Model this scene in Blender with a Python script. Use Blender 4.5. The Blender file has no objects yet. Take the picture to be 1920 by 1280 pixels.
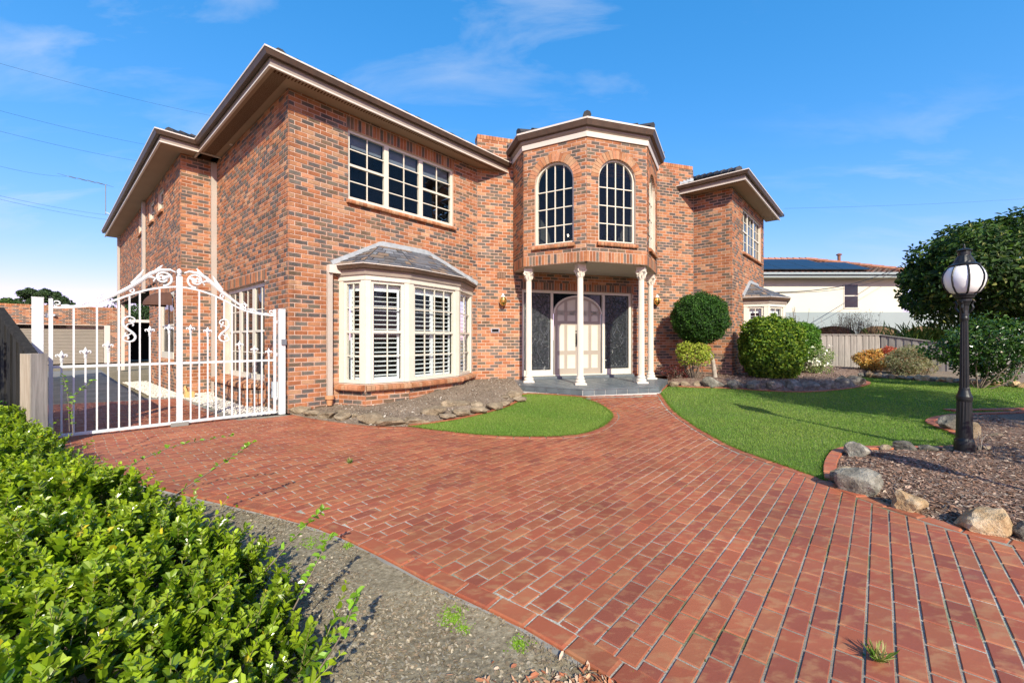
import bpy, math, random
import numpy as np
from mathutils import Vector, Matrix, noise as mnoise
from mathutils.geometry import delaunay_2d_cdt

SC = bpy.context.scene
COL = SC.collection
PI = math.pi
# ------------------------------------------------------------------ camera
FPX, CX, HY, CAMZ = 777.0, 960.0, 637.0, 1.37        # focal length (photo pixels), centre, horizon row, eye height
cam_d = bpy.data.cameras.new('camera')
cam_d.sensor_width = 36.0
cam_d.lens = FPX / 1920.0 * 36.0
cam_d.shift_y = -3.0 / 1920.0
cam_d.clip_start = 0.05
cam_d.clip_end = 3000.0
cam = bpy.data.objects.new('camera', cam_d)
COL.objects.link(cam)
cam.location = (0, 0, CAMZ)
cam.rotation_euler = (math.radians(90), 0, 0)
SC.camera = cam
# ------------------------------------------------------------------ light
SUN_AZ = math.atan2(0.215, -0.976)                   # bearing of the sun, clockwise from +Y
SUN_EL = math.radians(33.0)
world = bpy.data.worlds.new('World')
SC.world = world
world.use_nodes = True
wn, wl = world.node_tree.nodes, world.node_tree.links
wn.clear()
wo = wn.new('ShaderNodeOutputWorld')
wb = wn.new('ShaderNodeBackground')
wb.inputs['Strength'].default_value = 0.082
sky = wn.new('ShaderNodeTexSky')
sky.sky_type = 'NISHITA'
sky.sun_disc = False
sky.sun_elevation = SUN_EL
sky.sun_rotation = SUN_AZ
sky.altitude = 50
sky.air_density = 1.0
sky.dust_density = 0.6
sky.ozone_density = 2.0
hs = wn.new('ShaderNodeHueSaturation')
hs.inputs['Saturation'].default_value = 1.30
hs.inputs['Value'].default_value = 1.25
wl.new(sky.outputs[0], hs.inputs['Color'])
gn = wn.new('ShaderNodeMixRGB'); gn.blend_type = 'MULTIPLY'; gn.inputs[0].default_value = 1.0; gn.inputs[2].default_value = (1.50, 1.28, 1.52, 1)
wl.new(hs.outputs[0], gn.inputs[1])
# thin high cloud wisps
tc = wn.new('ShaderNodeTexCoord')
sep = wn.new('ShaderNodeSeparateXYZ'); wl.new(tc.outputs['Generated'], sep.inputs[0])
def wmath(op, a, b=None):
    n = wn.new('ShaderNodeMath'); n.operation = op
    for i, v in enumerate((a, b)):
        if v is None: continue
        if isinstance(v, (int, float)): n.inputs[i].default_value = v
        else: wl.new(v, n.inputs[i])
    return n.outputs[0]
zz = wmath('ADD', wmath('MAXIMUM', sep.outputs[2], 0.0), 0.22)
cmb = wn.new('ShaderNodeCombineXYZ')
wl.new(wmath('DIVIDE', sep.outputs[0], zz), cmb.inputs[0]); wl.new(wmath('DIVIDE', sep.outputs[1], zz), cmb.inputs[1])
mp = wn.new('ShaderNodeMapping'); mp.inputs['Scale'].default_value = (0.7, 1.9, 1); mp.inputs['Rotation'].default_value = (0, 0, 0.25)
mp.inputs['Location'].default_value = (3.3, 0.4, 0)
wl.new(cmb.outputs[0], mp.inputs[0])
n1 = wn.new('ShaderNodeTexNoise'); n1.inputs['Scale'].default_value = 2.7; n1.inputs['Detail'].default_value = 9; n1.inputs['Roughness'].default_value = 0.58
n1.inputs['Distortion'].default_value = 0.4
wl.new(mp.outputs[0], n1.inputs['Vector'])
n2 = wn.new('ShaderNodeTexNoise'); n2.inputs['Scale'].default_value = 0.8; n2.inputs['Detail'].default_value = 3
wl.new(mp.outputs[0], n2.inputs['Vector'])
r1 = wn.new('ShaderNodeValToRGB'); r1.color_ramp.elements[0].position = 0.50; r1.color_ramp.elements[1].position = 0.78
wl.new(n1.outputs['Fac'], r1.inputs[0])
r2 = wn.new('ShaderNodeValToRGB'); r2.color_ramp.elements[0].position = 0.40; r2.color_ramp.elements[1].position = 0.62
wl.new(n2.outputs['Fac'], r2.inputs[0])
cf = wmath('MULTIPLY', wmath('MULTIPLY', r1.outputs[0], r2.outputs[0]), 0.5)
mxc = wn.new('ShaderNodeMixRGB'); mxc.inputs[2].default_value = (7.6, 8.2, 9.0, 1)
wl.new(cf, mxc.inputs[0]); sc_ = wn.new('ShaderNodeSeparateColor'); wl.new(gn.outputs[0], sc_.inputs[0])
cc_ = wn.new('ShaderNodeCombineColor')
KS = 0.1097
for i_, (g_, k_) in enumerate(((1.08, 1.10), (0.61, 0.90), (0.60, 1.18))):
    wl.new(wmath('MULTIPLY', wmath('POWER', wmath('MULTIPLY', sc_.outputs[i_], KS), g_), k_ / KS), cc_.inputs[i_])
wl.new(cc_.outputs[0], mxc.inputs[1])
wl.new(mxc.outputs[0], wb.inputs['Color'])
wl.new(wb.outputs[0], wo.inputs[0])
sun_d = bpy.data.lights.new('sun', 'SUN')
sun_d.energy = 5.0
sun_d.angle = math.radians(0.5)
sun_d.color = (1.0, 0.965, 0.80)
sun = bpy.data.objects.new('sun', sun_d)
COL.objects.link(sun)
sdir = Vector((math.sin(SUN_AZ) * math.cos(SUN_EL), math.cos(SUN_AZ) * math.cos(SUN_EL), math.sin(SUN_EL)))
sun.rotation_euler = sdir.to_track_quat('Z', 'Y').to_euler()
sun.location = sdir * 60
SC.view_settings.view_transform = 'Standard'
SC.view_settings.look = 'None'
SC.view_settings.exposure = 0.42
SC.view_settings.gamma = 1.0
SC.view_settings.use_curve_mapping = False
SC.cycles.diffuse_bounces = 2

random.seed(7)
RNG = np.random.default_rng(11)
# ------------------------------------------------------------------ helpers
def sstep(t):
    t = np.clip(t, 0, 1)
    return t * t * (3 - 2 * t)
def G(x, y):
    """height of the ground: level near the camera, 10 cm up at the entrance"""
    return 0.10 * sstep((np.asarray(y, float) - 7.2) / 2.6) * sstep((np.asarray(x, float) + 4.0) / 3.0)
def gp(px, py, dz=0.0):
    """ground point seen at a photo pixel"""
    z = dz
    for _ in range(25):
        Y = (CAMZ - z) * FPX / (py - HY)
        X = (px - CX) / FPX * Y
        z = float(G(X, Y)) + dz
    return (X, Y)
def gl(pts): return [gp(*p) for p in pts]
def xz(px, py, Y):
    return ((px - CX) / FPX * Y, CAMZ + (HY - py) / FPX * Y)

def tag(o, label=None, cat=None, group=None, kind=None):
    if label: o['label'] = label
    if cat: o['category'] = cat
    if group: o['group'] = group
    if kind: o['kind'] = kind
    return o
def empty(name, loc, label, cat, group=None):
    o = bpy.data.objects.new(name, None)
    o.empty_display_size = 0.2
    COL.objects.link(o)
    o.location = loc
    return tag(o, label, cat, group)
def wloc(o):
    l = Vector((0, 0, 0))
    while o is not None:
        l += o.location; o = o.parent
    return l
def link(name, me, parent=None, loc=(0, 0, 0), rz=0.0):
    o = bpy.data.objects.new(name, me)
    COL.objects.link(o)
    if parent is not None: o.parent = parent
    o.location = loc
    if rz: o.rotation_euler = (0, 0, rz)
    return o

class MB:
    """collects geometry in world coordinates; build() links it as one mesh object"""
    def __init__(s):
        s.V = []; s.F = []; s.n = 0; s.C = []; s.B = []; s.col = False; s.buv = False
    def add(s, V, F, col=None, buv=None):
        V = np.asarray(V, np.float64).reshape(-1, 3)
        for f in (F if isinstance(F, list) else [F]):
            f = np.asarray(f, np.int64)
            s.F.append(f + s.n)
        s.V.append(V); s.n += len(V)
        if col is not None:
            s.col = True
            c = np.asarray(col, float)
            if c.ndim == 1: c = np.tile(c, (len(V), 1))
            s.C.append(c)
        else: s.C.append(np.ones((len(V), 3)))
        if buv is not None:
            s.buv = True; s.B.append(np.asarray(buv, float))
        else: s.B.append(np.zeros((len(V), 3)))
        return s
    def box(s, c, half, ax=None, col=None):
        """c centre, half extents, ax = 3 axis vectors"""
        ax = np.eye(3) if ax is None else np.asarray(ax, float)
        h = np.asarray(half, float)
        sg = np.array([[-1,-1,-1],[1,-1,-1],[1,1,-1],[-1,1,-1],[-1,-1,1],[1,-1,1],[1,1,1],[-1,1,1]], float)
        V = np.asarray(c, float) + (sg * h) @ ax
        return s.add(V, [[0,3,2,1],[4,5,6,7],[0,1,5,4],[1,2,6,5],[2,3,7,6],[3,0,4,7]], col)
    def bar(s, a, b, w, h=None, up=(0, 0, 1), col=None):
        a = np.asarray(a, float); b = np.asarray(b, float)
        d = b - a; L = np.linalg.norm(d); d = d / L
        u = np.asarray(up, float)
        if abs(d @ u) > 0.98: u = np.array([1.0, 0, 0])
        sde = np.cross(d, u); sde /= np.linalg.norm(sde)
        u2 = np.cross(sde, d)
        return s.box((a + b) / 2, (L / 2, w / 2, (h or w) / 2), [d, sde, u2], col)
    def tube(s, pts, r, n=8, caps=True, col=None):
        pts = np.asarray(pts, float); m = len(pts)
        r = np.full(m, r, float) if np.isscalar(r) else np.asarray(r, float)
        T = np.gradient(pts, axis=0); T /= np.linalg.norm(T, axis=1)[:, None] + 1e-12
        ref = np.array([0, 0, 1.0])
        if abs(T[0] @ ref) > 0.9: ref = np.array([1.0, 0, 0])
        V = []
        U = np.cross(T[0], ref); U /= np.linalg.norm(U)
        a = np.arange(n) / n * 2 * PI
        for i in range(m):
            U = U - T[i] * (U @ T[i]); U /= np.linalg.norm(U) + 1e-12
            W = np.cross(T[i], U)
            V.append(pts[i] + r[i] * (np.cos(a)[:, None] * U + np.sin(a)[:, None] * W))
        V = np.vstack(V)
        i = np.arange(m - 1)[:, None] * n; j = np.arange(n)[None]; k = (j + 1) % n
        F = np.stack([i + j, i + k, i + n + k, i + n + j], -1).reshape(-1, 4)
        Fs = [F]
        if caps: Fs += [np.arange(n)[::-1][None], (np.arange(n) + (m - 1) * n)[None]]
        return s.add(V, Fs, col)
    def lathe(s, c, prof, n=20, col=None, flute=None, ang0=0.0):
        """prof list of (r, z); c base point"""
        a = ang0 + np.arange(n) / n * 2 * PI
        V = []
        for i, (r, z) in enumerate(prof):
            rr = np.full(n, r)
            if flute and flute[0] <= i <= flute[1]: rr[::2] *= (1 - flute[2])
            V.append(np.stack([c[0] + rr * np.cos(a), c[1] + rr * np.sin(a), np.full(n, c[2] + z)], 1))
        m = len(prof)
        i = np.arange(m - 1)[:, None] * n; j = np.arange(n)[None]; k = (j + 1) % n
        F = np.stack([i + j, i + k, i + n + k, i + n + j], -1).reshape(-1, 4)
        return s.add(np.vstack(V), [F, np.arange(n)[::-1][None], (np.arange(n) + (m - 1) * n)[None]], col)
    def prism(s, poly, z0, z1, col=None):
        """poly list of (x,y) ccw; z0/z1 number or list"""
        n = len(poly)
        z0 = np.full(n, z0, float) if np.isscalar(z0) else np.asarray(z0)
        z1 = np.full(n, z1, float) if np.isscalar(z1) else np.asarray(z1)
        P = np.asarray(poly, float)
        V = np.vstack([np.c_[P, z0], np.c_[P, z1]])
        j = np.arange(n); k = (j + 1) % n
        return s.add(V, [np.stack([j, k, n + k, n + j], 1), np.arange(n)[::-1][None], (np.arange(n) + n)[None]], col)
    def mesh(s, name, mat, off=(0, 0, 0), smooth=False):
        V = np.vstack(s.V) - np.asarray(off, float)
        lt = np.concatenate([np.full(len(f), f.shape[1]) for f in s.F2()])
        li = np.concatenate([f.ravel() for f in s.F2()])
        me = bpy.data.meshes.new(name)
        me.vertices.add(len(V)); me.vertices.foreach_set('co', V.astype(np.float32).ravel())
        me.loops.add(len(li)); me.loops.foreach_set('vertex_index', li.astype(np.int32))
        me.polygons.add(len(lt))
        ls = np.zeros(len(lt), np.int32); ls[1:] = np.cumsum(lt)[:-1]
        me.polygons.foreach_set('loop_start', ls)
        me.polygons.foreach_set('use_smooth', np.full(len(lt), bool(smooth)))
        me.update(calc_edges=True)
        me.validate()
        me.update()
        if s.buv and len(me.vertices) == len(V):
            a = me.attributes.new('buv', 'FLOAT_VECTOR', 'POINT')
            a.data.foreach_set('vector', np.vstack(s.B).astype(np.float32).ravel())
        a = me.attributes.new('Col', 'FLOAT_COLOR', 'POINT')
        C = np.vstack(s.C) if s.col else np.ones((len(V), 3))
        a.data.foreach_set('color', np.c_[C, np.ones(len(C))].astype(np.float32).ravel())
        if mat is not None: me.materials.append(mat)
        return me
    def F2(s): return [f if f.ndim == 2 else f[None] for f in s.F]
    def build(s, name, mat, parent=None, smooth=False, base=None, **kw):
        """world-space geometry; a part's origin is its parent's origin, a thing's origin is base"""
        off = wloc(parent) if parent is not None else Vector(base if base is not None else (0, 0, 0))
        me = s.mesh(name, mat, off, smooth)
        o = link(name, me, parent, (0, 0, 0) if parent is not None else off)
        return tag(o, **kw)

# ------------------------------------------------------------------ materials
MATS = {}
class NT:
    def __init__(s, name):
        s.m = bpy.data.materials.new(name); s.m.use_nodes = True
        s.t = s.m.node_tree; s.n = s.t.nodes; s.l = s.t.links
        s.b = s.n['Principled BSDF']
        MATS[name] = s.m
    def node(s, t, **kw):
        n = s.n.new(t)
        for k, v in kw.items(): setattr(n, k, v)
        return n
    def put(s, sock, v):
        if isinstance(v, bpy.types.NodeSocket): s.l.new(v, sock)
        elif isinstance(v, (tuple, list)) and len(v) == 3 and sock.type == 'RGBA': sock.default_value = (*v, 1)
        else: sock.default_value = v
    def coord(s, kind='Object'):
        return s.node('ShaderNodeTexCoord').outputs[kind]
    def geo(s): return s.node('ShaderNodeNewGeometry').outputs['Position']
    def mapping(s, vec, scale=(1, 1, 1), rot=(0, 0, 0)):
        n = s.node('ShaderNodeMapping'); s.put(n.inputs[0], vec)
        n.inputs['Scale'].default_value = scale; n.inputs['Rotation'].default_value = rot
        return n.outputs[0]
    def noise(s, vec, scale, detail=4, rough=0.55, out='Fac'):
        n = s.node('ShaderNodeTexNoise'); s.put(n.inputs['Vector'], vec)
        n.inputs['Scale'].default_value = scale; n.inputs['Detail'].default_value = detail; n.inputs['Roughness'].default_value = rough
        return n.outputs[out]
    def ramp(s, fac, stops):
        n = s.node('ShaderNodeValToRGB'); s.put(n.inputs[0], fac)
        e = n.color_ramp.elements
        while len(e) < len(stops): e.new(0.5)
        for i, (p, c) in enumerate(stops):
            e[i].position = p
            e[i].color = (*(c if isinstance(c, (tuple, list)) else (c, c, c)), 1)
        return n.outputs[0]
    def mix(s, fac, a, b, mode='MIX'):
        n = s.node('ShaderNodeMixRGB', blend_type=mode)
        s.put(n.inputs[0], fac); s.put(n.inputs[1], a); s.put(n.inputs[2], b)
        return n.outputs[0]
    def math(s, op, a, b=0.0, clamp=False):
        n = s.node('ShaderNodeMath', operation=op, use_clamp=clamp)
        s.put(n.inputs[0], a); s.put(n.inputs[1], b)
        return n.outputs[0]
    def attr(s, name, out='Color'):
        n = s.node('ShaderNodeAttribute', attribute_name=name)
        return n.outputs[out]
    def bump(s, h, strength=0.3, dist=0.01):
        n = s.node('ShaderNodeBump'); s.put(n.inputs['Height'], h)
        n.inputs['Strength'].default_value = strength; n.inputs['Distance'].default_value = dist
        s.l.new(n.outputs[0], s.b.inputs['Normal'])
    def fin(s, col, rough=0.6, spec=0.5, metal=0.0):
        s.put(s.b.inputs['Base Color'], col); s.put(s.b.inputs['Roughness'], rough)
        s.put(s.b.inputs['Specular IOR Level'], spec); s.put(s.b.inputs['Metallic'], metal)
        return s.m

def m_plain(name, col, rough=0.5, spec=0.4, metal=0.0, var=0.12, scale=3.0, bump=0.0, dirt=None):
    t = NT(name); g = t.geo()
    n = t.noise(g, scale, 5)
    c = t.mix(1.0, col, t.ramp(n, [(0.3, 1 - var), (0.7, 1 + var * 0.3)]), 'MULTIPLY')
    if dirt:
        d = t.noise(g, scale * 3.1, 6, 0.7)
        c = t.mix(t.ramp(d, [(0.55, 0.0), (0.75, dirt[1])]), c, dirt[0])
    if bump: t.bump(t.noise(g, 60, 4), bump, 0.004)
    return t.fin(c, rough, spec, metal)

def m_brick():
    t = NT('clinker_brick'); g = t.geo()
    oi = t.node('ShaderNodeObjectInfo').outputs['Color']
    base = t.mix(1.0, t.attr('Col'), oi, 'MULTIPLY')
    uv = t.node('ShaderNodeSeparateXYZ'); t.put(uv.inputs[0], t.attr('buv', 'Vector'))
    au = t.math('ABSOLUTE', uv.outputs[0]); av = t.math('ABSOLUTE', uv.outputs[1])
    ed = t.math('MAXIMUM', t.math('POWER', au, 3.0), t.math('POWER', av, 2.0))
    nz = t.noise(g, 22, 5, 0.6)
    ed = t.math('ADD', ed, t.math('MULTIPLY', t.math('SUBTRACT', nz, 0.5), 1.3))
    rim = t.ramp(ed, [(0.35, 0.0), (0.95, 0.55)])
    # dark fired bricks keep an orange rim
    c = t.mix(rim, base, (0.50, 0.185, 0.09))
    blot = t.noise(g, 9, 4, 0.6)
    c = t.mix(1.0, c, t.ramp(blot, [(0.3, 0.80), (0.7, 1.12)]), 'MULTIPLY')
    sp = t.noise(g, 160, 3, 0.7)
    c = t.mix(1.0, c, t.ramp(sp, [(0.35, 0.82), (0.6, 1.05)]), 'MULTIPLY')
    c = t.mix(1.0, c, t.ramp(t.noise(g, 0.55, 4, 0.6), [(0.3, 0.80), (0.7, 1.10)]), 'MULTIPLY')
    c = t.mix(1.0, c, t.ramp(t.noise(t.mapping(g, (3.2, 3.2, 0.35)), 1.5, 5, 0.65), [(0.28, 0.72), (0.5, 1.0)]), 'MULTIPLY')
    t.bump(t.noise(g, 110, 4, 0.65), 0.35, 0.003)
    return t.fin(c, 0.85, 0.25)
def m_mortar():
    t = NT('mortar'); g = t.geo()
    n = t.noise(g, 2.2, 5, 0.6)
    c = t.ramp(n, [(0.3, (0.50, 0.38, 0.30)), (0.7, (0.62, 0.50, 0.41))])
    t.bump(t.noise(g, 140, 3), 0.4, 0.003)
    return t.fin(c, 0.95, 0.1)
def m_paver():
    t = NT('clay_paver'); g = t.geo()
    oi = t.node('ShaderNodeObjectInfo').outputs['Color']
    base = t.mix(1.0, t.attr('Col'), oi, 'MULTIPLY')
    n = t.noise(t.mapping(g, (1, 2.0, 1), (0, 0, -0.845)), 8.5, 4, 0.55)
    c = t.mix(t.ramp(n, [(0.50, 0.0), (0.64, 0.62)]), base, (0.40, 0.19, 0.085))
    n2 = t.noise(g, 4.3, 4, 0.6)
    c = t.mix(t.ramp(n2, [(0.60, 0.0), (0.78, 0.45)]), c, (0.13, 0.05, 0.045))
    v = t.noise(g, 1.1, 3)
    c = t.mix(1.0, c, t.ramp(v, [(0.3, 0.78), (0.7, 1.14)]), 'MULTIPLY')
    sp = t.noise(g, 130, 3, 0.7)
    c = t.mix(t.ramp(sp, [(0.66, 0.0), (0.78, 0.35)]), c, (0.55, 0.42, 0.34))
    t.bump(t.math('ADD', t.noise(g, 70, 4), t.math('MULTIPLY', n, 2.0)), 0.18, 0.004)
    return t.fin(c, t.ramp(t.noise(g, 6, 3), [(0.3, 0.52), (0.7, 0.72)]), 0.4)
def m_joint():
    t = NT('joint_sand'); g = t.geo()
    a = t.noise(g, 1.6, 4, 0.6)
    c = t.ramp(t.noise(g, 90, 3, 0.7), [(0.3, (0.26, 0.23, 0.18)), (0.5, (0.46, 0.43, 0.35)), (0.72, (0.68, 0.65, 0.58))])
    c = t.mix(t.ramp(t.noise(g, 0.8, 3), [(0.42, 0.75), (0.6, 0.0)]), c, (0.20, 0.15, 0.11))
    c = t.mix(t.ramp(a, [(0.52, 0.0), (0.64, 0.75)]), c, (0.10, 0.12, 0.03))
    t.bump(t.noise(g, 160, 3), 0.7, 0.006)
    return t.fin(c, 0.95, 0.1)
def m_soil(name, c0, c1, c2, sc=1.0, bump=0.6):
    t = NT(name); g = t.geo()
    n = t.noise(g, 38 * sc, 8, 0.7)
    c = t.ramp(n, [(0.3, c0), (0.5, c1), (0.68, c2)])
    c = t.mix(1.0, c, t.ramp(t.noise(g, 1.7, 4), [(0.3, 0.75), (0.7, 1.15)]), 'MULTIPLY')
    t.bump(n, bump, 0.02)
    return t.fin(c, 0.95, 0.1)
def m_foliage(name, tr=0.35, rough=0.38, spec=0.45):
    t = NT(name)
    c = t.attr('Col')
    geo = t.node('ShaderNodeNewGeometry')
    t.put(t.b.inputs['Base Color'], t.mix(t.math('MULTIPLY', geo.outputs['Backfacing'], 0.5), c, t.mix(1.0, c, (1.1, 1.15, 0.8), 'MULTIPLY')))
    t.b.inputs['Roughness'].default_value = rough
    t.b.inputs['Specular IOR Level'].default_value = spec
    if tr > 0:
        tl = t.node('ShaderNodeBsdfTranslucent')
        t.put(tl.inputs[0], t.mix(1.0, c, (1.5, 1.7, 0.5), 'MULTIPLY'))
        mx = t.node('ShaderNodeMixShader'); mx.inputs[0].default_value = tr
        t.l.new(t.b.outputs[0], mx.inputs[1]); t.l.new(tl.outputs[0], mx.inputs[2])
        t.l.new(mx.outputs[0], t.n['Material Output'].inputs[0])
    return t.m
def m_vcol(name, rough=0.9, spec=0.2, bump=0.3, nz=0.25, scale=30):
    t = NT(name); g = t.geo()
    oi = t.node('ShaderNodeObjectInfo').outputs['Color']
    c = t.mix(1.0, t.mix(1.0, t.attr('Col'), oi, 'MULTIPLY'), t.ramp(t.noise(g, scale, 6, 0.65), [(0.3, 1 - nz), (0.7, 1 + nz)]), 'MULTIPLY')
    t.bump(t.noise(g, scale * 2, 5, 0.65), bump, 0.008)
    return t.fin(c, rough, spec)
def m_rock(name, c0, c1, c2):
    t = NT(name); g = t.geo()
    oi = t.node('ShaderNodeObjectInfo').outputs['Color']
    n = t.noise(g, 7, 8, 0.7)
    c = t.ramp(n, [(0.3, c0), (0.5, c1), (0.7, c2)])
    v = t.node('ShaderNodeTexVoronoi'); t.put(v.inputs['Vector'], g); v.inputs['Scale'].default_value = 46
    pit = t.ramp(v.outputs['Distance'], [(0.12, 0.25), (0.3, 1.0)])
    c = t.mix(t.ramp(t.noise(g, 3, 3), [(0.4, 0), (0.6, 1)]), c, t.mix(1.0, c, pit, 'MULTIPLY'))
    c = t.mix(1.0, c, oi, 'MULTIPLY')
    t.bump(t.math('ADD', n, t.noise(g, 40, 5, 0.7)), 0.8, 0.03)
    return t.fin(c, 0.92, 0.2)
def m_wood(name, c0, c1, axis='z', rough=0.85):
    t = NT(name); g = t.geo()
    sc = (18, 18, 1.2) if axis == 'z' else (1.2, 18, 18)
    oi = t.node('ShaderNodeObjectInfo').outputs['Color']
    n = t.noise(t.mapping(g, sc), 1.6, 7, 0.65)
    c = t.ramp(n, [(0.3, c0), (0.7, c1)])
    c = t.mix(1.0, c, oi, 'MULTIPLY')
    t.bump(n, 0.4, 0.004)
    return t.fin(c, rough, 0.2)
def m_glass_dark(name='dark_window_glass'):
    t = NT(name); g = t.geo()
    n = t.noise(g, 0.9, 3)
    c = t.ramp(n, [(0.4, (0.008, 0.011, 0.015)), (0.7, (0.018, 0.024, 0.032))])
    t.bump(t.noise(g, 1.3, 2), 0.25, 0.05)
    t.fin(c, 0.04, 0.42)
    return t.m
def m_glass_clear():
    t = NT('clear_window_glass')
    t.n.remove(t.b)
    gl_ = t.node('ShaderNodeBsdfGlossy'); gl_.inputs['Roughness'].default_value = 0.01
    tr = t.node('ShaderNodeBsdfTransparent'); tr.inputs[0].default_value = (0.93, 0.95, 0.95, 1)
    fr = t.node('ShaderNodeFresnel'); fr.inputs[0].default_value = 1.5
    mx = t.node('ShaderNodeMixShader')
    bf = t.node('ShaderNodeNewGeometry').outputs['Backfacing']
    t.l.new(t.math('MULTIPLY', t.math('MULTIPLY', fr.outputs[0], 0.9, True), t.math('SUBTRACT', 1.0, bf), True), mx.inputs[0])
    t.l.new(tr.outputs[0], mx.inputs[1]); t.l.new(gl_.outputs[0], mx.inputs[2])
    t.l.new(mx.outputs[0], t.n['Material Output'].inputs[0])
    return t.m
def m_textured_glass():
    t = NT('patterned_dark_glass'); g = t.geo()
    v = t.node('ShaderNodeTexVoronoi', feature='DISTANCE_TO_EDGE'); t.put(v.inputs['Vector'], t.mapping(g, (1, 1, 0.6))); v.inputs['Scale'].default_value = 9
    n = t.noise(g, 24, 5, 0.7)
    h = t.math('ADD', n, t.math('MULTIPLY', t.ramp(v.outputs[0], [(0.0, 1.0), (0.08, 0.0)]), 0.8))
    t.bump(h, 0.75, 0.02)
    c = t.ramp(n, [(0.4, (0.010, 0.013, 0.014)), (0.7, (0.040, 0.048, 0.052))])
    return t.fin(c, 0.12, 0.6)

BRICK = m_brick(); MORTAR = m_mortar(); PAVER = m_paver(); JOINT = m_joint()
CREAM = m_plain('cream_window_paint', (0.66, 0.60, 0.49), 0.42, 0.4, var=0.06, scale=5)
TAUPE = m_plain('taupe_trim_paint', (0.33, 0.265, 0.215), 0.45, 0.4, var=0.14, scale=4, dirt=((0.30, 0.17, 0.09), 0.25))
TRIM = m_plain('pale_trim_paint', (0.66, 0.57, 0.49), 0.42, 0.4, var=0.06)
GUTTER = m_plain('brown_weathered_gutter', (0.08, 0.047, 0.029), 0.5, 0.4, var=0.3, scale=5, dirt=((0.16, 0.055, 0.02), 0.6))
SOFFIT = m_plain('soffit_board', (0.36, 0.255, 0.175), 0.7, 0.2, var=0.08, scale=1.5)
PIPE = m_plain('pale_downpipe_paint', (0.46, 0.395, 0.335), 0.5, 0.35, var=0.08)
SLOT = m_plain('dark_vent_slot', (0.10, 0.045, 0.022), 0.9, 0.1)
CEIL = m_plain('porch_ceiling_paint', (0.52, 0.45, 0.38), 0.7, 0.2, var=0.05)
WHITE = m_plain('white_gate_paint', (0.69, 0.69, 0.68), 0.38, 0.45, var=0.04, scale=6, dirt=((0.42, 0.33, 0.24), 0.35))
SHUT = m_plain('white_shutter_paint', (0.80, 0.81, 0.80), 0.4, 0.4, var=0.03)
COLUMN = m_plain('cream_column_paint', (0.68, 0.60, 0.50), 0.5, 0.35, var=0.05, bump=0.1)
DGLASS = m_glass_dark(); CGLASS = m_glass_clear(); TGLASS = m_textured_glass()
DARK = m_plain('dark_interior', (0.02, 0.019, 0.018), 0.9, 0.05)  # near-black colour stands in for the gloom of rooms, carport and recesses
DOORP = m_plain('taupe_door_paint', (0.36, 0.305, 0.245), 0.42, 0.4, var=0.05)
DOORC = m_plain('cream_door_moulding', (0.60, 0.56, 0.45), 0.42, 0.4, var=0.05)
BRASS = m_plain('polished_brass', (0.75, 0.52, 0.16), 0.22, 0.5, metal=1.0, var=0.25, scale=30)
BLACK = m_plain('black_cast_iron', (0.012, 0.013, 0.014), 0.42, 0.38, var=0.2, scale=12, bump=0.15, dirt=((0.05, 0.05, 0.05), 0.25))
OPAL = m_plain('opal_lamp_glass', (0.86, 0.84, 0.82), 0.18, 0.5, var=0.05)
SLATE = m_vcol('slate', 0.55, 0.45, 0.35, 0.25, 18)
LEAD = m_plain('lead_flashing', (0.40, 0.42, 0.43), 0.55, 0.4, var=0.25, scale=8)
TILE = m_vcol('dark_roof_tile', 0.8, 0.3, 0.3, 0.25, 14)
STONET = m_plain('blue_grey_porch_tile', (0.135, 0.155, 0.165), 0.45, 0.4, var=0.3, scale=3.5, bump=0.12)
GROUT = m_plain('pale_grout', (0.52, 0.50, 0.47), 0.9, 0.1)
TERRA = m_plain('terracotta', (0.56, 0.27, 0.13), 0.75, 0.25, var=0.2)
CONC = m_plain('old_concrete', (0.25, 0.235, 0.21), 0.9, 0.15, var=0.35, scale=2, bump=0.3)
SOIL = m_soil('dry_bed_soil', (0.12, 0.083, 0.055), (0.25, 0.185, 0.13), (0.39, 0.31, 0.23))
MULCH = m_soil('bark_mulch', (0.085, 0.05, 0.035), (0.20, 0.13, 0.095), (0.37, 0.27, 0.21))
DIRT = m_soil('grey_verge_dirt', (0.14, 0.11, 0.068), (0.26, 0.21, 0.135), (0.40, 0.335, 0.23), 0.8)
LAWN = m_soil('lawn_soil', (0.06, 0.09, 0.02), (0.11, 0.16, 0.04), (0.17, 0.22, 0.065), 1.6, 0.4)
CHIP = m_vcol('wood_chip', 0.9, 0.15, 0.2, 0.2, 40)
LEAF = m_foliage('leaf_glossy', 0.24, 0.24, 0.5)
LEAFM = m_foliage('leaf_matte', 0.26, 0.58, 0.3)
GRASS = m_foliage('grass_blade', 0.35, 0.55, 0.25)
BARK = m_plain('bark', (0.20, 0.155, 0.115), 0.9, 0.15, var=0.4, scale=20, bump=0.5)
PBARK = m_plain('pale_bark', (0.42, 0.36, 0.29), 0.85, 0.15, var=0.35, scale=18, bump=0.4)
PETAL = m_foliage('petal', 0.25, 0.6, 0.2)
ROCKG = m_rock('grey_basalt', (0.08, 0.074, 0.06), (0.21, 0.193, 0.157), (0.42, 0.385, 0.315))
ROCKB = m_rock('brown_basalt', (0.12, 0.088, 0.055), (0.27, 0.205, 0.135), (0.41, 0.325, 0.225))
ROCKT = m_rock('tan_honeycomb_rock', (0.22, 0.12, 0.055), (0.42, 0.29, 0.16), (0.56, 0.47, 0.34))
FENCEW = m_wood('weathered_paling', (0.19, 0.17, 0.15), (0.37, 0.34, 0.30))
DARKW = m_wood('shade_dark_paling', (0.012, 0.011, 0.010), (0.035, 0.032, 0.03))  # near-black tone stands in for the shade lying on the fence
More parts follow.
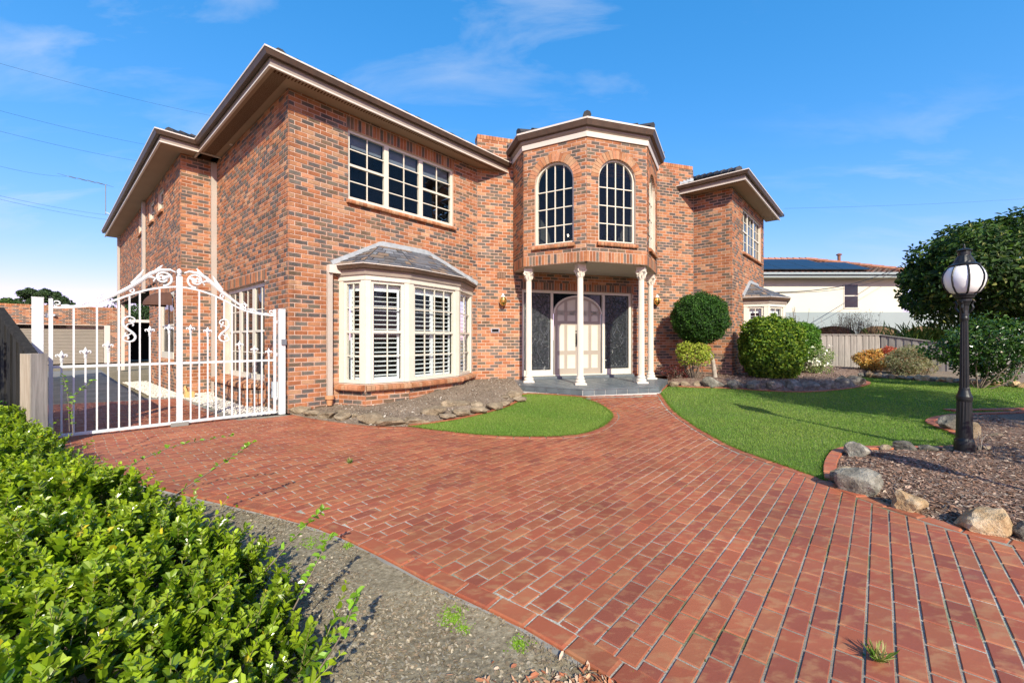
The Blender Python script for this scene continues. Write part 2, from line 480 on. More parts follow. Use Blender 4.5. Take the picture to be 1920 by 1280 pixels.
POSTW = m_wood('grey_post_timber', (0.27, 0.21, 0.155), (0.47, 0.40, 0.32))
PLY = m_wood('pine_board', (0.55, 0.33, 0.12), (0.68, 0.46, 0.20))
RENDER = m_plain('cream_render', (0.66, 0.605, 0.50), 0.9, 0.15, var=0.03, scale=0.8)
RBAND = m_plain('blue_grey_render', (0.31, 0.345, 0.35), 0.9, 0.15, var=0.05, scale=0.8)
STEELG = m_plain('grey_steel', (0.45, 0.46, 0.48), 0.35, 0.5, metal=0.6, var=0.1)
ROLLER = m_plain('beige_roller_door', (0.29, 0.25, 0.20), 0.5, 0.3, var=0.06)
SOLAR = m_plain('solar_cell', (0.010, 0.018, 0.035), 0.35, 0.35, var=0.2, scale=2)
SOLFR = m_plain('solar_frame', (0.03, 0.035, 0.04), 0.35, 0.5)
RTILE = m_vcol('terracotta_roof_tile', 0.85, 0.25, 0.3, 0.3, 6)
PEBBLE = m_vcol('white_pebble', 0.8, 0.3, 0.2, 0.15, 30)
WIRE = m_plain('black_cable', (0.02, 0.02, 0.022), 0.6, 0.3)
GREENP = m_plain('green_plastic', (0.012, 0.09, 0.06), 0.4, 0.4)
BROWNC = m_plain('brown_canvas', (0.10, 0.05, 0.035), 0.8, 0.2, var=0.2)
KEYG = m_plain('grey_plastic', (0.16, 0.17, 0.19), 0.4, 0.4)
BOXW = m_plain('pale_grey_metal_box', (0.60, 0.64, 0.66), 0.5, 0.4)
# ================================================================== ground
def dirv(deg): return np.array([math.cos(math.radians(deg)), math.sin(math.radians(deg)), 0.0])
DR = dirv(48.4)             # along the front of both wings
DL = dirv(138.4)            # back along their sides
C0 = np.array([-4.17, 7.71, 0.0])
def hp(u, v): return C0 + DR * u + DL * v      # house-plan point (u to the right along the front, v back)

def inside(poly, P):
    P = np.asarray(P, float); poly = np.asarray(poly, float)
    x, y = P[:, 0], P[:, 1]; r = np.zeros(len(P), bool)
    n = len(poly)
    for i in range(n):
        x1, y1 = poly[i]; x2, y2 = poly[(i + 1) % n]
        if y1 == y2: continue
        c = ((y1 > y) != (y2 > y)) & (x < (x2 - x1) * (y - y1) / (y2 - y1) + x1)
        r ^= c
    return r
def bdist(poly, P, closed=True):
    """distance to polyline and inward normal data"""
    P = np.asarray(P, float)[:, :2]; poly = np.asarray(poly, float)
    best = np.full(len(P), 1e9); bi = np.zeros(len(P), int)
    n = len(poly)
    for i in range(n if closed else n - 1):
        a = poly[i]; b = poly[(i + 1) % n]
        d = b - a; L2 = d @ d + 1e-12
        t = np.clip(((P - a) @ d) / L2, 0, 1)
        q = a + t[:, None] * d
        dd = np.hypot(*(P - q).T)
        m = dd < best; best[m] = dd[m]; bi[m] = i
    return best, bi
def smoothline(pts, step=0.12, closed=False):
    """Catmull-Rom through pts, resampled"""
    P = np.asarray(pts, float); n = len(P); out = []
    rng = range(n if closed else n - 1)
    for i in rng:
        if closed: p0, p1, p2, p3 = P[(i - 1) % n], P[i], P[(i + 1) % n], P[(i + 2) % n]
        else: p0, p1, p2, p3 = P[max(i - 1, 0)], P[i], P[i + 1], P[min(i + 2, n - 1)]
        m = max(1, int(np.hypot(*(p2 - p1)) / step))
        for k in range(m):
            t = k / m
            out.append(0.5 * ((2 * p1) + (-p0 + p2) * t + (2 * p0 - 5 * p1 + 4 * p2 - p3) * t * t + (-p0 + 3 * p1 - 3 * p2 + p3) * t ** 3))
    if not closed: out.append(P[-1])
    return [tuple(o) for o in out]
def area_mesh(poly, step, zf, mb=None, skirt=0.0):
    poly = [tuple(p) for p in poly]
    P = np.asarray(poly)
    x0, y0 = P.min(0); x1, y1 = P.max(0)
    gx, gy = np.meshgrid(np.arange(x0, x1, step), np.arange(y0, y1, step))
    Q = np.c_[gx.ravel(), gy.ravel()]
    Q = Q + RNG.uniform(-.2, .2, Q.shape) * step
    if len(Q):
        Q = Q[inside(poly, Q)]
        if len(Q):
            d, _ = bdist(poly, Q); Q = Q[d > step * 0.4]
    pts = [Vector(p) for p in poly] + [Vector(q) for q in Q]
    n = len(poly)
    v, e, f, *_ = delaunay_2d_cdt(pts, [], [list(range(n))], 1, 1e-5)
    V = np.array([[p.x, p.y] for p in v]); Z = zf(V[:, 0], V[:, 1])
    tri = np.array([t for t in f if len(t) == 3])
    mb = mb or MB()
    mb.add(np.c_[V, Z], tri)
    return mb

# -- outlines read off the photograph and laid on the ground
near_edge = [(3.2, -0.9), (2.2, -0.1), (1.6, .35), (1.25, .78), (.86, 1.22)] + gl([(1100, 1240.6), (1031, 1200), (962.5, 1161), (897, 1131), (840.6, 1104.7), (790.6, 1081), (706, 1036), (606, 990.6), (500, 961), (345, 925)]) + [(-3.6, 3.98), (-4.6, 4.35), (-5.7, 4.95), (-6.5, 5.42)]
near_edge = smoothline(near_edge, 0.15)
bed_edge = smoothline(gl([(548, 777), (600, 787), (700, 798.5), (768, 799.5)]), 0.15)
isl_low = gl([(768, 799.5), (821, 806.5), (891.9, 814), (962.7, 817.5), (1051, 817), (1100.8, 810), (1136, 794), (1147, 776), (1122, 757), (1098, 748.5)])
isl_low = smoothline(isl_low, 0.15)
isl_top = gl([(1098, 745.5), (1040, 741), (984, 739), (975, 752), (940, 767), (900, 778), (840, 790), (768, 799.5)])
isl_top = smoothline(isl_top, 0.15)
lawn_l = gl([(1239.7, 737.5), (1257, 762), (1295.6, 793), (1334, 816), (1372.7, 836.5), (1430.5, 858.5), (1488, 878), (1546, 899)])
lawn_l = smoothline(lawn_l, 0.18)
bedr = gl([(1546, 899), (1680, 949), (1815, 990.6), (1920, 1015)]) + [(3.62, 2.4), (3.95, 1.8), (4.3, 1.0), (4.7, 0.1), (5.0, -0.9)]
bedr = smoothline(bedr, 0.15)
lampbed_l = smoothline(gl([(1546, 899), (1543, 880), (1551, 857), (1572, 842), (1640, 839), (1788, 838), (1792, 818), (1765, 806), (1734, 792), (1752, 783), (1800, 777), (1920, 771)]) + [(8.2, 7.9), (11, 8.2)], 0.15)
porch_front = [gp(964.6, 720.3, .15), gp(1092.6, 729.4, .15), gp(1235.3, 723.7, .15), gp(1251, 711, .15)]
gr0 = hp(-0.7, 0.15)[:2]; gr1 = hp(-0.7, 4.15)[:2]
drive = list(near_edge) + [tuple(np.array([-6.5, 5.42]) + DL[:2] * 1.2), tuple(np.array([-6.5, 5.42]) + DL[:2] * 4.9)] + [tuple(gr1), tuple(gr0), tuple(hp(-0.12, -0.02)[:2])]
drive += bed_edge[:-1] + isl_low + [tuple(p) for p in gl([(1098, 742.5), (1236, 739)])] + lawn_l + bedr[1:]
mid_front = smoothline(gl([(1254, 724.5), (1300, 727), (1370, 729), (1440, 734), (1510, 736), (1580, 731), (1622, 724), (1632, 717.5), (1610, 711), (1603, 706.5)]), 0.2)
far_front = smoothline(gl([(1603, 706), (1660, 709), (1760, 716), (1860, 723), (1920, 727)]) + [(13.8, 11.2), (17, 11.0)], 0.3)
lawn_main = lawn_l[::-1] + [gp(1244, 730)] + mid_front + far_front[1:] + [(17, 8.4)] + lampbed_l[::-1][:-1]
lawn_isl = isl_low + isl_top[1:-1]

# -- terrain sheet reaching the horizon
gm = MB()
rings = [0, 3, 6, 9, 12, 16, 22, 32, 50, 90, 200, 600, 1500]
na = 72
V = [[0, 6, -0.06]]
for r in rings[1:]:
    a = np.arange(na) / na * 2 * PI
    X = r * np.cos(a); Y = 6 + r * np.sin(a)
    V += list(np.c_[X, Y, G(X, Y) * (r < 40) - 0.06])
F3 = [[0, 1 + j, 1 + (j + 1) % na] for j in range(na)]
F4 = [[1 + i * na + j, 1 + (i + 1) * na + j, 1 + (i + 1) * na + (j + 1) % na, 1 + i * na + (j + 1) % na] for i in range(len(rings) - 2) for j in range(na)]
gm.add(V, [np.array(F3), np.array(F4)])
gm.build('ground', DIRT, smooth=True, kind='structure')

# -- driveway: sand bed, clay pavers in running bond along the front-wall direction
sand = area_mesh(drive, 0.5, lambda x, y: G(x, y) - 0.0065)
driveway = sand.build('driveway', JOINT, kind='structure')
DP = np.array(drive)
PL, PW, JT = 0.212, 0.1015, 0.0115
ang = math.radians(48.4)
ca, sa = math.cos(ang), math.sin(ang)
R2 = np.array([[ca, sa], [-sa, ca]])
loc = DP @ R2.T
a0, b0 = loc.min(0); a1, b1 = loc.max(0)
rects = []
rows = np.arange(math.floor(b0 / PW), math.ceil(b1 / PW) + 1)
for k in rows:
    off = 0.5 * (k % 2) + 0.06 * math.sin(k * 12.9)
    i0 = math.floor(a0 / PL); i1 = math.ceil(a1 / PL)
    i = np.arange(i0, i1 + 1)
    rects.append(np.c_[(i + off) * PL, np.full(len(i), k * PW)])
rects = np.vstack(rects)                       # paver centres, local
cw = rects @ R2
EDW = 0.115
ok = inside(drive, cw) | (bdist(drive, cw)[0] < 0.12)
rects = rects[ok]; cw = cw[ok]
dist, seg = bdist(drive, cw)
ins = inside(drive, cw)
PCOL = np.array([(0.345, 0.108, 0.047), (0.325, 0.097, 0.044), (0.355, 0.122, 0.052), (0.33, 0.11, 0.05), (0.285, 0.088, 0.045), (0.37, 0.14, 0.06)]) * np.array([.96, .83, .86])
def paver_geo(poly, zt):
    """bevelled prism for a (clipped) paver outline, world xy"""
    P = np.asarray(poly); n = len(P); c = P.mean(0)
    b = 0.0045
    d = P - c; L = np.hypot(*d.T)[:, None] + 1e-9
    Q = P - d / L * b * 1.3
    zt = np.asarray(zt)
    V = np.vstack([np.c_[P, zt - 0.022], np.c_[P, zt - b], np.c_[Q, zt]])
    j = np.arange(n); k = (j + 1) % n
    return V, [np.stack([j, k, n + k, n + j], 1), np.stack([n + j, n + k, 2 * n + k, 2 * n + j], 1), (2 * n + j)[None]]
def clip_half(poly, a, nrm, off):
    out = []
    n = len(poly)
    s = [(p - a) @ nrm - off for p in poly]
    for i in range(n):
        p, q = poly[i], poly[(i + 1) % n]
        if s[i] >= 0: out.append(p)
        if (s[i] >= 0) != (s[(i + 1) % n] >= 0):
            t = s[i] / (s[i] - s[(i + 1) % n]); out.append(p + (q - p) * t)
    return out
# orientation of drive polygon
area2 = sum(DP[i][0] * DP[(i + 1) % len(DP)][1] - DP[(i + 1) % len(DP)][0] * DP[i][1] for i in range(len(DP)))
sgn = 1.0 if area2 > 0 else -1.0
full, part = [], []
h = np.array([(PL - JT) / 2, (PW - JT) / 2])
cor = np.array([[-1, -1], [1, -1], [1, 1], [-1, 1]]) * h
for n_, (rc, c, d, s_, i_) in enumerate(zip(rects, cw, dist, seg, ins)):
    if i_ and d > EDW + 0.125: full.append(n_); continue
    poly = [(rc + q) @ R2 for q in cor]
    for ss in {s_, (s_ + 1) % len(DP), (s_ - 1) % len(DP)}:
        a = DP[ss]; b = DP[(ss + 1) % len(DP)]
        t = (b - a) / (np.hypot(*(b - a)) + 1e-9); nr = np.array([-t[1], t[0]]) * sgn
        poly = clip_half(poly, a, nr, EDW)
        if len(poly) < 3: break
    if len(poly) >= 3:
        A = 0.5 * abs(sum(poly[i][0] * poly[(i + 1) % len(poly)][1] - poly[(i + 1) % len(poly)][0] * poly[i][1] for i in range(len(poly))))
        if A > 0.0012: part.append(poly)
full = np.array(full)
# the 300 that show largest are parts of their own
vis = (np.abs(cw[full, 0]) < 1.235 * cw[full, 1]) & (cw[full, 1] > 1.66)
hid = (cw[full, 0] < -0.9) & (cw[full, 1] < 2.2)
score = np.where(vis & ~hid, cw[full, 1], 1e9)
order = np.argsort(score)
single = full[order[:300]]; rest = full[order[300:]]
m = MB(); V, F = paver_geo(cor, np.zeros(4)); m.add(V, F)
pm = m.mesh('brick_paver', PAVER)
pr = random.Random(3)
for n_ in single:
    c = cw[n_]
    o = link('brick_paver', pm, driveway, (c[0], c[1], float(G(*c)) + pr.uniform(-.0022, .0012)), ang + pr.uniform(-.008, .008))
    o.rotation_euler[0] = pr.uniform(-.006, .006)
    cc = PCOL[pr.randrange(6)] * pr.uniform(.88, 1.12); o.color = (*cc, 1)
m = MB()
for n_ in rest:
    c = cw[n_]; zz_ = float(G(*c)) + pr.uniform(-.0022, .0012)
    poly = (cor @ np.array([[1, pr.uniform(-.01, .01)], [0, 1]])) @ R2 + c
    V, F = paver_geo(poly, np.full(4, zz_)); m.add(V, F, PCOL[pr.randrange(6)] * pr.uniform(.88, 1.12))
for poly in part:
    c = np.mean(poly, 0)
    V, F = paver_geo(poly if sgn > 0 else poly, np.full(len(poly), float(G(*c)) + pr.uniform(-.002, .001))); m.add(V, F, PCOL[pr.randrange(6)] * pr.uniform(.88, 1.12))
m.build('brick_paver_field', PAVER, driveway, kind='stuff')

def edging(line, inward, name, parent, width=0.105, length=0.222, proud=0.004, single_max=0, thick=0.06, mat=None, taper=True, tone=1.0):
    """bricks laid end to end along a line; inward = +1 left of the line, -1 right"""
    P = np.asarray(line, float)
    L = np.r_[0, np.cumsum(np.hypot(*np.diff(P, axis=0).T))]
    n = max(1, int(round(L[-1] / length)))
    s = np.linspace(0, L[-1], n + 1)
    Q = np.c_[np.interp(s, L, P[:, 0]), np.interp(s, L, P[:, 1])]
    T = np.gradient(Q, axis=0); T /= np.hypot(*T.T)[:, None]
    N = np.c_[-T[:, 1], T[:, 0]] * inward
    rest = MB(); cnt = 0
    idx = sorted(range(n), key=lambda i: np.hypot(*Q[i]))
    sing = set(idx[:single_max])
    for i in range(n):
        g = 0.004
        t = (Q[i + 1] - Q[i]) / np.hypot(*(Q[i + 1] - Q[i]))
        poly = [Q[i] + t * g, Q[i + 1] - t * g, Q[i + 1] - t * g + N[i + 1] * width, Q[i] + t * g + N[i] * width]
        if inward < 0: poly = poly[::-1]
        c = np.mean(poly, 0); z = float(G(*c)) + proud + pr.uniform(-.002, .002)
        P4 = np.asarray(poly); b = 0.012; d = P4 - c; LL = np.hypot(*d.T)[:, None]
        Q4 = P4 - d / LL * b
        V = np.vstack([np.c_[P4, np.full(4, z - thick)], np.c_[P4, np.full(4, z - b * .7)], np.c_[Q4, np.full(4, z)]])
        j = np.arange(4); k = (j + 1) % 4
        F = [np.stack([j, k, 4 + k, 4 + j], 1), np.stack([4 + j, 4 + k, 8 + k, 8 + j], 1), (8 + j)[None]]
        col = PCOL[pr.randrange(4)] * pr.uniform(.9, 1.1) * tone
        if i in sing:
            mm = MB(); V2 = V - np.array([c[0], c[1], 0]); mm.add(V2, F)
            o = link(name, mm.mesh(name, mat or PAVER), parent, (c[0], c[1], 0)); o.color = (*col, 1)
        else: rest.add(V, F, col); cnt += 1
    if cnt: rest.build(name + '_row', mat or PAVER, parent, kind='stuff')
edging(near_edge, -1, 'edging_brick', driveway, 0.112, 0.225, 0.003, 40)
edging(isl_low, -1, 'edging_brick', driveway, 0.11, 0.222, 0.004, 0)
edging(bed_edge, -1, 'edging_brick', driveway, 0.11, 0.222, 0.003, 0)
edging(gl([(1098, 742.5), (1236, 739)]), -1, 'edging_brick', driveway, 0.11, 0.222, 0.002, 0)
edging(lawn_l, -1, 'edging_brick', driveway, 0.10, 0.2, 0.002, 0)
edging(bedr, -1, 'edging_brick', driveway, 0.112, 0.215, 0.003, 14)
# concrete haunch under the near edge
hm = MB()
NE = np.array(near_edge); T = np.gradient(NE, axis=0); T /= np.hypot(*T.T)[:, None]; Nn = np.c_[-T[:, 1], T[:, 0]]
outn = Nn * 1.0
for i in range(len(NE) - 1):
    wv = 0.022 + 0.012 * math.sin(i * 2.3); wv2 = 0.022 + 0.012 * math.sin((i + 1) * 2.3)
    a, b = NE[i], NE[i + 1]; oa, ob = a + outn[i] * wv, b + outn[i + 1] * wv2
    hm.add([(*a, -0.016), (*b, -0.016), (*ob, -0.03), (*oa, -0.03), (*oa, -0.12), (*ob, -0.12)], [[0, 1, 2, 3], [3, 2, 5, 4]])
hm.build('kerb_haunch', CONC, driveway)

# -- concrete apron of the driveway further back, in front of the garages
apron = MB()
q = [np.array([-6.5, 5.42]) + DL[:2] * 4.9, gr1, hp(-0.75, 4.3)[:2], hp(-1.5, 4.9)[:2], hp(-1.3, 19)[:2], hp(-22, 19)[:2], np.array([-6.5, 5.42]) + DL[:2] * 8 - DR[:2] * 9, np.array([-6.5, 5.42]) + DL[:2] * 6]
area_mesh([tuple(p) for p in q], 1.0, lambda x, y: G(x, y) * 0 - 0.012, apron)
apron.build('concrete_apron', CONC, kind='structure')

# -- planting beds
def moundf(poly, h, base=0.0, w=0.35, open_edge=None, rough=0.02):
    def f(x, y):
        P = np.c_[x, y]
        d, _ = bdist(poly, P)
        n = np.array([mnoise.noise(Vector((a * 3.1, b * 3.1, 4.2))) for a, b in P]) * rough
        return G(x, y) + base + h * sstep(d / w) + n * (d > 0.02)
    return f
P1 = np.array([-0.95, 11.33, 0.0]); P2 = np.array([5.89, 13.46, 0.0]); P3 = np.array([6.75, 12.70, 0.0])
DE = (P2 - P1) / np.linalg.norm(P2 - P1)
NE_ = np.array([DE[1], -DE[0], 0])            # outward normal of the entrance wall
bedL = bed_edge + [isl_top[::-1][i] for i in range(1, len(isl_top))] + [gp(984, 738), tuple(P1[:2] + DE[:2] * 1.0 + NE_[:2] * 0.05), tuple(P1[:2] + NE_[:2] * 0.0 + DE[:2] * 0.05), tuple(hp(0.1, 0.05)[:2]), tuple(hp(0.02, -0.03)[:2])]
bL = []
for p in bedL:
    if not bL or np.hypot(p[0] - bL[-1][0], p[1] - bL[-1][1]) > 0.02: bL.append(p)
bedL = bL
wallL = np.array([hp(-1, 0)[:2], P1[:2], P1[:2] + DE[:2] * 3])
def zL(x, y):
    P = np.c_[x, y]
    de, _ = bdist(bed_edge + isl_top[::-1], P, closed=False)
    n = np.array([mnoise.noise(Vector((a * 2.6, b * 2.6, 1.2))) for a, b in P]) * 0.02
    rise = 0.05 + 0.15 * sstep((np.asarray(y) - 7.8) / 3.0)
    return G(x, y) - 0.005 + rise * sstep(de / 0.55) + n * sstep(de / 0.2)
area_mesh(bedL, 0.14, zL).build('bay_garden_bed', SOIL, smooth=True, kind='structure')
pR = [gp(1254, 724.5)]
bedM = mid_front + [gp(1640, 700), gp(1560, 694), tuple((P3 + DR * 4.9 + np.array([.6, .3, 0]))[:2]), tuple((P3 + DR * 4.5)[:2]), tuple((P3 + DR * .05)[:2]), tuple((P2 + DE * -.05)[:2]), tuple((P1 + DE * 5.0)[:2]), gp(1250, 716)]
def zM(x, y):
    P = np.c_[x, y]
    de, _ = bdist(mid_front, P, closed=False)
    n = np.array([mnoise.noise(Vector((a * 2.6, b * 2.6, 7.2))) for a, b in P]) * 0.025
    return G(x, y) - 0.005 + 0.19 * sstep(de / 0.7) + n * sstep(de / 0.3)
area_mesh(bedM, 0.2, zM).build('entrance_garden_bed', MULCH, smooth=True, kind='structure')
bedF = far_front + [(17, 14.5), (14.6, 16.2), (12.8, 17.6), (10.5, 17.7), (10.3, 17.2), tuple((P3 + DR * 4.9 + np.array([.6, .3, 0]))[:2])] + [gp(1560, 694), gp(1640, 700)]
def zF(x, y):
    P = np.c_[x, y]
    de, _ = bdist(far_front, P, closed=False)
    return G(x, y) - 0.008 + 0.12 * sstep(de / 0.7)
area_mesh(bedF, 0.5, zF).build('fence_garden_bed', SOIL, smooth=True, kind='structure')
bedR = lampbed_l + [(11, 4), (8, -1.5), (5.0, -0.9)] + bedr[::-1][1:-1]
def zR(x, y):
    P = np.c_[x, y]
    de, _ = bdist(lampbed_l[:-2] , P, closed=False); de2, _ = bdist(bedr, P, closed=False)
    d = np.minimum(de, de2)
    n = np.array([mnoise.noise(Vector((a * 3, b * 3, 3.2))) for a, b in P]) * 0.02
    return G(x, y) - 0.01 + 0.07 * sstep(d / 0.5) + n * sstep(d / 0.2)
area_mesh(bedR, 0.16, zR).build('lamp_garden_bed', MULCH, smooth=True, kind='structure')
# terracotta-brick mowing edges
lampbed = bpy.data.objects['lamp_garden_bed']
edging(lampbed_l, -1, 'edging_brick', lampbed, 0.11, 0.225, 0.03, 16, 0.07, tone=1.15)
edging(mid_front, 1, 'edging_brick', bpy.data.objects['entrance_garden_bed'], 0.10, 0.225, 0.03, 0, 0.07)
edging(isl_top[::-1], 1, 'edging_brick', bpy.data.objects['bay_garden_bed'], 0.08, 0.225, 0.025, 0, 0.07)
edging([gp(1244, 731), gp(1253, 722)], 1, 'edging_brick', bpy.data.objects['entrance_garden_bed'], 0.10, 0.2, 0.02, 0, 0.07)
# verge in front of the driveway (dry leaf litter and dirt)
hedge_line = [(-.42, .9), (-.62, 1.35), (-.86, 1.8), (-1.3, 2.25), (-2.0, 2.72), (-2.75, 3.1), (-3.5, 3.6), (-4.5, 4.25), (-5.6, 5.0)]
verge = [(p[0], p[1]) for p in near_edge] + [(-9.5, 5.8), (-9.5, -1), (3.0, -1.2)]
def zV(x, y):
    P = np.c_[x, y]
    de, _ = bdist(near_edge, P, closed=False)
    n = np.array([mnoise.noise(Vector((a * 4, b * 4, 9.2))) for a, b in P]) * 0.012
    return -0.022 - 0.018 * sstep(de / 0.12) + 0.03 * sstep((de - .1) / 0.6) + n * sstep(de / 0.15)
area_mesh(verge, 0.16, zV).build('verge', DIRT, smooth=True, kind='structure')
def vz(x, y):
    return 0.0

# -- lawns
lz = lambda x, y: G(x, y) - 0.004
l1 = area_mesh(lawn_main, 0.4, lz); lawn1 = l1.build('main_lawn', LAWN, kind='structure')
l2 = area_mesh(lawn_isl, 0.4, lz); lawn2 = l2.build('half_moon_lawn', LAWN, kind='structure')
def blades(poly, n, hmin, hmax, seed, far_w=True):
    r = np.random.default_rng(seed)
    P = np.array(poly); x0, y0 = P.min(0); x1, y1 = P.max(0)
    x1 = min(x1, 13.5)
    Q = np.c_[r.uniform(x0, x1, n * 3), r.uniform(y0, y1, n * 3)]
    d = np.hypot(*Q.T)
    keep = r.uniform(0, 1, len(Q)) < np.clip((5.2 / d) ** 1.5, 0, 1)
    Q = Q[keep]; Q = Q[np.abs(Q[:, 0]) < 1.28 * Q[:, 1]]
    Q = Q[inside(poly, Q)][:n]
    n = len(Q); d = np.hypot(*Q.T)
    h = r.uniform(hmin, hmax, n); a = r.uniform(0, 2 * PI, n)
    w = 0.0022 * np.clip(d / 4.2, 1, 3.6) * r.uniform(.8, 1.3, n)
    b = r.uniform(0, 2 * PI, n); lean = r.uniform(0.1, .75, n) * h
    z = G(Q[:, 0], Q[:, 1]) - 0.006
    px, py = np.cos(a) * w, np.sin(a) * w
    V = np.empty((n, 3, 3))
    V[:, 0] = np.c_[Q[:, 0] - px, Q[:, 1] - py, z]
    V[:, 1] = np.c_[Q[:, 0] + px, Q[:, 1] + py, z]
    V[:, 2] = np.c_[Q[:, 0] + np.cos(b) * lean, Q[:, 1] + np.sin(b) * lean, z + h]
    patch = 0.5 + 0.5 * np.sin(Q[:, 0] * 2.1 + 1.3 * np.sin(Q[:, 1] * 1.7)) * np.cos(Q[:, 1] * 1.9 + 0.8)
    c = np.array([0.165, 0.275, 0.048]) * (0.65 + 0.55 * r.uniform(0, 1, n))[:, None] + np.outer(patch, [0.075, 0.05, 0.02]) * r.uniform(.5, 1.3, (n, 1))
    dry = r.uniform(0, 1, n) < 0.05
    c[dry] = np.array([0.38, 0.36, 0.16]) * r.uniform(.7, 1.1, (dry.sum(), 1))
    m = MB(); m.add(V.reshape(-1, 3), np.arange(n * 3).reshape(-1, 3), np.repeat(c, 3, 0))
    return m
blades(lawn_main, 260000, 0.014, 0.032, 5).build('grass_blades', GRASS, lawn1, kind='stuff')
blades(lawn_isl, 90000, 0.014, 0.032, 6).build('grass_blades', GRASS, lawn2, kind='stuff')

def edge_blades(lines, poly, n, seed):
    r = np.random.default_rng(seed); P = np.vstack([np.asarray(smoothline(l, .02)) for l in lines])
    Q = P[r.integers(0, len(P), n)] + r.normal(0, .012, (n, 2)); Q = Q[np.abs(Q[:, 0]) < 1.25 * Q[:, 1]]; n = len(Q)
    a = r.uniform(0, 2 * PI, n); b_ = r.uniform(0, 2 * PI, n); h = r.uniform(.02, .055, n); w = .003; z = G(Q[:, 0], Q[:, 1])
    V = np.empty((n, 3, 3)); V[:, 0] = np.c_[Q[:, 0] - np.cos(a) * w, Q[:, 1] - np.sin(a) * w, z]; V[:, 1] = np.c_[Q[:, 0] + np.cos(a) * w, Q[:, 1] + np.sin(a) * w, z]
    V[:, 2] = np.c_[Q[:, 0] + np.cos(b_) * h * .9, Q[:, 1] + np.sin(b_) * h * .9, z + h * .6]
    m = MB(); m.add(V.reshape(-1, 3), np.arange(n * 3).reshape(-1, 3), np.repeat(np.array([.13, .22, .03]) * r.uniform(.6, 1.3, (n, 1)), 3, 0)); return m
edge_blades([lawn_l, mid_front, lampbed_l[:-3]], lawn_main, 16000, 15).build('edge_grass', GRASS, lawn1, kind='stuff')
edge_blades([isl_low, isl_top], lawn_isl, 7000, 16).build('edge_grass', GRASS, lawn2, kind='stuff')

# -- litter, chips and pebbles
def litter(Q, zf, lmin, lmax, cols, seed, curl=0.35, lift=0.008, wr=(.25, .5)):
    r = np.random.default_rng(seed); n = len(Q)
    L = r.uniform(lmin, lmax, n); W = L * r.uniform(*wr, n)
    a = r.uniform(0, 2 * PI, n); tilt = r.normal(0, curl, n); roll = r.normal(0, curl, n)
    X = np.c_[np.cos(a) * np.cos(tilt), np.sin(a) * np.cos(tilt), np.sin(tilt)]
    Y = np.c_[-np.sin(a) * np.cos(roll), np.cos(a) * np.cos(roll), np.sin(roll)]
    c = np.c_[Q, zf(Q[:, 0], Q[:, 1]) + lift + r.uniform(0, lift, n)]
    up = np.array([0, 0, 1.0]) * (W * r.uniform(.1, .5, n))[:, None]
    V = np.empty((n, 6, 3))
    V[:, 0] = c - X * L[:, None] / 2; V[:, 3] = c + X * L[:, None] / 2
    V[:, 1] = c - X * L[:, None] * .18 + Y * W[:, None] / 2 + up; V[:, 2] = c + X * L[:, None] * .22 + Y * W[:, None] / 2 + up
    V[:, 5] = c - X * L[:, None] * .18 - Y * W[:, None] / 2; V[:, 4] = c + X * L[:, None] * .22 - Y * W[:, None] / 2
    b = np.arange(n)[:, None] * 6
    C = np.asarray(cols)[r.integers(0, len(cols), n)] * r.uniform(.7, 1.25, (n, 1))
    m = MB(); m.add(V.reshape(-1, 3), [b + np.array([[0, 5, 4, 3]]), b + np.array([[0, 3, 2, 1]])], np.repeat(C, 6, 0))
    return m
def scatter(poly, n, seed, dens=None):
    r = np.random.default_rng(seed); P = np.array(poly); x0, y0 = P.min(0); x1, y1 = P.max(0)
    Q = np.c_[r.uniform(x0, x1, n * 8), r.uniform(y0, y1, n * 8)]
    Q = Q[inside(poly, Q)]
    if dens is not None: Q = Q[r.uniform(0, 1, len(Q)) < dens(Q)]
    return Q[:n]
vpoly = [p for p in near_edge if p[1] > .6 and p[0] > -3.2] + [(-2.6, 2.6), (-1.2, 1.6), (-.9, .9), (0.7, .7)]
def vd(Q):
    d, _ = bdist(near_edge, Q, closed=False)
    n = np.array([mnoise.noise(Vector((a * 1.7, b * 1.7, 5.0))) for a, b in Q])
    return np.clip(0.35 + 1.6 * n + np.clip((d - .15) / .5, 0, .7), 0.06, 1)
Q = scatter(vpoly, 24000, 21, vd)
litter(Q, zV, 0.008, 0.026, [(.29, .235, .16), (.25, .195, .13), (.19, .145, .095), (.34, .285, .20), (.22, .16, .105), (.26, .22, .165)], 22, 0.28, 0.003).build('leaf_litter', CHIP, bpy.data.objects['verge'], kind='stuff')
Qr = np.array([0.40, 1.62]) + np.random.default_rng(5).normal(0, 1, (1100, 2)) * [0.20, 0.07]
Qr = Qr[inside(verge, Qr)]
litter(Qr, zV, 0.02, 0.05, [(.42, .17, .08), (.50, .27, .15), (.33, .12, .06), (.5, .36, .25)], 24, 0.5, 0.01, (.2, .4)).build('red_leaf_litter', CHIP, bpy.data.objects['verge'], kind='stuff')
mp_ = [p for p in bedR if p[0] < 9 and p[1] > 1.0]
Q = scatter(mp_, 26000, 23, lambda Q: np.clip((4.6 / np.hypot(*Q.T)) ** 2, .1, 1))
litter(Q, zR, 0.015, 0.055, [(.26, .15, .10), (.33, .22, .16), (.18, .105, .075), (.42, .32, .24), (.28, .16, .105), (.21, .13, .095)], 25, 0.28, 0.004, (.12, .34)).build('bark_chips', CHIP, lampbed, kind='stuff')
Q = scatter(bedL, 5000, 26)
litter(Q, zL, 0.015, 0.05, [(.36, .29, .22), (.24, .18, .13), (.46, .40, .33), (.20, .15, .11)], 27, 0.35, 0.005, (.15, .5)).build('bark_chips', CHIP, bpy.data.objects['bay_garden_bed'], kind='stuff')
Q = scatter(bedM, 7000, 28)
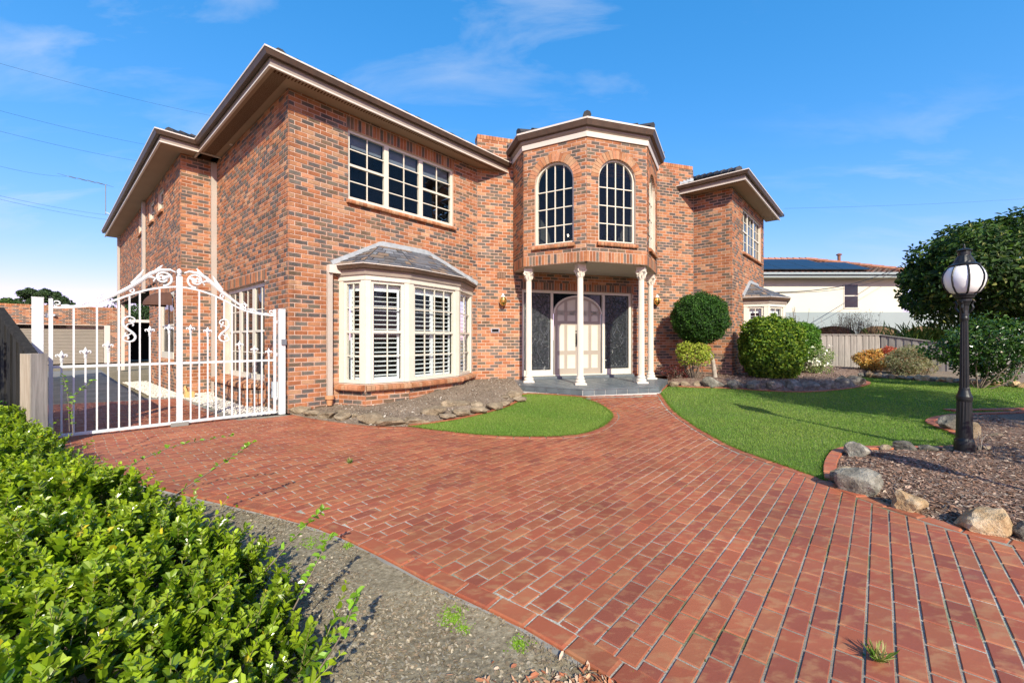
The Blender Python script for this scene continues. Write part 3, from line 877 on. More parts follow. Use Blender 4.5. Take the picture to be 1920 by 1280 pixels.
litter(Q, zM, 0.02, 0.06, [(.28, .19, .14), (.17, .10, .075), (.40, .31, .25)], 29, 0.35, 0.005, (.15, .5)).build('bark_chips', CHIP, bpy.data.objects['entrance_garden_bed'], kind='stuff')
# pebble strip along the side wall
pp = [tuple(hp(-0.7, 0.15)[:2]), tuple(hp(-0.02, 0.15)[:2]), tuple(hp(-0.02, 4.85)[:2]), tuple(hp(-0.75, 4.85)[:2]), tuple(hp(-0.78, 10)[:2]), tuple(hp(-1.35, 10)[:2]), tuple(hp(-1.3, 4.6)[:2]), tuple(hp(-0.85, 4.2)[:2])]
area_mesh(pp, 0.5, lambda x, y: G(x, y) * 0 - 0.006).build('pebble_strip', m_plain('pale_gravel', (0.58, 0.50, 0.42), 0.9, 0.2, var=0.4, scale=40, bump=0.8), kind='structure')
Q = scatter(pp, 5200, 31)
r = np.random.default_rng(32); n = len(Q)
octv = np.array([[1, 0, 0], [-1, 0, 0], [0, 1, 0], [0, -1, 0], [0, 0, 1], [0, 0, -1]], float)
octf = np.array([[0, 2, 4], [2, 1, 4], [1, 3, 4], [3, 0, 4], [2, 0, 5], [1, 2, 5], [3, 1, 5], [0, 3, 5]])
sz = r.uniform(.012, .028, (n, 1, 1)) * np.array([1.2, 1, .7]) * r.uniform(.7, 1.3, (n, 1, 3))
V = octv[None] * sz + np.c_[Q, np.full(n, 0.004)][:, None]
C = np.array([.74, .66, .56]) * r.uniform(.6, 1.1, (n, 1))
m = MB(); m.add(V.reshape(-1, 3), (octf[None] + np.arange(n)[:, None, None] * 6).reshape(-1, 3), np.repeat(C, 6, 0))
m.build('pebbles', PEBBLE, bpy.data.objects['pebble_strip'], smooth=True, kind='stuff')
# ================================================================== the house
house = empty('brick_house', (-1.0, 11.0, 0.0), 'two storey clinker brick house with an octagonal porch tower over the double front door', 'house')
HB = Vector((-1.0, 11.0, 0.0))
BL, BH, MJ = 0.240, 0.086, 0.010
BCOL = [(.43, .175, .078), (.45, .205, .10), (.355, .130, .058), (.47, .26, .145), (.39, .152, .07), (.13, .112, .092), (.16, .138, .112), (.115, .102, .092), (.18, .125, .08), (.145, .125, .09), (.50, .225, .12)]
BP = np.array([.13, .11, .10, .08, .09, .11, .10, .08, .09, .06, .05]); BP /= BP.sum()
BR = np.random.default_rng(77)
bricks = MB()              # all bricks that are not parts of their own
cands = []                 # whole bricks that may become parts: (score, wall object index, matrix data, colour)

class Wall:
    """vertical brick wall. A->B left to right seen from outside"""
    def __init__(s, A, B, z0, z1, thick=0.2):
        s.A = np.array([A[0], A[1], 0.0]); s.B = np.array([B[0], B[1], 0.0])
        s.L = np.linalg.norm(s.B - s.A); s.d = (s.B - s.A) / s.L
        s.n = np.array([s.d[1], -s.d[0], 0.0])
        s.z0, s.z1, s.th = z0, z1, thick
        s.ops = []; s.sold = []; s.arch = []; s.e0 = s.e1 = -0.012
    def pt(s, u, p, z): return s.A + s.d * u + s.n * p + np.array([0, 0, z])
    def upx(s, px, p=0.0):
        k = (px - CX) / FPX; a = s.A + s.n * p
        return (k * a[1] - a[0]) / (s.d[0] - k * s.d[1])
    def zpx(s, px, py, p=0.0):
        u = s.upx(px, p); Y = (s.A + s.d * u + s.n * p)[1]
        return CAMZ + (HY - py) / FPX * Y
    def op(s, u0, u1, z0, z1): s.ops.append((u0, u1, z0, z1)); return s
    def soldier(s, u0, u1, z0, h=0.258): s.sold.append((u0, u1, z0, z0 + h)); return s
    def box(s, mb, u0, u1, p0, p1, z0, z1, col=None):
        mb.box(s.pt((u0 + u1) / 2, (p0 + p1) / 2, (z0 + z1) / 2), ((u1 - u0) / 2, (p1 - p0) / 2, (z1 - z0) / 2), [s.d, s.n, [0, 0, 1]], col)
    def panel(s, name='wall'):
        mb = MB()
        us = sorted({-s.e0, s.L + s.e1, *[v for o in s.ops for v in o[:2]]}); zs = sorted({s.z0, s.z1, *[v for o in s.ops for v in o[2:4]]})
        us = [u for u in us if -s.e0 - 1e-6 <= u <= s.L + s.e1 + 1e-6]
        for a, b in zip(us[:-1], us[1:]):
            run = None
            for c, d in zip(zs[:-1], zs[1:]):
                hole = any(o[0] <= (a + b) / 2 <= o[1] and o[2] <= (c + d) / 2 <= o[3] for o in s.ops)
                if hole:
                    if run: s.box(mb, a, b, -s.th, -0.008, *run); run = None
                else: run = (run[0], d) if run else (c, d)
            if run: s.box(mb, a, b, -s.th, -0.008, *run)
        for (uc, hw, zs_, rise, ztop) in s.arch:
            k = 18
            e = np.linspace(-hw, hw, k + 1)
            for a, b in zip(e[:-1], e[1:]):
                za = zs_ + rise * math.sqrt(max(0, 1 - (a / hw) ** 2)); zb = zs_ + rise * math.sqrt(max(0, 1 - (b / hw) ** 2))
                P = [s.pt(uc + a, -0.008, za), s.pt(uc + b, -0.008, zb), s.pt(uc + b, -0.008, ztop), s.pt(uc + a, -0.008, ztop),
                     s.pt(uc + a, -s.th, za), s.pt(uc + b, -s.th, zb), s.pt(uc + b, -s.th, ztop), s.pt(uc + a, -s.th, ztop)]
                mb.add(P, [[0, 1, 2, 3], [0, 4, 5, 1], [7, 6, 5, 4]])
        s.obj = mb.build(name, MORTAR, house)
        return s.obj
    def brick_rects(s):
        out = []
        k0 = int(round(s.z0 / BH)); k1 = int(math.ceil(s.z1 / BH))
        for k in range(k0, k1):
            zb = k * BH + MJ / 2; zt = min((k + 1) * BH - MJ / 2, s.z1 - 0.002)
            if zt - zb < 0.02: continue
            zc = (zb + zt) / 2
            iv = [(0.002, s.L - 0.002)]
            cut = [(o[0], o[1]) for o in s.ops if o[2] - 0.02 < zc < o[3] + 0.02 and not any(abs(o[0] - (a[0] - a[1])) < 1e-6 and zc > a[2] for a in s.arch)]
            cut += [(o[0], o[1]) for o in s.sold if o[2] < zc < o[3]]
            for (uc, hw, zsp, rise, ztop) in s.arch:
                if zsp < zc < zsp + rise + 0.19:
                    q = 1 - ((zc - zsp) / (rise + 0.185)) ** 2
                    if q > 0: w = (hw + 0.17) * math.sqrt(q); cut.append((uc - w, uc + w))
            for c0, c1 in sorted(cut):
                nv = []
                for a, b in iv:
                    if c1 <= a or c0 >= b: nv.append((a, b)); continue
                    if c0 > a: nv.append((a, c0 - 0.004))
                    if c1 < b: nv.append((c1 + 0.004, b))
                iv = nv
            off = 0.5 * BL * (k % 2)
            for a, b in iv:
                i = math.floor((a - off) / BL)
                while True:
                    x0 = off + i * BL + MJ / 2; x1 = x0 + BL - MJ
                    i += 1
                    if x0 > b: break
                    y0, y1 = max(x0, a), min(x1, b)
                    if y1 - y0 < 0.025: continue
                    out.append((y0, y1, zb, zt, abs(y1 - y0 - (BL - MJ)) < 1e-6 and abs(zt - zb - (BH - MJ)) < 1e-6))
        return out
    def bricks(s, single=True):
        for (u0, u1, z0, z1, full) in s.brick_rects():
            col = np.array(BCOL[BR.choice(len(BCOL), p=BP)]) * BR.uniform(.85, 1.15)
            pj = BR.uniform(-.0025, .0015)
            if full and single and s.z0 < 3:
                c = s.pt((u0 + u1) / 2, 0, (z0 + z1) / 2)
                v = c - np.array([0, 0, CAMZ]); r = np.linalg.norm(v)
                a = abs(v @ s.n) / r / r ** 2 * (0.23 * 0.076)
                px = CX + c[0] / c[1] * FPX; py = HY - (c[2] - CAMZ) / c[1] * FPX
                hidden = (px < 545 and py > 500) or (600 < px < 640 and 480 < py) or (635 < px < 900 and 455 < py < 735) or py > 752
                if not hidden: cands.append((a, s, u0, u1, z0, z1, pj, col)); continue
            s.put(u0, u1, z0, z1, pj, col)
        for (u0, u1, z0, z1) in s.sold:
            n = max(1, int(round((u1 - u0) / 0.086))); w = (u1 - u0) / n
            for i in range(n):
                col = np.array(BCOL[BR.choice(len(BCOL), p=BP)]) * BR.uniform(.85, 1.15)
                s.put(u0 + i * w + 0.005, u0 + (i + 1) * w - 0.005, z0 + 0.004, z1 - 0.006, BR.uniform(-.002, .002), col)
        for (uc, hw, zsp, rise, ztop) in s.arch:
            n = 21
            for i in range(n):
                t0 = PI - PI * (i + 0.06) / n; t1 = PI - PI * (i + 0.94) / n
                def e(t, o): return (uc + (hw + o) * math.cos(t), zsp + (rise + o) * math.sin(t))
                q = [e(t0, 0.0), e(t1, 0.0), e(t1, 0.21), e(t0, 0.21)]
                # straight legs of the ring start at the springing
                col = np.array(BCOL[BR.choice([0, 1, 3, 4, 10, 10, 3])]) * BR.uniform(.9, 1.15)
                V = [s.pt(a, 0.004, b) for a, b in q] + [s.pt(a, -0.06, b) for a, b in q]
                bricks.add(V, [[3, 2, 1, 0], [0, 1, 5, 4], [1, 2, 6, 5], [2, 3, 7, 6], [3, 0, 4, 7]], col)
    def put(s, u0, u1, z0, z1, pj, col, mb=None):
        V, F, B = brick_geo(u1 - u0, z1 - z0)
        W = s.A + np.outer(V[:, 0] + (u0 + u1) / 2, s.d) + np.outer(V[:, 1] + pj, s.n) + np.outer(V[:, 2] + (z0 + z1) / 2, [0, 0, 1])
        (mb or bricks).add(W, F, col, B)

_bc = {}
def brick_geo(w, h, depth=0.03):
    key = (round(w, 4), round(h, 4))
    if key in _bc: return _bc[key]
    b = 0.006; c = np.array([[-1, -1], [1, -1], [1, 1], [-1, 1]], float)
    H = np.array([w / 2, h / 2])
    fr = c * (H - b); md = c * H
    V = np.vstack([np.c_[fr[:, 0], np.zeros(4), fr[:, 1]], np.c_[md[:, 0], np.full(4, -b * .8), md[:, 1]], np.c_[md[:, 0], np.full(4, -depth), md[:, 1]]])
    j = np.arange(4); k = (j + 1) % 4
    F = [np.array([[0, 1, 2, 3]]), np.stack([4 + j, 4 + k, k, j], 1), np.stack([8 + j, 8 + k, 4 + k, 4 + j], 1)]
    B = np.vstack([np.c_[c * .88, np.zeros(4)], np.c_[c, np.zeros(4)], np.c_[c, np.zeros(4)]])
    _bc[key] = (V, F, B)
    return _bc[key]

def win(w, u0, u1, z0, z1, cols, rows, name='window', rec=0.06, glass=None, fw=0.055, mun=0.022, sash_at=None, parent=None, shutter=False, mat=None):
    """timber window filling a rectangle of wall frame w"""
    fb = MB(); mat = mat or CREAM
    p1, p0 = -rec, -rec - 0.07
    w.box(fb, u0, u0 + fw, p0, p1, z0, z1); w.box(fb, u1 - fw, u1, p0, p1, z0, z1)
    w.box(fb, u0 + fw, u1 - fw, p0, p1 - .002, z1 - fw, z1); w.box(fb, u0 + fw, u1 - fw, p0, p1 + .012, z0, z0 + fw * 1.1)
    fo = fb.build(name, mat, parent or house)
    a0, a1, b0, b1 = u0 + fw, u1 - fw, z0 + fw * 1.1, z1 - fw
    mb = MB()
    zl = np.linspace(b0, b1, rows + 1); ul = np.linspace(a0, a1, cols + 1)
    for i in range(1, cols): w.box(mb, ul[i] - mun / 2, ul[i] + mun / 2, p1 - .035, p1 - .012, b0, b1)
    for j in range(1, rows):
        k = mun / 2
        if sash_at is not None and j == sash_at: w.box(mb, a0, a1, p1 - .05, p1 + .004, zl[j] - .024, zl[j] + .024)
        else: w.box(mb, a0, a1, p1 - .034, p1 - .013, zl[j] - k, zl[j] + k)
    mb.build('glazing_bars', mat, fo)
    for i in range(cols):
        for j in range(rows):
            g = MB(); w.box(g, ul[i] + .001, ul[i + 1] - .001, p1 - .032, p1 - .028, zl[j] + .001, zl[j + 1] - .001)
            g.build('pane', glass or DGLASS, fo)
    return fo

# ---- walls
ZS = 6.06                                   # soffit height
S1 = hp(0, 4.90); S2 = S1 - DR * 0.747; S3 = S2 + DL * 12.7
P4 = P3 + DR * 4.6
P2b = None
# where the right wing's return meets the entrance wall
A_ = np.array([[DL[0], -DE[0]], [DL[1], -DE[1]]]); t_ = np.linalg.solve(A_, (P1 - P3)[:2])
P2c = P3 + DL * t_[0]
wf = Wall(C0, P1, 0, ZS)                    # left wing, front
wsd = Wall(S1, C0, 0, ZS)                   # left wing, side by the driveway
wst = Wall(S2, S1, 0, ZS)                   # step
wbk = Wall(S3, S2, 0, ZS)                   # long side wall further back
we = Wall(P1, P2c, 0, 6.88, 0.3)            # entrance wall with its parapet
wr1 = Wall(P2c, P3, 0, ZS)
wr2 = Wall(P3, P4, 0, ZS)
# tower plan
nE = np.array([DE[1], -DE[0], 0.0])
def rot2(v, deg):
    a = math.radians(deg); return np.array([v[0] * math.cos(a) - v[1] * math.sin(a), v[0] * math.sin(a) + v[1] * math.cos(a), 0.0])
BM = np.array([2.61, 10.25, 0.0]); FA = 1.70
V2 = BM - DE * FA / 2; V3 = BM + DE * FA / 2
V1 = V2 - rot2(DE, -45) * FA; V4 = V3 + rot2(DE, 45) * FA
def foot(V): return V - nE * ((V - P1) @ nE)
V0, V5 = foot(V1), foot(V4)
TZ0, TZ1 = 38 * 0.086, 6.32
wt = [Wall(V0, V1, TZ0, TZ1), Wall(V1, V2, TZ0, TZ1), Wall(V2, V3, TZ0, TZ1), Wall(V3, V4, TZ0, TZ1), Wall(V4, V5, TZ0, TZ1)]

# bay plan on the left wing and its twin on the right wing
def bayplan(O, pts): return [O + DR * a + np.array([DR[1], -DR[0], 0]) * b for a, b in pts]
bayL = bayplan(C0, [(0.97, 0.0), (1.19, 0.65), (2.10, 0.83), (3.65, 0.62), (4.66, 0.0)])
bayR = bayplan(P3, [(1.40, 0.0), (1.62, 0.66), (2.45, 1.02), (3.9, 0.75), (4.5, 0.0)])
# openings
UW = (wf.upx(653), wf.upx(850))
uwz = (50 * BH, 67 * BH - 0.01)
wf.op(UW[0], UW[1], *uwz).soldier(UW[0] - .04, UW[1] + .04, uwz[1], 0.268)
wf.op(1.02, 4.60, 0.50, 2.60)
SW = (wsd.upx(421), wsd.upx(495.5))
SW = (min(SW), max(SW))
wsd.op(SW[0], SW[1], 6 * BH, 2.60).soldier(SW[0] - .12, SW[1] + .12, 2.60, 0.235)
dz0, dz1 = 0.325, 2.80
EU = (we.upx(979.3), we.upx(1186))
we.op(EU[0], EU[1], 0.0, dz1).soldier(EU[0] - .05, EU[1] + .05, dz1, 0.235)
RW = (wr2.upx(1393), wr2.upx(1427))
wr2.op(RW[0], RW[1], 50 * BH, 67 * BH - 0.01)
wr2.op(1.46, 4.44, 0.5, 2.60)
# long side wall: openings above and the carport beneath
cpL = wbk.L
uo = wbk.upx(280)
wbk.op(0.0, uo, 0.0, 35 * BH)
sw1 = (wbk.upx(301), wbk.upx(326)); sw1 = (min(sw1), max(sw1))
wbk.op(sw1[0], sw1[1], 0.86, 31 * BH).soldier(sw1[0] - .05, sw1[1] + .05, 31 * BH, 0.235)
hi = []
for (a, b) in ((260, 268), (279.5, 288.5), (296, 306)):
    q0, q1 = sorted((wbk.upx(a), wbk.upx(b))); hi.append((q0, q1)); wbk.op(q0, q1, 60 * BH, 67 * BH)
# arched tower windows
AW, AZ0, ASP, ARI = 1.04, 44 * BH - .01, 62 * BH, 0.50
for w in wt[1:4]:
    uc = w.L / 2
    w.op(uc - AW / 2, uc + AW / 2, AZ0, ASP + ARI + 0.3)
    w.arch.append((uc, AW / 2, ASP, ARI, ASP + ARI + 0.3))
for w in wt: w.soldier(0.0, w.L, TZ0, 0.258)
vents = []
for w, px, py in ((wf, 0, 0),): pass
for w_, k_ in ((wf, 'e1'), (wr1, 'e0'), (wst, 'e1'), (wsd, 'e0'), (wt[0], 'e0'), (wt[4], 'e1')): setattr(w_, k_, 0.06)
allw = [wf, wsd, wst, wbk, we, wr1, wr2] + wt
for w in allw: w.panel('wall')
for w in allw: w.bricks()
# bay plinth walls
def plinth(B, z0, z1):
    for a, b in zip(B[:-1], B[1:]):
        w = Wall(a, b, z0, z1, 0.15); w.panel('bay_wall'); w.bricks(False)
plinth(bayL, 0, 0.344); plinth(bayR, 0, 0.344)
# single bricks: the 300 that show largest
cands.sort(key=lambda c: -c[0])
bm_ = MB(); V, F, B = brick_geo(BL - MJ, BH - MJ); bm_.add(V * [1, -1, 1], [f[:, ::-1] for f in F], None, B)
bmesh1 = bm_.mesh('brick', BRICK)
for i, (a, w, u0, u1, z0, z1, pj, col) in enumerate(cands):
    if i < 300:
        c = w.pt((u0 + u1) / 2, pj, (z0 + z1) / 2)
        o = link('brick', bmesh1, w.obj, Vector(c) - HB, math.atan2(w.d[1], w.d[0]))
        o.color = (*col, 1)
    else: w.put(u0, u1, z0, z1, pj, col)

# ---- brick sills (bullnosed headers), all in one go with the walls' bricks
def sill(w, u0, u1, ztop, proj=0.07, h=0.10, slope=0.03, back=0.06):
    n = max(2, int(round((u1 - u0) / 0.086))); s_ = (u1 - u0) / n
    for i in range(n):
        a, b = u0 + i * s_ + 0.004, u0 + (i + 1) * s_ - 0.004; j = BR.uniform(-.004, .004)
        col = np.array(BCOL[BR.choice([0, 1, 3, 3, 10, 4, 10])]) * BR.uniform(.9, 1.2)
        prof = [(-back, ztop - h + .01), (proj + j, ztop - h - .004), (proj + .012 + j, ztop - h + .02), (proj + .012 + j, ztop - slope - .02), (proj + j - .006, ztop - slope), (-back, ztop)]
        V = [w.pt(a, p, z) for p, z in prof] + [w.pt(b, p, z) for p, z in prof]
        k = len(prof); F = [[i2, (i2 + 1) % k, k + (i2 + 1) % k, k + i2][::-1] for i2 in range(k)]
        bricks.add(V, [np.array(F), np.arange(k)[None], (np.arange(k)[::-1] + k)[None]], col)
sill(wf, UW[0] - .05, UW[1] + .05, uwz[0])
sill(wr2, RW[0] - .05, RW[1] + .05, uwz[0])
for w in wt[1:4]: sill(w, w.L / 2 - AW / 2 - .06, w.L / 2 + AW / 2 + .04, AZ0, 0.06, 0.11)
for q0, q1 in hi: sill(wbk, q0, q1, 60 * BH, 0.05)
sill(wbk, sw1[0] - .05, sw1[1] + .05, 0.86)
def bay_sill(B, z):
    for i, (a, b) in enumerate(zip(B[:-1], B[1:])):
        w = Wall(a, b, 0, 1)
        e0 = 0.05 if i == 0 else -0.02; e1 = 0.05 if i == len(B) - 2 else -0.02
        sill(w, e0 * 0, w.L, z, 0.10, 0.13, 0.04, 0.12)
        core = MB(); w.box(core, 0.0, w.L, -0.15, 0.0, z - .15, z - .012); core.build('sill_bed', MORTAR, house)
bay_sill(bayL, 0.50); bay_sill(bayR, 0.50)
# side window: angled projecting brick sill
sB = [wsd.pt(SW[0] - .02, 0, 0), wsd.pt(SW[0] + .25, 0.28, 0), wsd.pt(SW[1] - .25, 0.28, 0), wsd.pt(SW[1] + .02, 0, 0)]
for a, b in zip(sB[:-1], sB[1:]):
    w = Wall(a, b, 0, 4 * BH, 0.15); w.panel('bay_wall'); w.bricks(False); sill(w, 0, w.L, 0.52, 0.05, 0.14, 0.05, 0.2)
# parapet coping of soldier headers on the entrance wall
for i in range(int(we.L / 0.086)):
    col = np.array(BCOL[BR.choice([0, 1, 3, 10, 4])]) * BR.uniform(.9, 1.15)
    u = i * 0.086
    bricks.add([*[we.pt(u + x, p, z) for z in (6.88, 6.99) for x, p in ((.004, .006), (.082, .006), (.082, -.306), (.004, -.306))]], [[0, 1, 5, 4], [1, 2, 6, 5], [2, 3, 7, 6], [3, 0, 4, 7], [4, 5, 6, 7]], col)
# vents of upright bricks with open joints
VENTB = m_plain('vent_clay', (.27, .17, .12), .9, .1, var=.2)
def vent(w, px, py, n=5):
    u = w.upx(px); z = w.zpx(px, py); mb = MB()
    w.box(mb, u - .12, u + .12, -0.004, 0.004, z - .085, z + .085)
    v = mb.build('air_vent', SLOT, house)
    for i in range(n):
        x = u - .12 + (i + .5) * .24 / n
        g = MB(); w.box(g, x - .24 / n / 2 + .007, x + .24 / n / 2 - .007, 0.0, 0.010, z - .08, z + .08); g.build('vent_bar', VENTB, v)
vent(we, 940, 516.5); vent(we, 1253, 530)
w = wf
bricks.build('brick_courses', BRICK, house, kind='stuff')

BLIND = m_plain('grey_blind', (.16, .18, .22), .8, .1)
CURT = m_plain('pale_curtain', (.30, .28, .25), .9, .1)
# ---- upper front window: sash, fixed light, sash
def triple(w, U, z0, z1):
    L = U[1] - U[0]; a = U[0] + L * 0.365 * 1.0; b = U[0] + L * 0.66
    us = [U[0], U[0] + L * .325, U[0] + L * .655, U[1]]
    for i in range(3):
        win(w, us[i] + (.0 if i == 0 else .001), us[i + 1] - .001, z0, z1, 2, 4, sash_at=2 if i != 1 else None, rec=0.05, glass=CGLASS)
        bl = MB(); w.box(bl, us[i] + .06, us[i + 1] - .06, -.20, -.18, z1 - .30 - .03 * i, z1 - .03); bl.build('roller_blind', BLIND, house)
    bk = MB(); w.box(bk, U[0] - .3, U[1] + .3, -1.3, -1.25, z0 - .2, z1 + .2); bk.build('dark_room_panel', DARK, house)  # near-black panel stands in for the unlit room behind the glass
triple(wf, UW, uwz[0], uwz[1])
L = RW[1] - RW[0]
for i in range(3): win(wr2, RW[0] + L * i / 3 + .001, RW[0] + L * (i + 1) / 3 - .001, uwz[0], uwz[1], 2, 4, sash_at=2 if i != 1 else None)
bk = MB(); wr2.box(bk, RW[0], RW[1], -.7, -.65, uwz[0] - .2, uwz[1] + .2); bk.build('dark_room_panel', DARK, house)
# side ground-floor window, three tall sashes
L = SW[1] - SW[0]
for i in range(3): win(wsd, SW[0] + L * i / 3 + .001, SW[0] + L * (i + 1) / 3 - .001, 0.52, 2.60, 2, 4, sash_at=2, fw=.09, rec=0.09, glass=DGLASS)
for q0, q1 in hi: win(wbk, q0, q1, 60 * BH, 67 * BH, 1, 2, rec=.05)
win(wbk, sw1[0], sw1[1], 0.86, 31 * BH, 2, 2, rec=.02, fw=.16, sash_at=1)
# ---- bay windows with plantation shutters
def bay(B, facets, z0, z1, detail=True):
    for i, ((a, b), cols) in enumerate(zip(zip(B[:-1], B[1:]), facets)):
        if cols == 0: continue
        w = Wall(a, b, 0, 3); L = w.L
        e = 0.115
        fo = win(w, e, L - e, z0, z1, cols, 4, rec=0.03, fw=.06, glass=CGLASS, sash_at=2, name='bay_window')
        # corner posts
        pb = MB()
        w.box(pb, 0.005, e, -.12, 0.0, z0, z1); w.box(pb, L - e, L - .005, -.12, 0.0, z0, z1)
        w.box(pb, 0.0, L, -.12, .012, z1, z1 + .10)
        pb.build('corner_post', CREAM, house)
        # shutters
        nleaf = max(1, cols // 2); lw = (L - 2 * e - .12) / nleaf
        sb = MB()
        for q in range(nleaf):
            u0 = e + .06 + q * lw; u1 = u0 + lw
            w.box(sb, u0, u0 + .045, -.165, -.14, z0 + .06, z1 - .16); w.box(sb, u1 - .045, u1, -.165, -.14, z0 + .06, z1 - .16)
            for zq in (z0 + .06, (z0 + z1) / 2 - .05, z1 - .2): w.box(sb, u0 + .045, u1 - .045, -.164, -.141, zq, zq + .05)
        w.box(sb, e + .02, L - e - .02, -.17, -.145, z1 - .155, z1 - .05)
        so = sb.build('shutter', SHUT, house)
        sm_ = MB(); sl = lw - .094
        t = math.radians(13)
        sm_.box((0, 0, 0), (sl / 2, .031, .0045), [w.d, (w.n * math.cos(t) + np.array([0, 0, -math.sin(t)])), (w.n * math.sin(t) + np.array([0, 0, math.cos(t)]))])
        me = sm_.mesh('louvre', SHUT)
        for q in range(nleaf):
            uc = e + .06 + (q + .5) * lw
            zc = z0 + .15
            while zc < z1 - .22:
                if abs(zc - ((z0 + z1) / 2 - .025)) > .045:
                    link('louvre', me, so, Vector(w.pt(uc, -.152, zc)) - HB)
                zc += 0.094
        dk = MB(); w.box(dk, 0.0, L, -.34, -.33, z0 - .05, z1); dk.build('dark_room_panel', DARK, house)  # dark board whose colour stands for the unlit room behind the shutters
bay(bayL, [2, 2, 4, 2], 0.50, 2.56)
bay(bayR, [2, 2, 2, 0], 0.50, 2.46)
pbk = MB(); wr = Wall(bayR[3], bayR[4], 0, 3); wr.box(pbk, 0, wr.L, -.1, 0, .5, 2.56); pbk.build('bay_side', CREAM, house)
# shallow bay roofs of slate
def bay_roof(O, B, z, ra, rb, ztop, gut=0.15):
    n0 = np.array([DR[1], -DR[0], 0]); P = [np.array(b) for b in B]
    c = sum(P) / len(P)
    out = []
    for i, b in enumerate(P):
        if i in (0, len(P) - 1):
            t = (P[1] - P[0]) if i == 0 else (P[-2] - P[-1]); t = t / np.linalg.norm(t)
            sg = -1 if i == 0 else 1
            out.append(b + DR * sg * gut * 1.05)
        else:
            d1 = (P[i] - P[i - 1]); d1 /= np.linalg.norm(d1); d2 = (P[i + 1] - P[i]); d2 /= np.linalg.norm(d2)
            m1 = np.array([d1[1], -d1[0], 0]); m2 = np.array([d2[1], -d2[0], 0]); mm = m1 + m2
            out.append(b + mm / (mm @ m1) * gut)
    rA = O + DR * ra + n0 * .01; rB = O + DR * rb + n0 * .01
    zg = z + .20
    # slates: courses between the eave outline and the ridge
    top = []
    for i in range(len(out)):
        top.append(rA if i <= 1 else rB)
    if len(out) == 5: top = [rA, rA, rA * .62 + rB * .38, rB, rB]
    rm = MB(); nr = 7
    r_ = random.Random(9)
    for i in range(len(out) - 1):
        a, b, ta, tb = out[i].copy(), out[i + 1].copy(), top[i].copy(), top[i + 1].copy()
        a[2] = b[2] = zg; ta[2] = tb[2] = ztop
        nn = np.cross(b - a, ta - a) if np.linalg.norm(np.cross(b - a, ta - a)) > 1e-6 else np.cross(b - a, tb - a)
        nn = nn / np.linalg.norm(nn)
        if nn[2] < 0: nn = -nn
        rm.add([a, b, tb, ta] if np.linalg.norm(ta - tb) > 1e-3 else [a, b, tb], [[0, 1, 2, 3]] if np.linalg.norm(ta - tb) > 1e-3 else [[0, 1, 2]], (.12, .125, .135))
        for k in range(nr):
            f0, f1 = k / nr, min(1, (k + 1.12) / nr)
            la, lb = a + (ta - a) * f0, b + (tb - b) * f0; ua, ub = a + (ta - a) * f1, b + (tb - b) * f1
            W = np.linalg.norm(lb - la); m_ = max(1, int(round(W / 0.26)))
            off = .5 * (k % 2)
            e = [0] + [(q + off + r_.uniform(-.12, .12)) / m_ for q in range(0 if off else 1, m_)] + [1]
            for x0, x1 in zip(e[:-1], e[1:]):
                if x1 - x0 < .02: continue
                g = .012 / max(W, .1)
                q = [la + (lb - la) * (x0 + g), la + (lb - la) * (x1 - g), ua + (ub - ua) * (x1 - g), ua + (ub - ua) * (x0 + g)]
                lo = nn * (.016 + r_.uniform(0, .006)); hi_ = nn * .004
                V = [q[0] + lo, q[1] + lo, q[2] + hi_, q[3] + hi_, q[0] + nn * .001, q[1] + nn * .001]
                tone = r_.choice([(.10, .105, .12), (.14, .145, .16), (.17, .18, .195), (.20, .155, .12), (.085, .09, .10), (.13, .12, .115), (.24, .17, .12)])
                rm.add(V, [[0, 1, 2, 3], [4, 5, 1, 0]], np.array(tone) * r_.uniform(.8, 1.2))
    ro = rm.build('bay_roof', SLATE, house)
    fl = MB()
    for a, b in ((rA, rB), (rA, out[0]), (rB, out[-1])):
        a2 = np.array([a[0], a[1], ztop + .0]); b2 = np.array([b[0], b[1], ztop if b is rB else zg + .02])
        fl.bar(a2 + n0 * .02 + [0, 0, .02], b2 + n0 * .02 + [0, 0, .02], .06, .11)
    fl.build('flashing', LEAD, house)
    gm_ = MB(); fm = MB(); tm = MB()
    for i in range(len(out) - 1):
        a, b = out[i].copy(), out[i + 1].copy()
        ia, ib = P[i], P[i + 1]
        gm_.add([(*a[:2], zg), (*b[:2], zg), (*(b + (ib - b) * .15)[:2], zg - .085), (*(a + (ia - a) * .15)[:2], zg - .085)], [[3, 2, 1, 0]])
        gm_.add([(*(a + (ia - a) * .15)[:2], zg - .085), (*(b + (ib - b) * .15)[:2], zg - .085), (*(b + (ib - b) * .7)[:2], zg - .09), (*(a + (ia - a) * .7)[:2], zg - .09)], [[3, 2, 1, 0]])
        d = (b - a) / np.linalg.norm(b - a); n_ = np.array([d[1], -d[0], 0])
        tm.bar([*a[:2], zg + .004], [*b[:2], zg + .004], .012, .018)
        fm.add([(*(a + (ia - a) * .6)[:2], zg - .085), (*(b + (ib - b) * .6)[:2], zg - .085), (*(b + (ib - b) * .72)[:2], z - .0), (*(a + (ia - a) * .72)[:2], z - .0)], [[3, 2, 1, 0]])
        fm.add([(*(a + (ia - a) * .72)[:2], z), (*(b + (ib - b) * .72)[:2], z), (*ib[:2], z), (*ia[:2], z)], [[3, 2, 1, 0]])
    gm_.build('gutter', GUTTER, house); tm.build('gutter_lip', TRIM, house); fm.build('fascia', TAUPE, house)
    return out
oL = bay_roof(C0, bayL, 2.66, 1.92, 3.11, 3.46)
oR = bay_roof(P3, bayR, 2.56, 2.2, 3.3, 3.34)
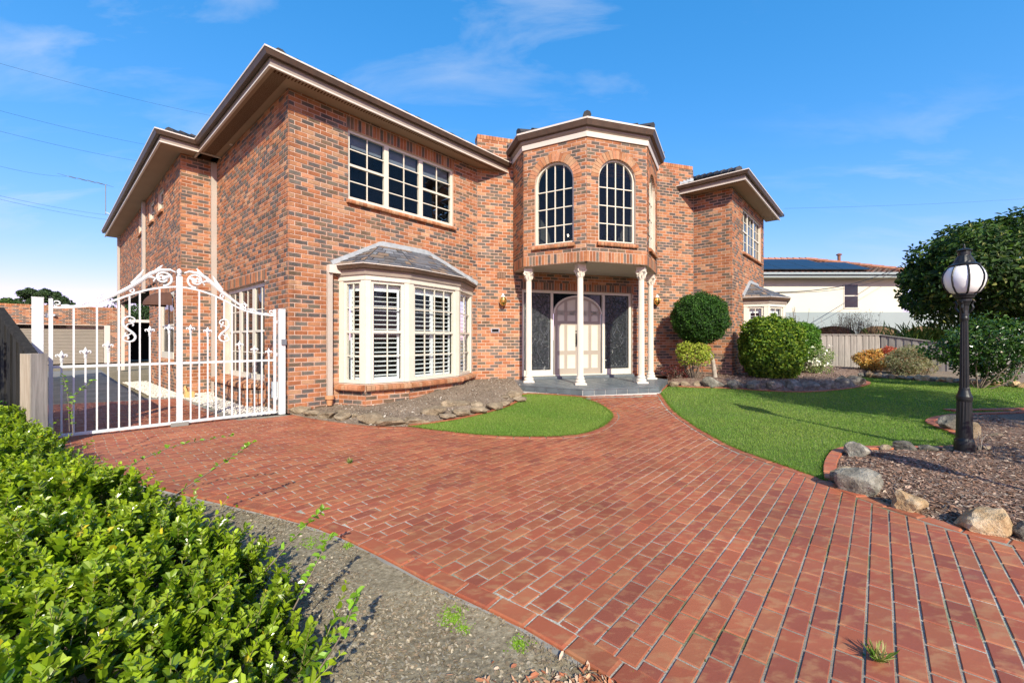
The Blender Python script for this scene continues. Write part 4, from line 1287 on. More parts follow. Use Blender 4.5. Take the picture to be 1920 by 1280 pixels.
# rainwater head and downpipes
def downpipe(x, y, z0, z1, w=0.075, ang_=48.4, mat=None):
    mb = MB(); d = dirv(ang_); n = np.array([d[1], -d[0], 0])
    mb.box((x, y, (z0 + z1) / 2), (w * .65, w * .42, (z1 - z0) / 2), [d, n, [0, 0, 1]])
    return mb.build('downpipe', mat or PIPE, house)
c = wf.pt(wf.upx(618, .05), .05, 0)
downpipe(c[0], c[1], 0.26, 2.72)
hd = MB(); wf.box(hd, wf.upx(618) - .06, wf.upx(618) + .30, 0.0, .13, 2.70, 2.86); hd.build('rainwater_head', TRIM, house)
sk = MB(); sk.lathe((c[0], c[1], 0.07), [(.05, 0), (.062, .10), (.062, .12), (.088, .125), (.088, .2), (.07, .2), (.07, .15)], 18); sk.build('pipe_socket', TERRA, house, smooth=False)
c = S1 + (-DR * .05 + np.array([DR[1], -DR[0], 0]) * .05); downpipe(c[0], c[1], 0.0, 6.0, .10)
ud = wbk.upx(278) ; c = wbk.pt(ud - .55, .05, 0); downpipe(c[0], c[1], 3.0, 6.0, .10, 138.4)
c = wbk.pt(wbk.upx(272.5), .05, 0); downpipe(c[0], c[1], 2.95, 6.0, .10, 138.4)
c = wbk.pt(.06, .05, 0); downpipe(c[0], c[1], 0.0, 6.0, .10, 138.4)

# ---- roofs with eaves, fascia, gutter
OV = 0.45
def eave(name, pts, closed, zs, back=1.2, ov=OV, slots=(), skip_soffit=()):
    """pts: wall line corners in plan, outside on the right of travel -> left-to-right seen from outside"""
    P = [np.array(p) for p in pts]; n = len(P); out = []; mid = []
    segs = [(P[i + 1] - P[i]) / np.linalg.norm(P[i + 1] - P[i]) for i in range(n - 1)]
    nr = [np.array([d[1], -d[0], 0]) for d in segs]
    def off(i, o):
        if i == 0: return P[0] + nr[0] * o
        if i == n - 1: return P[-1] + nr[-1] * o
        mm = nr[i - 1] + nr[i]; return P[i] + mm / (mm @ nr[i - 1]) * o
    so, fa, gu, tr, bd = MB(), MB(), MB(), MB(), MB()
    for i in range(n - 1):
        q = lambda o, z: (np.array([*off(i, o)[:2], z]), np.array([*off(i + 1, o)[:2], z]))
        a0, b0 = q(-.02, zs); a1, b1 = q(ov, zs)
        so.add([a0, b0, b1, a1], [[0, 1, 2, 3]]); so.add([a0 + [0, 0, .02], b0 + [0, 0, .02], b1 + [0, 0, .02], a1 + [0, 0, .02]], [[3, 2, 1, 0]])
        # fascia board with its lit bottom moulding
        f0, g0 = q(ov, zs - .025); f1, g1 = q(ov, zs + .17)
        fa.add([f0, g0, g1, f1], [[3, 2, 1, 0]])
        m0, k0 = q(ov + .022, zs - .03); m1, k1 = q(ov + .022, zs - .002); m2, k2 = q(ov - .0, zs + .004); m3, k3 = q(ov - .02, zs - .03)
        tr.add([m0, k0, k1, m1, m2, k2, m3, k3], [[0, 3, 2, 1], [3, 4, 5, 2], [0, 1, 7, 6]])
        # quad gutter
        ga, gb = q(ov + .015, zs + .13); gc, gd = q(ov + .085, zs + .125); ge, gf = q(ov + .12, zs + .235); gg, gh = q(ov + .10, zs + .235); gi, gj = q(ov + .015, zs + .20)
        gu.add([ga, gb, gc, gd, ge, gf, gg, gh, gi, gj], [[0, 2, 3, 1], [2, 4, 5, 3], [6, 8, 9, 7], [4, 6, 7, 5]])
        ta, tb = q(ov + .122, zs + .215); tc_, td = q(ov + .122, zs + .243); te, tf = q(ov + .105, zs + .243); tg, th_ = q(ov + .112, zs + .213)
        bd.add([ta, tb, tc_, td, te, tf, tg, th_], [[0, 2, 3, 1], [2, 4, 5, 3], [0, 1, 7, 6]])
        if i in slots:
            L = np.linalg.norm(P[i + 1] - P[i]); sl = MB(); s0 = -ov + .1 if i == 0 or True else 0
            u = -ov + .12
            k_ = slots[i]
            while u < L + (ov if i < n - 2 else 0):
                c = P[i] + segs[i] * u + nr[i] * k_[0]
                sl.box((c[0], c[1], zs - .001), (.15 * k_[2] if k_[2] < .05 else .011, k_[1], .003), [segs[i], nr[i], [0, 0, 1]])
                u += k_[2]
            sl.build('soffit_slots', SLOT, house)
    so.build('soffit', SOFFIT, house); fa.build('fascia', TAUPE, house); tr.build('fascia_moulding', TRIM, house)
    gu.build('gutter', GUTTER, house); bd.build('gutter_lip', TRIM, house)
def roof_quad(pts, name='roof', z0=None, tone=1.0):
    pass
uend = 5.95
eave('l', [S3, S2, S1 - DR * 0.0, S1], False, ZS) if False else None
# left wing: long back eave, step, side, front
eave('a', [S3 - DR * 0 + DL * .45, S2, S1 + DL * 0.0], False, ZS)
eave('b', [S1 + DR * 0.0, C0, C0 + DR * 5.62], False, ZS, slots={0: (.24, .115, .034), 1: (.345, .07, .058)})
eave('c', [P3 + DL * 2.9, P3, P3 + DR * 5.1], False, ZS, slots={0: (.345, .07, .058)})
# end barge of the right wing eave + back
eb = MB(); 
# hipped roof surfaces
def hip(O, u0, u1, v0, v1, z, pitch=22, name='roof', tiles=True):
    """pyramid/hip roof on a rectangle in house axes"""
    W, D = u1 - u0, v1 - v0; r = min(W, D) / 2; hgt = r * math.tan(math.radians(pitch))
    if W < D: R0, R1 = (u0 + r, v0 + r), (u0 + r, v1 - r)
    else: R0, R1 = (u0 + r, v0 + r), (u1 - r, v0 + r)
    def w3(u, v, zz): p = O + DR * u + DL * v; return np.array([p[0], p[1], zz])
    c = [w3(u0, v0, z), w3(u1, v0, z), w3(u1, v1, z), w3(u0, v1, z)]; R = [w3(*R0, z + hgt), w3(*R1, z + hgt)]
    if W < D: planes = [(c[0], c[1], R[0], R[0]), (c[1], c[2], R[1], R[0]), (c[2], c[3], R[1], R[1]), (c[3], c[0], R[0], R[1])]
    else: planes = [(c[0], c[1], R[1], R[0]), (c[1], c[2], R[1], R[1]), (c[2], c[3], R[0], R[1]), (c[3], c[0], R[0], R[0])]
    mb = MB(); rr = random.Random(4)
    for (a, b, tb, ta) in planes:
        nn = np.cross(b - a, tb - a if np.linalg.norm(tb - a) > .1 else ta - a); nn /= np.linalg.norm(nn)
        if nn[2] < 0: nn = -nn
        Lr = max(np.linalg.norm(np.cross(b - a, ta - a)) / np.linalg.norm(b - a), .1); nc = max(2, int(Lr / .32))
        for k in range(nc):
            f0, f1 = k / nc, min(1.0, (k + 1.1) / nc)
            q = [a + (ta - a) * f0, b + (tb - b) * f0, b + (tb - b) * f1, a + (ta - a) * f1]
            W_ = np.linalg.norm(q[1] - q[0]); m_ = max(1, int(W_ / .32))
            if k > 3: m_ = max(1, m_ // 4)
            for j in range(m_):
                x0, x1 = j / m_, (j + 1) / m_
                up = nn * (.035 + rr.uniform(-.004, .012))
                A = q[0] + (q[1] - q[0]) * x0; B_ = q[0] + (q[1] - q[0]) * x1; C_ = q[3] + (q[2] - q[3]) * x1; D_ = q[3] + (q[2] - q[3]) * x0
                mid = (A + B_) / 2 + nn * .02
                col = np.array([.055, .055, .06]) * rr.uniform(.6, 1.5)
                mb.add([A + up, mid + up, B_ + up, C_ + nn * .01, D_ + nn * .01, A, B_], [[0, 1, 3, 4], [5, 6, 2, 0]] , col); mb.add([mid + up, B_ + up, C_ + nn * .01], [[0, 1, 2]], col)
    # hip cappings
    o = mb.build(name, TILE, house)
    for i, cc in enumerate(c):
        cap = MB()
        rr_ = min(R, key=lambda r_: np.linalg.norm(r_ - cc)); n_ = int(np.linalg.norm(rr_ - cc) / .4)
        for k in range(1, n_):
            a = cc + (rr_ - cc) * (k / n_) + [0, 0, .02]; b = cc + (rr_ - cc) * ((k + 1.1) / n_) + [0, 0, .03]
            cap.tube([a + [0, 0, .03], b], [.11, .085], 8, True, np.array([.05, .05, .055]) * rr.uniform(.7, 1.4))
        cap.build('hip_capping', TILE, o)
ze = ZS + .22
hip(C0, -.52, 8.5, -.52, 12.0, ze)
hip(C0, -.747 - .52, 6.5, 4.45, 18.1, ze)
hip(P3, -.52, 5.6, -.52, 7.0, ze)
# tower eaves, cornice and roof
tz = TZ1
T5 = [V0, V1, V2, V3, V4, V5]
P = [np.array(p) for p in T5]
def offp(i, o):
    segs = [(P[k + 1] - P[k]) / np.linalg.norm(P[k + 1] - P[k]) for k in range(5)]; nr = [np.array([d[1], -d[0], 0]) for d in segs]
    if i == 0: return P[0] + nr[0] * o
    if i == 5: return P[5] + nr[4] * o
    mm = nr[i - 1] + nr[i]; return P[i] + mm / (mm @ nr[i - 1]) * o
fa, gu, tr, so = MB(), MB(), MB(), MB()
for i in range(5):
    q = lambda o, z: (np.array([*offp(i, o)[:2], z]), np.array([*offp(i + 1, o)[:2], z]))
    def strip(mb, o0, z0, o1, z1):
        a, b = q(o0, z0); c, d = q(o1, z1); mb.add([a, b, d, c], [[0, 1, 2, 3]])
    strip(tr, 0.004, tz - .05, .03, tz - .05); strip(tr, .03, tz - .05, .045, tz + .06); strip(tr, .045, tz + .06, .03, tz + .075)
    strip(fa, .03, tz + .075, .075, tz + .12); strip(fa, .075, tz + .12, .08, tz + .16)
    strip(gu, .08, tz + .16, .16, tz + .17); strip(gu, .16, tz + .17, .20, tz + .31)
    strip(tr, .202, tz + .29, .205, tz + .33); strip(tr, .205, tz + .33, .18, tz + .33)
    strip(gu, .18, tz + .33, .10, tz + .25)
for mb, nm, mt in ((fa, 'fascia', TAUPE), (gu, 'gutter', GUTTER), (tr, 'cornice', TRIM)): mb.build(nm, mt, house)
apex = (BM + nE * -1.9); apex = np.array([apex[0], apex[1], tz + 1.15])
rt = MB(); rr = random.Random(12)
for i in range(5):
    a = np.array([*offp(i, .14)[:2], tz + .30]); b = np.array([*offp(i + 1, .14)[:2], tz + .30])
    for k in range(7):
        f0, f1 = k / 7, (k + 1.08) / 7
        q = [a + (apex - a) * f0 + [0, 0, .035], b + (apex - b) * f0 + [0, 0, .035], b + (apex - b) * f1, a + (apex - a) * f1]
        rt.add(q + [a + (apex - a) * f0, b + (apex - b) * f0], [[0, 1, 2, 3], [4, 5, 1, 0]], np.array([.06, .06, .065]) * rr.uniform(.7, 1.3))
to = rt.build('tower_roof', TILE, house)
for i in range(6):
    cp = MB(); a = np.array([*offp(i, .15)[:2], tz + .36])
    for k in range(5): cp.tube([a + (apex - a) * k / 5 + [0, 0, .03], a + (apex - a) * (k + 1.1) / 5], [.10, .08], 8, True, (.05, .05, .055))
    cp.build('hip_capping', TILE, to)
# ceiling over the porch
cl = MB(); cl.prism([tuple(p[:2]) for p in [V0 + DE * .19, V1 + DE * .17 - nE * .06, V2 - nE * .18 + DE * .05, V3 - nE * .18 - DE * .05, V4 - DE * .17 - nE * .06, V5 - DE * .19]], TZ0 + .03, TZ0 + .07)
cl.build('porch_ceiling', CEIL, house)
# flat roof behind the parapet keeps daylight out of the rooms
fr = MB(); fr.prism([tuple(p[:2]) for p in [P1 + nE * -.31, P2c + nE * -.31, P2c + nE * -6 , P1 + nE * -6]], 6.2, 6.3); fr.build('flat_roof', LEAD, house)
# flashing steps on the parapet ends
fs = MB()
for k in range(4):
    u = we.L - .55 + k * .13; we.box(fs, u, u + .14, .0, .03, 6.30 + k * .05, 6.44 + k * .05)
fs.build('flashing', LEAD, house)
# arched tower windows
def arched(w):
    uc = w.L / 2; hw = AW / 2 - .004; z0 = AZ0; n = 24; rec = .07; fw = .045
    def ring(o, p):
        t = np.linspace(PI, 0, n + 1)
        pts = [w.pt(uc - hw + o, p, z0 + o)] + [w.pt(uc + (hw - o) * math.cos(a), p, ASP + (ARI - o) * math.sin(a)) for a in t] + [w.pt(uc + hw - o, p, z0 + o)]
        return np.array(pts)
    a, b, c, d = ring(0, -rec), ring(fw, -rec), ring(0, -rec - .08), ring(fw, -rec - .08)
    m = len(a); V = np.vstack([a, b, c, d]); j = np.arange(m); k = (j + 1) % m
    fo = MB().add(V, [np.stack([j, k, m + k, m + j], 1), np.stack([m + j, m + k, 3 * m + k, 3 * m + j], 1), np.stack([2 * m + j, 2 * m + k, k, j], 1)]).build('arched_window', CREAM, house)
    def ztop(u): x = (u - uc) / (hw - fw); return ASP + (ARI - fw) * math.sqrt(max(0, 1 - x * x))
    us = np.linspace(uc - hw + fw, uc + hw - fw, 5); zr = [z0 + fw, z0 + .47, z0 + .915, z0 + 1.36, None]
    gb = MB()
    for u in us[1:-1]: w.box(gb, u - .013, u + .013, -rec - .05, -rec - .02, z0 + fw, ztop(u))
    for z in zr[1:-1]: w.box(gb, us[0], us[-1], -rec - .049, -rec - .021, z - .012, z + .012)
    gb.build('glazing_bars', CREAM, fo)
    for i in range(4):
        for j_ in range(3):
            g = MB(); w.box(g, us[i] + .001, us[i + 1] - .001, -rec - .045, -rec - .04, zr[j_] + .001, zr[j_ + 1] - .001); g.build('pane', CGLASS, fo)
        t = np.linspace(us[i] + .001, us[i + 1] - .001, 7)
        pl = [(t[0], zr[3]), (t[-1], zr[3])] + [(x, ztop(x)) for x in t[::-1]]
        V = [w.pt(x, -rec - .04, z) for x, z in pl] + [w.pt(x, -rec - .045, z) for x, z in pl]; q = len(pl)
        MB().add(V, [np.arange(q)[None], (np.arange(q)[::-1] + q)[None]]).build('pane', CGLASS, fo)
for w in wt[1:4]: arched(w)
rwl = MB(); uA, uB = (V0 - P1) @ DE + .02, (V5 - P1) @ DE - .02
we.box(rwl, uA, uB, .012, .03, TZ0 + .08, TZ1 - .05); rwl.build('dark_room_panel', m_plain('dark_landing_panel', (.05, .048, .045), .9, .1), house)  # dark panel covers the brick, its colour stands for the unlit landing
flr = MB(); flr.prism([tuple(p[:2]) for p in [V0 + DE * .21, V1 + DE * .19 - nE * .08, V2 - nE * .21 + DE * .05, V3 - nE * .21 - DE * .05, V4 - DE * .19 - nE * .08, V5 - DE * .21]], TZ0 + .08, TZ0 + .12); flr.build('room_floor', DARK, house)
# small chandelier with lit bulbs inside the tower
BULB = NT('lit_bulb'); BULB.b.inputs['Emission Color'].default_value = (1, .85, .65, 1); BULB.b.inputs['Emission Strength'].default_value = 6.0
cpos = BM - nE * 1.15 - DE * .65
ch = empty('chandelier', (cpos[0], cpos[1], 4.15), 'chandelier with two small lit bulbs seen through the left tower window', 'lamp')
m_ = MB(); m_.tube([cpos + [0, 0, 4.2], cpos + [0, 0, 6.2]], .01, 6); m_.lathe((cpos[0], cpos[1], 4.05), [(.02, 0), (.05, .04), (.02, .12)], 10)
for k_ in range(5):
    a_ = k_ * 1.257; m_.tube([cpos + [0, 0, 4.1], cpos + [.1 * math.cos(a_), .1 * math.sin(a_), 4.05], cpos + [.19 * math.cos(a_), .19 * math.sin(a_), 4.12]], .008, 5)
m_.build('chandelier_frame', BRASS, ch)
for k_ in (3, 4):
    a_ = k_ * 1.257; b_ = MB(); b_.lathe(tuple(cpos + [.19 * math.cos(a_), .19 * math.sin(a_), 4.12]), [(.008, 0), (.02, .02), (.022, .035), (.01, .06)], 8); b_.build('bulb', BULB.m, ch)

# ---- porch
PZ = 0.25
pf = [np.array([*p, 0]) for p in porch_front]
pl_ = foot(pf[0]) - nE * .02; pr_ = foot(pf[3] + DE * .0) - nE * .02
poly = [tuple(pl_[:2])] + [tuple(p[:2]) for p in pf] + [tuple(pr_[:2])]
poly[0] = tuple((foot(pf[0]) - DE * .12)[:2])
pb = MB(); pb.prism(poly, 0.0, PZ - .022)
porch = pb.build('porch', GROUT, house)
# floor tiles in rows along the entrance wall, clipped to the slab
tw = .30
Pp = np.array(poly); e2 = DE[:2]; n2 = nE[:2]
base = P1[:2]; lu = (Pp - base) @ e2; lv = (Pp - base) @ n2
for i in range(int(lu.min() / tw) - 1, int(lu.max() / tw) + 1):
    for j in range(0, int(lv.max() / tw) + 1):
        q = [base + e2 * (i + a) * tw + n2 * (j + b) * tw for a, b in ((.02, .02), (.02, .98), (.98, .98), (.98, .02))]
        nP = len(Pp); ar = sum(Pp[k][0] * Pp[(k + 1) % nP][1] - Pp[(k + 1) % nP][0] * Pp[k][1] for k in range(nP)); sg = 1 if ar > 0 else -1
        for k in range(nP):
            a, b = Pp[k], Pp[(k + 1) % nP]; t = (b - a) / np.hypot(*(b - a)); q = clip_half(q, a, np.array([-t[1], t[0]]) * sg, .004)
            if len(q) < 3: break
        if len(q) < 3: continue
        ctr = np.mean(q, 0)
        n_ = len(q); orient = sum(q[k][0] * q[(k + 1) % n_][1] - q[(k + 1) % n_][0] * q[k][1] for k in range(n_))
        if orient < 0: q = q[::-1]
        m = MB(); m.prism([tuple(x) for x in q], PZ - .024, PZ); m.build('floor_tile', STONET, porch)
for a, b in zip(pf[:-1], pf[1:]):
    w = Wall(a, b, 0, PZ); n_ = max(1, int(round(w.L / .31))); s_ = w.L / n_
    for k in range(n_):
        m = MB(); w.box(m, k * s_ + .007, (k + 1) * s_ - .007, .0, .014, .105, PZ - .036); m.build('riser_tile', STONET, porch)
    m = MB(); w.box(m, 0, w.L, .0, .02, PZ - .026, PZ + .001); m.build('nosing', STONET, porch)
st = MB(); we.box(st, EU[0], EU[1], -.15, .10, PZ + .002, dz0 - .004); st.build('door_step', STONET, porch)
# columns
cprof = [(.140, 0), (.140, .045), (.120, .05), (.130, .085), (.120, .11), (.098, .125), (.110, .15), (.103, .175), (.085, .19), (.080, .22)]
shaft = [(.088, .23), (.086, 1.2), (.078, 2.62)]
capz = 2.64
def column(x, y):
    sh = MB(); k = TZ0 + .03 - PZ - 3.0
    sh.lathe((x, y, PZ), [(.079, .18), (.079, .2), (.078, 1.2), (.070, 2.68), (.070, 2.70)], 32, flute=(1, 3, .10))
    col = sh.build('column', COLUMN, house)
    b = MB(); b.lathe((x, y, PZ), cprof, 28); b.box((x, y, PZ + .02), (.142, .142, .0195)); b.build('column_base', COLUMN, col)
    c = MB(); z = PZ + 2.68
    c.lathe((x, y, z), [(.070, 0), (.082, .01), (.082, .03), (.072, .04), (.078, .10), (.095, .17), (.11, .205)], 24)
    zt = TZ0 + .03
    a = math.atan2(DE[1], DE[0])
    if x > 3.0: a += math.radians(45)
    if x < 1.0: a -= math.radians(30)
    ax = [[math.cos(a), math.sin(a), 0], [-math.sin(a), math.cos(a), 0], [0, 0, 1]]
    c.box((x, y, (z + .2 + zt) / 2), (.108, .108, (zt - z - .2) / 2), ax)
    for sx in (-1, 1):
        for sy in (-1, 1):
            cc = np.array([x, y, z + .15]) + np.array(ax[0]) * sx * .088 + np.array(ax[1]) * sy * .088
            tt = np.linspace(0, 4.2 * PI, 26); rr_ = .042 * (1 - tt / (4.9 * PI))
            dd = (np.array(ax[0]) * sx + np.array(ax[1]) * sy) / 1.414
            pts = cc + np.outer(rr_ * np.cos(tt), dd) + np.outer(rr_ * np.sin(tt) + .02, [0, 0, 1])
            c.tube(pts, .013, 6)
    for q in range(8):
        t = q * PI / 4; c.tube([(x + .08 * math.cos(t), y + .08 * math.sin(t), z + .04), (x + .10 * math.cos(t), y + .10 * math.sin(t), z + .11), (x + .115 * math.cos(t), y + .115 * math.sin(t), z + .13), (x + .11 * math.cos(t), y + .11 * math.sin(t), z + .10)], [.02, .024, .018, .008], 6)
    c.build('capital', COLUMN, col)
def colpos(px, py): # capital top under the ceiling
    Y = (TZ0 + .03 - CAMZ) * FPX / (HY - py); return ((px - CX) / FPX * Y, Y)
for px, py in ((991.5, 500.6), (1088.0, 493.0), (1202.5, 498.0), (1220, 511.5)): column(*colpos(px, py))
# ---- front doors
DU = (we.upx(1040), we.upx(1131.5))
fr_ = MB(); R_ = -.10
def wb_(mb, u0, u1, z0, z1, p0=-.19, p1=-.08): we.box(mb, u0, u1, p0, p1, z0, z1)
df = MB()
for u in (EU[0], DU[0] - .09, DU[1] + .01, EU[1] - .08): wb_(df, u, u + .08, dz0, dz1)
wb_(df, EU[0] + .08, DU[0] - .09, dz1 - .07, dz1); wb_(df, DU[0] - .01, DU[1] + .01, dz1 - .07, dz1); wb_(df, DU[1] + .09, EU[1] - .08, dz1 - .07, dz1)
wb_(df, EU[0] + .08, DU[0] - .09, dz0, dz0 + .17, p1=-.075); wb_(df, DU[1] + .09, EU[1] - .08, dz0, dz0 + .17, p1=-.075)
wb_(df, DU[0] - .01, DU[1] + .01, dz0, dz0 + .03, p1=-.06)
frame = df.build('door_frame', CREAM, house)
for a, b in ((EU[0] + .08, DU[0] - .09), (DU[1] + .09, EU[1] - .08)):
    g = MB(); wb_(g, a, b, dz0 + .17, dz1 - .07, -.14, -.13); so_ = g.build('sidelight', TGLASS, house)
    ln = MB(); zq = np.linspace(dz0 + .17, dz1 - .07, 6)
    for z in (dz0 + .23, dz1 - .14): wb_(ln, a + .05, b - .05, z, z + .006, -.13, -.127)
    for u in (a + .05, b - .056): wb_(ln, u, u + .006, dz0 + .236, dz1 - .14, -.13, -.127)
    # etched swirling stems
    r_ = random.Random(int(a * 100))
    for k in range(11):
        u = r_.uniform(a + .12, b - .12); z = r_.uniform(dz0 + .35, dz1 - .5)
        t = np.linspace(0, 1, 9); s1 = r_.choice((-1, 1))
        pts = [we.pt(min(max(u + s1 * .10 * math.sin(x * 2.4), a + .03), b - .03), -.129, z + .34 * x) for x in t]
        ln.tube(pts, [.006 * (1 - .8 * x) for x in t], 4)
    ln.build('lead_line', KEYG, so_)
uc = (DU[0] + DU[1]) / 2; hw = (DU[1] - DU[0]) / 2; zsp, rise = 2.14, 0.545
def arc(o, m=24):
    t = np.linspace(PI, 0, m + 1); return [(uc + (hw - o) * math.cos(a), zsp + (rise - o) * math.sin(a)) for a in t]
# dark spandrel glass behind the arch
g = MB(); wb_(g, DU[0] - .01, DU[1] + .01, zsp, dz1 - .07, -.17, -.16); g.build('spandrel_glass', DGLASS, house)
aw = MB(); A0, A1 = arc(0), arc(.045)
V = [we.pt(u, -.085, z) for u, z in A0] + [we.pt(u, -.085, z) for u, z in A1] + [we.pt(u, -.15, z) for u, z in A0] + [we.pt(u, -.15, z) for u, z in A1]
m = len(A0); j = np.arange(m - 1)
aw.add(V, [np.stack([j, j + 1, m + j + 1, m + j], 1), np.stack([m + j, m + j + 1, 3 * m + j + 1, 3 * m + j], 1), np.stack([2 * m + j, 2 * m + j + 1, j + 1, j], 1)])
aw.build('arch_frame', CREAM, frame)
for sd in (-1, 1):
    m_ = MB(); e = np.linspace(0.003, hw - .035, 14)
    pl = []
    for x in e: pl.append((uc + sd * x, min(zsp + (rise - .045) * math.sqrt(max(0, 1 - (x / (hw - .035)) ** 2)), 9)))
    outl = [(uc + sd * .003, dz0 + .03)] + pl + [(uc + sd * (hw - .035), dz0 + .03)]
    if sd == 1: outl = outl[::-1]
    q = len(outl); V = [we.pt(u, -.115, z) for u, z in outl] + [we.pt(u, -.155, z) for u, z in outl]; j = np.arange(q); k = (j + 1) % q
    m_.add(V, [np.arange(q)[::-1][None], (np.arange(q) + q)[None], np.stack([j, k, q + k, q + j], 1)])
    leaf = m_.build('front_door', DOORP, house)
    def mould(uv):
        """raised cream moulding around a panel outline"""
        q = len(uv); c = np.mean(uv, 0)
        I = [np.array(p) + (c - np.array(p)) / np.linalg.norm(c - np.array(p)) * .032 for p in uv]
        V = [we.pt(u, -.106, z) for u, z in uv] + [we.pt(u, -.106, z) for u, z in I] + [we.pt(u, -.1149, z) for u, z in uv] + [we.pt(u, -.113, z) for u, z in I]
        j = np.arange(q); k = (j + 1) % q
        MB().add(V, [np.stack([j, k, q + k, q + j], 1), np.stack([j, k, 2 * q + k, 2 * q + j], 1), np.stack([q + j, q + k, 3 * q + k, 3 * q + j], 1)]).build('door_moulding', DOORC, leaf)
        MB().add([we.pt(u, -.1125, z) for u, z in I], [np.arange(q)[None]]).build('door_panel', DOORC, leaf)
    cs = [(.085, .345), (.445, .66)]
    for ci, (c0, c1) in enumerate(cs):
        def R(z0, z1): mould([(uc + sd * c0, z0), (uc + sd * c1, z0), (uc + sd * c1, z1), (uc + sd * c0, z1)])
        R(dz0 + .20, dz0 + .60); R(dz0 + .72, dz0 + 1.48); R(dz0 + 1.60, dz0 + 1.93)
        zt = lambda x: zsp + (rise - .12) * math.sqrt(max(0, 1 - (x / (hw - .09)) ** 2))
        xs = np.linspace(c1, c0, 5)
        mould([(uc + sd * c0, zsp - .12 + .05), (uc + sd * c1, zsp - .12 + .05)] + [(uc + sd * x, max(zt(x), zsp - .05)) for x in xs])
hn = MB(); p = lambda u, q, z: we.pt(uc - .06 + u, q, z)
hn.tube([p(0, -.11, dz0 + .90), p(0, -.05, dz0 + .93), p(0, -.045, dz0 + 1.05), p(0, -.06, dz0 + 1.17), p(0, -.11, dz0 + 1.2)], [.012, .012, .016, .012, .01], 8)
we.box(hn, uc - .085, uc - .035, -.115, -.105, dz0 + .84, dz0 + 1.24); hn.lathe(tuple(p(0, -.10, dz0 + 1.29)), [(.022, 0), (.022, .02), (.01, .03)], 12)
hn.build('door_handle', BLACK, bpy.data.objects['front_door'])
# letter slot
ls = MB(); ul, zl_ = we.upx(928.5), we.zpx(928.5, 619.5)
we.box(ls, ul - .125, ul + .125, .0, .012, zl_ - .06, zl_ + .06)
lso = ls.build('letter_slot', STEELG, house)
g = MB(); we.box(g, ul - .095, ul + .095, .012, .016, zl_ - .04, zl_ + .04); g.build('slot_flap', DARK, lso)
# wall lanterns
def lantern(px, py, label):
    u = we.upx(px); z = we.zpx(px, py); c = we.pt(u, .14, z)
    t = empty('wall_lantern', tuple(we.pt(u, 0, z)), label, 'lantern', 'brass lanterns either side of the porch')
    m = MB(); m.lathe((c[0], c[1], c[2] - .14), [(.0, 0), (.02, .005), (.06, .04), (.088, .10), (.092, .17), (.075, .22), (.05, .24), (.045, .25)], 16); m.build('lantern_body', BRASS, t)
    m = MB(); m.lathe((c[0], c[1], c[2] + .11), [(.06, 0), (.05, .02), (.03, .05), (.035, .07), (.015, .09), (.0, .1)], 14); m.build('lantern_cap', OPAL, t)
    m = MB(); m.tube([we.pt(u, .0, z - .02), we.pt(u, .06, z - .06), c + np.array([0, 0, -.08])], .012, 6); we.box(m, u - .035, u + .035, 0, .015, z - .09, z + .05); m.build('bracket', BRASS, t)
    m = MB()
    for k in range(8):
        a = k * PI / 4; m.tube([(c[0] + r * math.cos(a), c[1] + r * math.sin(a), c[2] - .14 + zq) for r, zq in ((.06, .04), (.092, .10), (.096, .17), (.078, .22))], .006, 5)
    m.build('lantern_rib', BRASS, t)
lantern(940.5, 565, 'brass wall lantern on the brickwork left of the front door, above the letter slot')
lantern(1227, 565, 'brass wall lantern right of the porch, half hidden behind the rearmost column')
# security camera under the eave
sc_ = empty('security_camera', tuple(wsd.pt(wsd.L - (4.9 - 3.6), .1, 5.95)), 'small security camera with dark lens under the side eave of the brick house', 'camera')
uu = wsd.upx(436); c = wsd.pt(uu, .0, 0); zc = wsd.zpx(436, 268)
sc_.location = tuple(wsd.pt(uu, .0, zc))
m = MB(); wsd.box(m, uu - .05, uu + .05, .0, .06, zc - .06, zc + .05); m.bar(wsd.pt(uu, .05, zc), wsd.pt(uu - .02, .14, zc - .02), .05); m.build('camera_mount', TRIM, sc_)
m = MB(); m.box(wsd.pt(uu - .03, .2, zc), (.045, .07, .05), [wsd.d, wsd.n, [0, 0, 1]]); m.build('camera_head', BLACK, sc_)
# carport under the long upper wall
cb = MB(); 
beam = wbk.box(cb, 0.0, uo, -.28, -.02, 35 * BH - .02, 35 * BH + .2); cb.build('carport_beam', DARK, house)
cc = MB(); cc.prism([tuple(p[:2]) for p in (S3, wbk.pt(uo + 1.2, 0, 0), wbk.pt(uo + 1.2, -6, 0), wbk.pt(0, -6, 0))], 3.05, 3.15); cc.build('carport_ceiling', DARK, house)
cw_ = MB(); cw_.bar(wbk.pt(uo - .1, -.3, 1.5), wbk.pt(uo - .1, -6, 1.5), .2, 3.0); cw_.build('carport_back_wall', MORTAR, house)
fw_ = MB(); wx = Wall(wbk.pt(0, 0, 0), wbk.pt(uo, 0, 0), 0, 3)
fw_.bar(wbk.pt(.3, -5.9, 1.5), wbk.pt(uo, -5.9, 1.5), .2, 3.0); fw_.build('carport_far_wall', DARK, house)
pst = MB(); wbk.box(pst, .02, .14, -.15, -.03, 0, 35 * BH); pst.build('carport_post', TRIM, house)
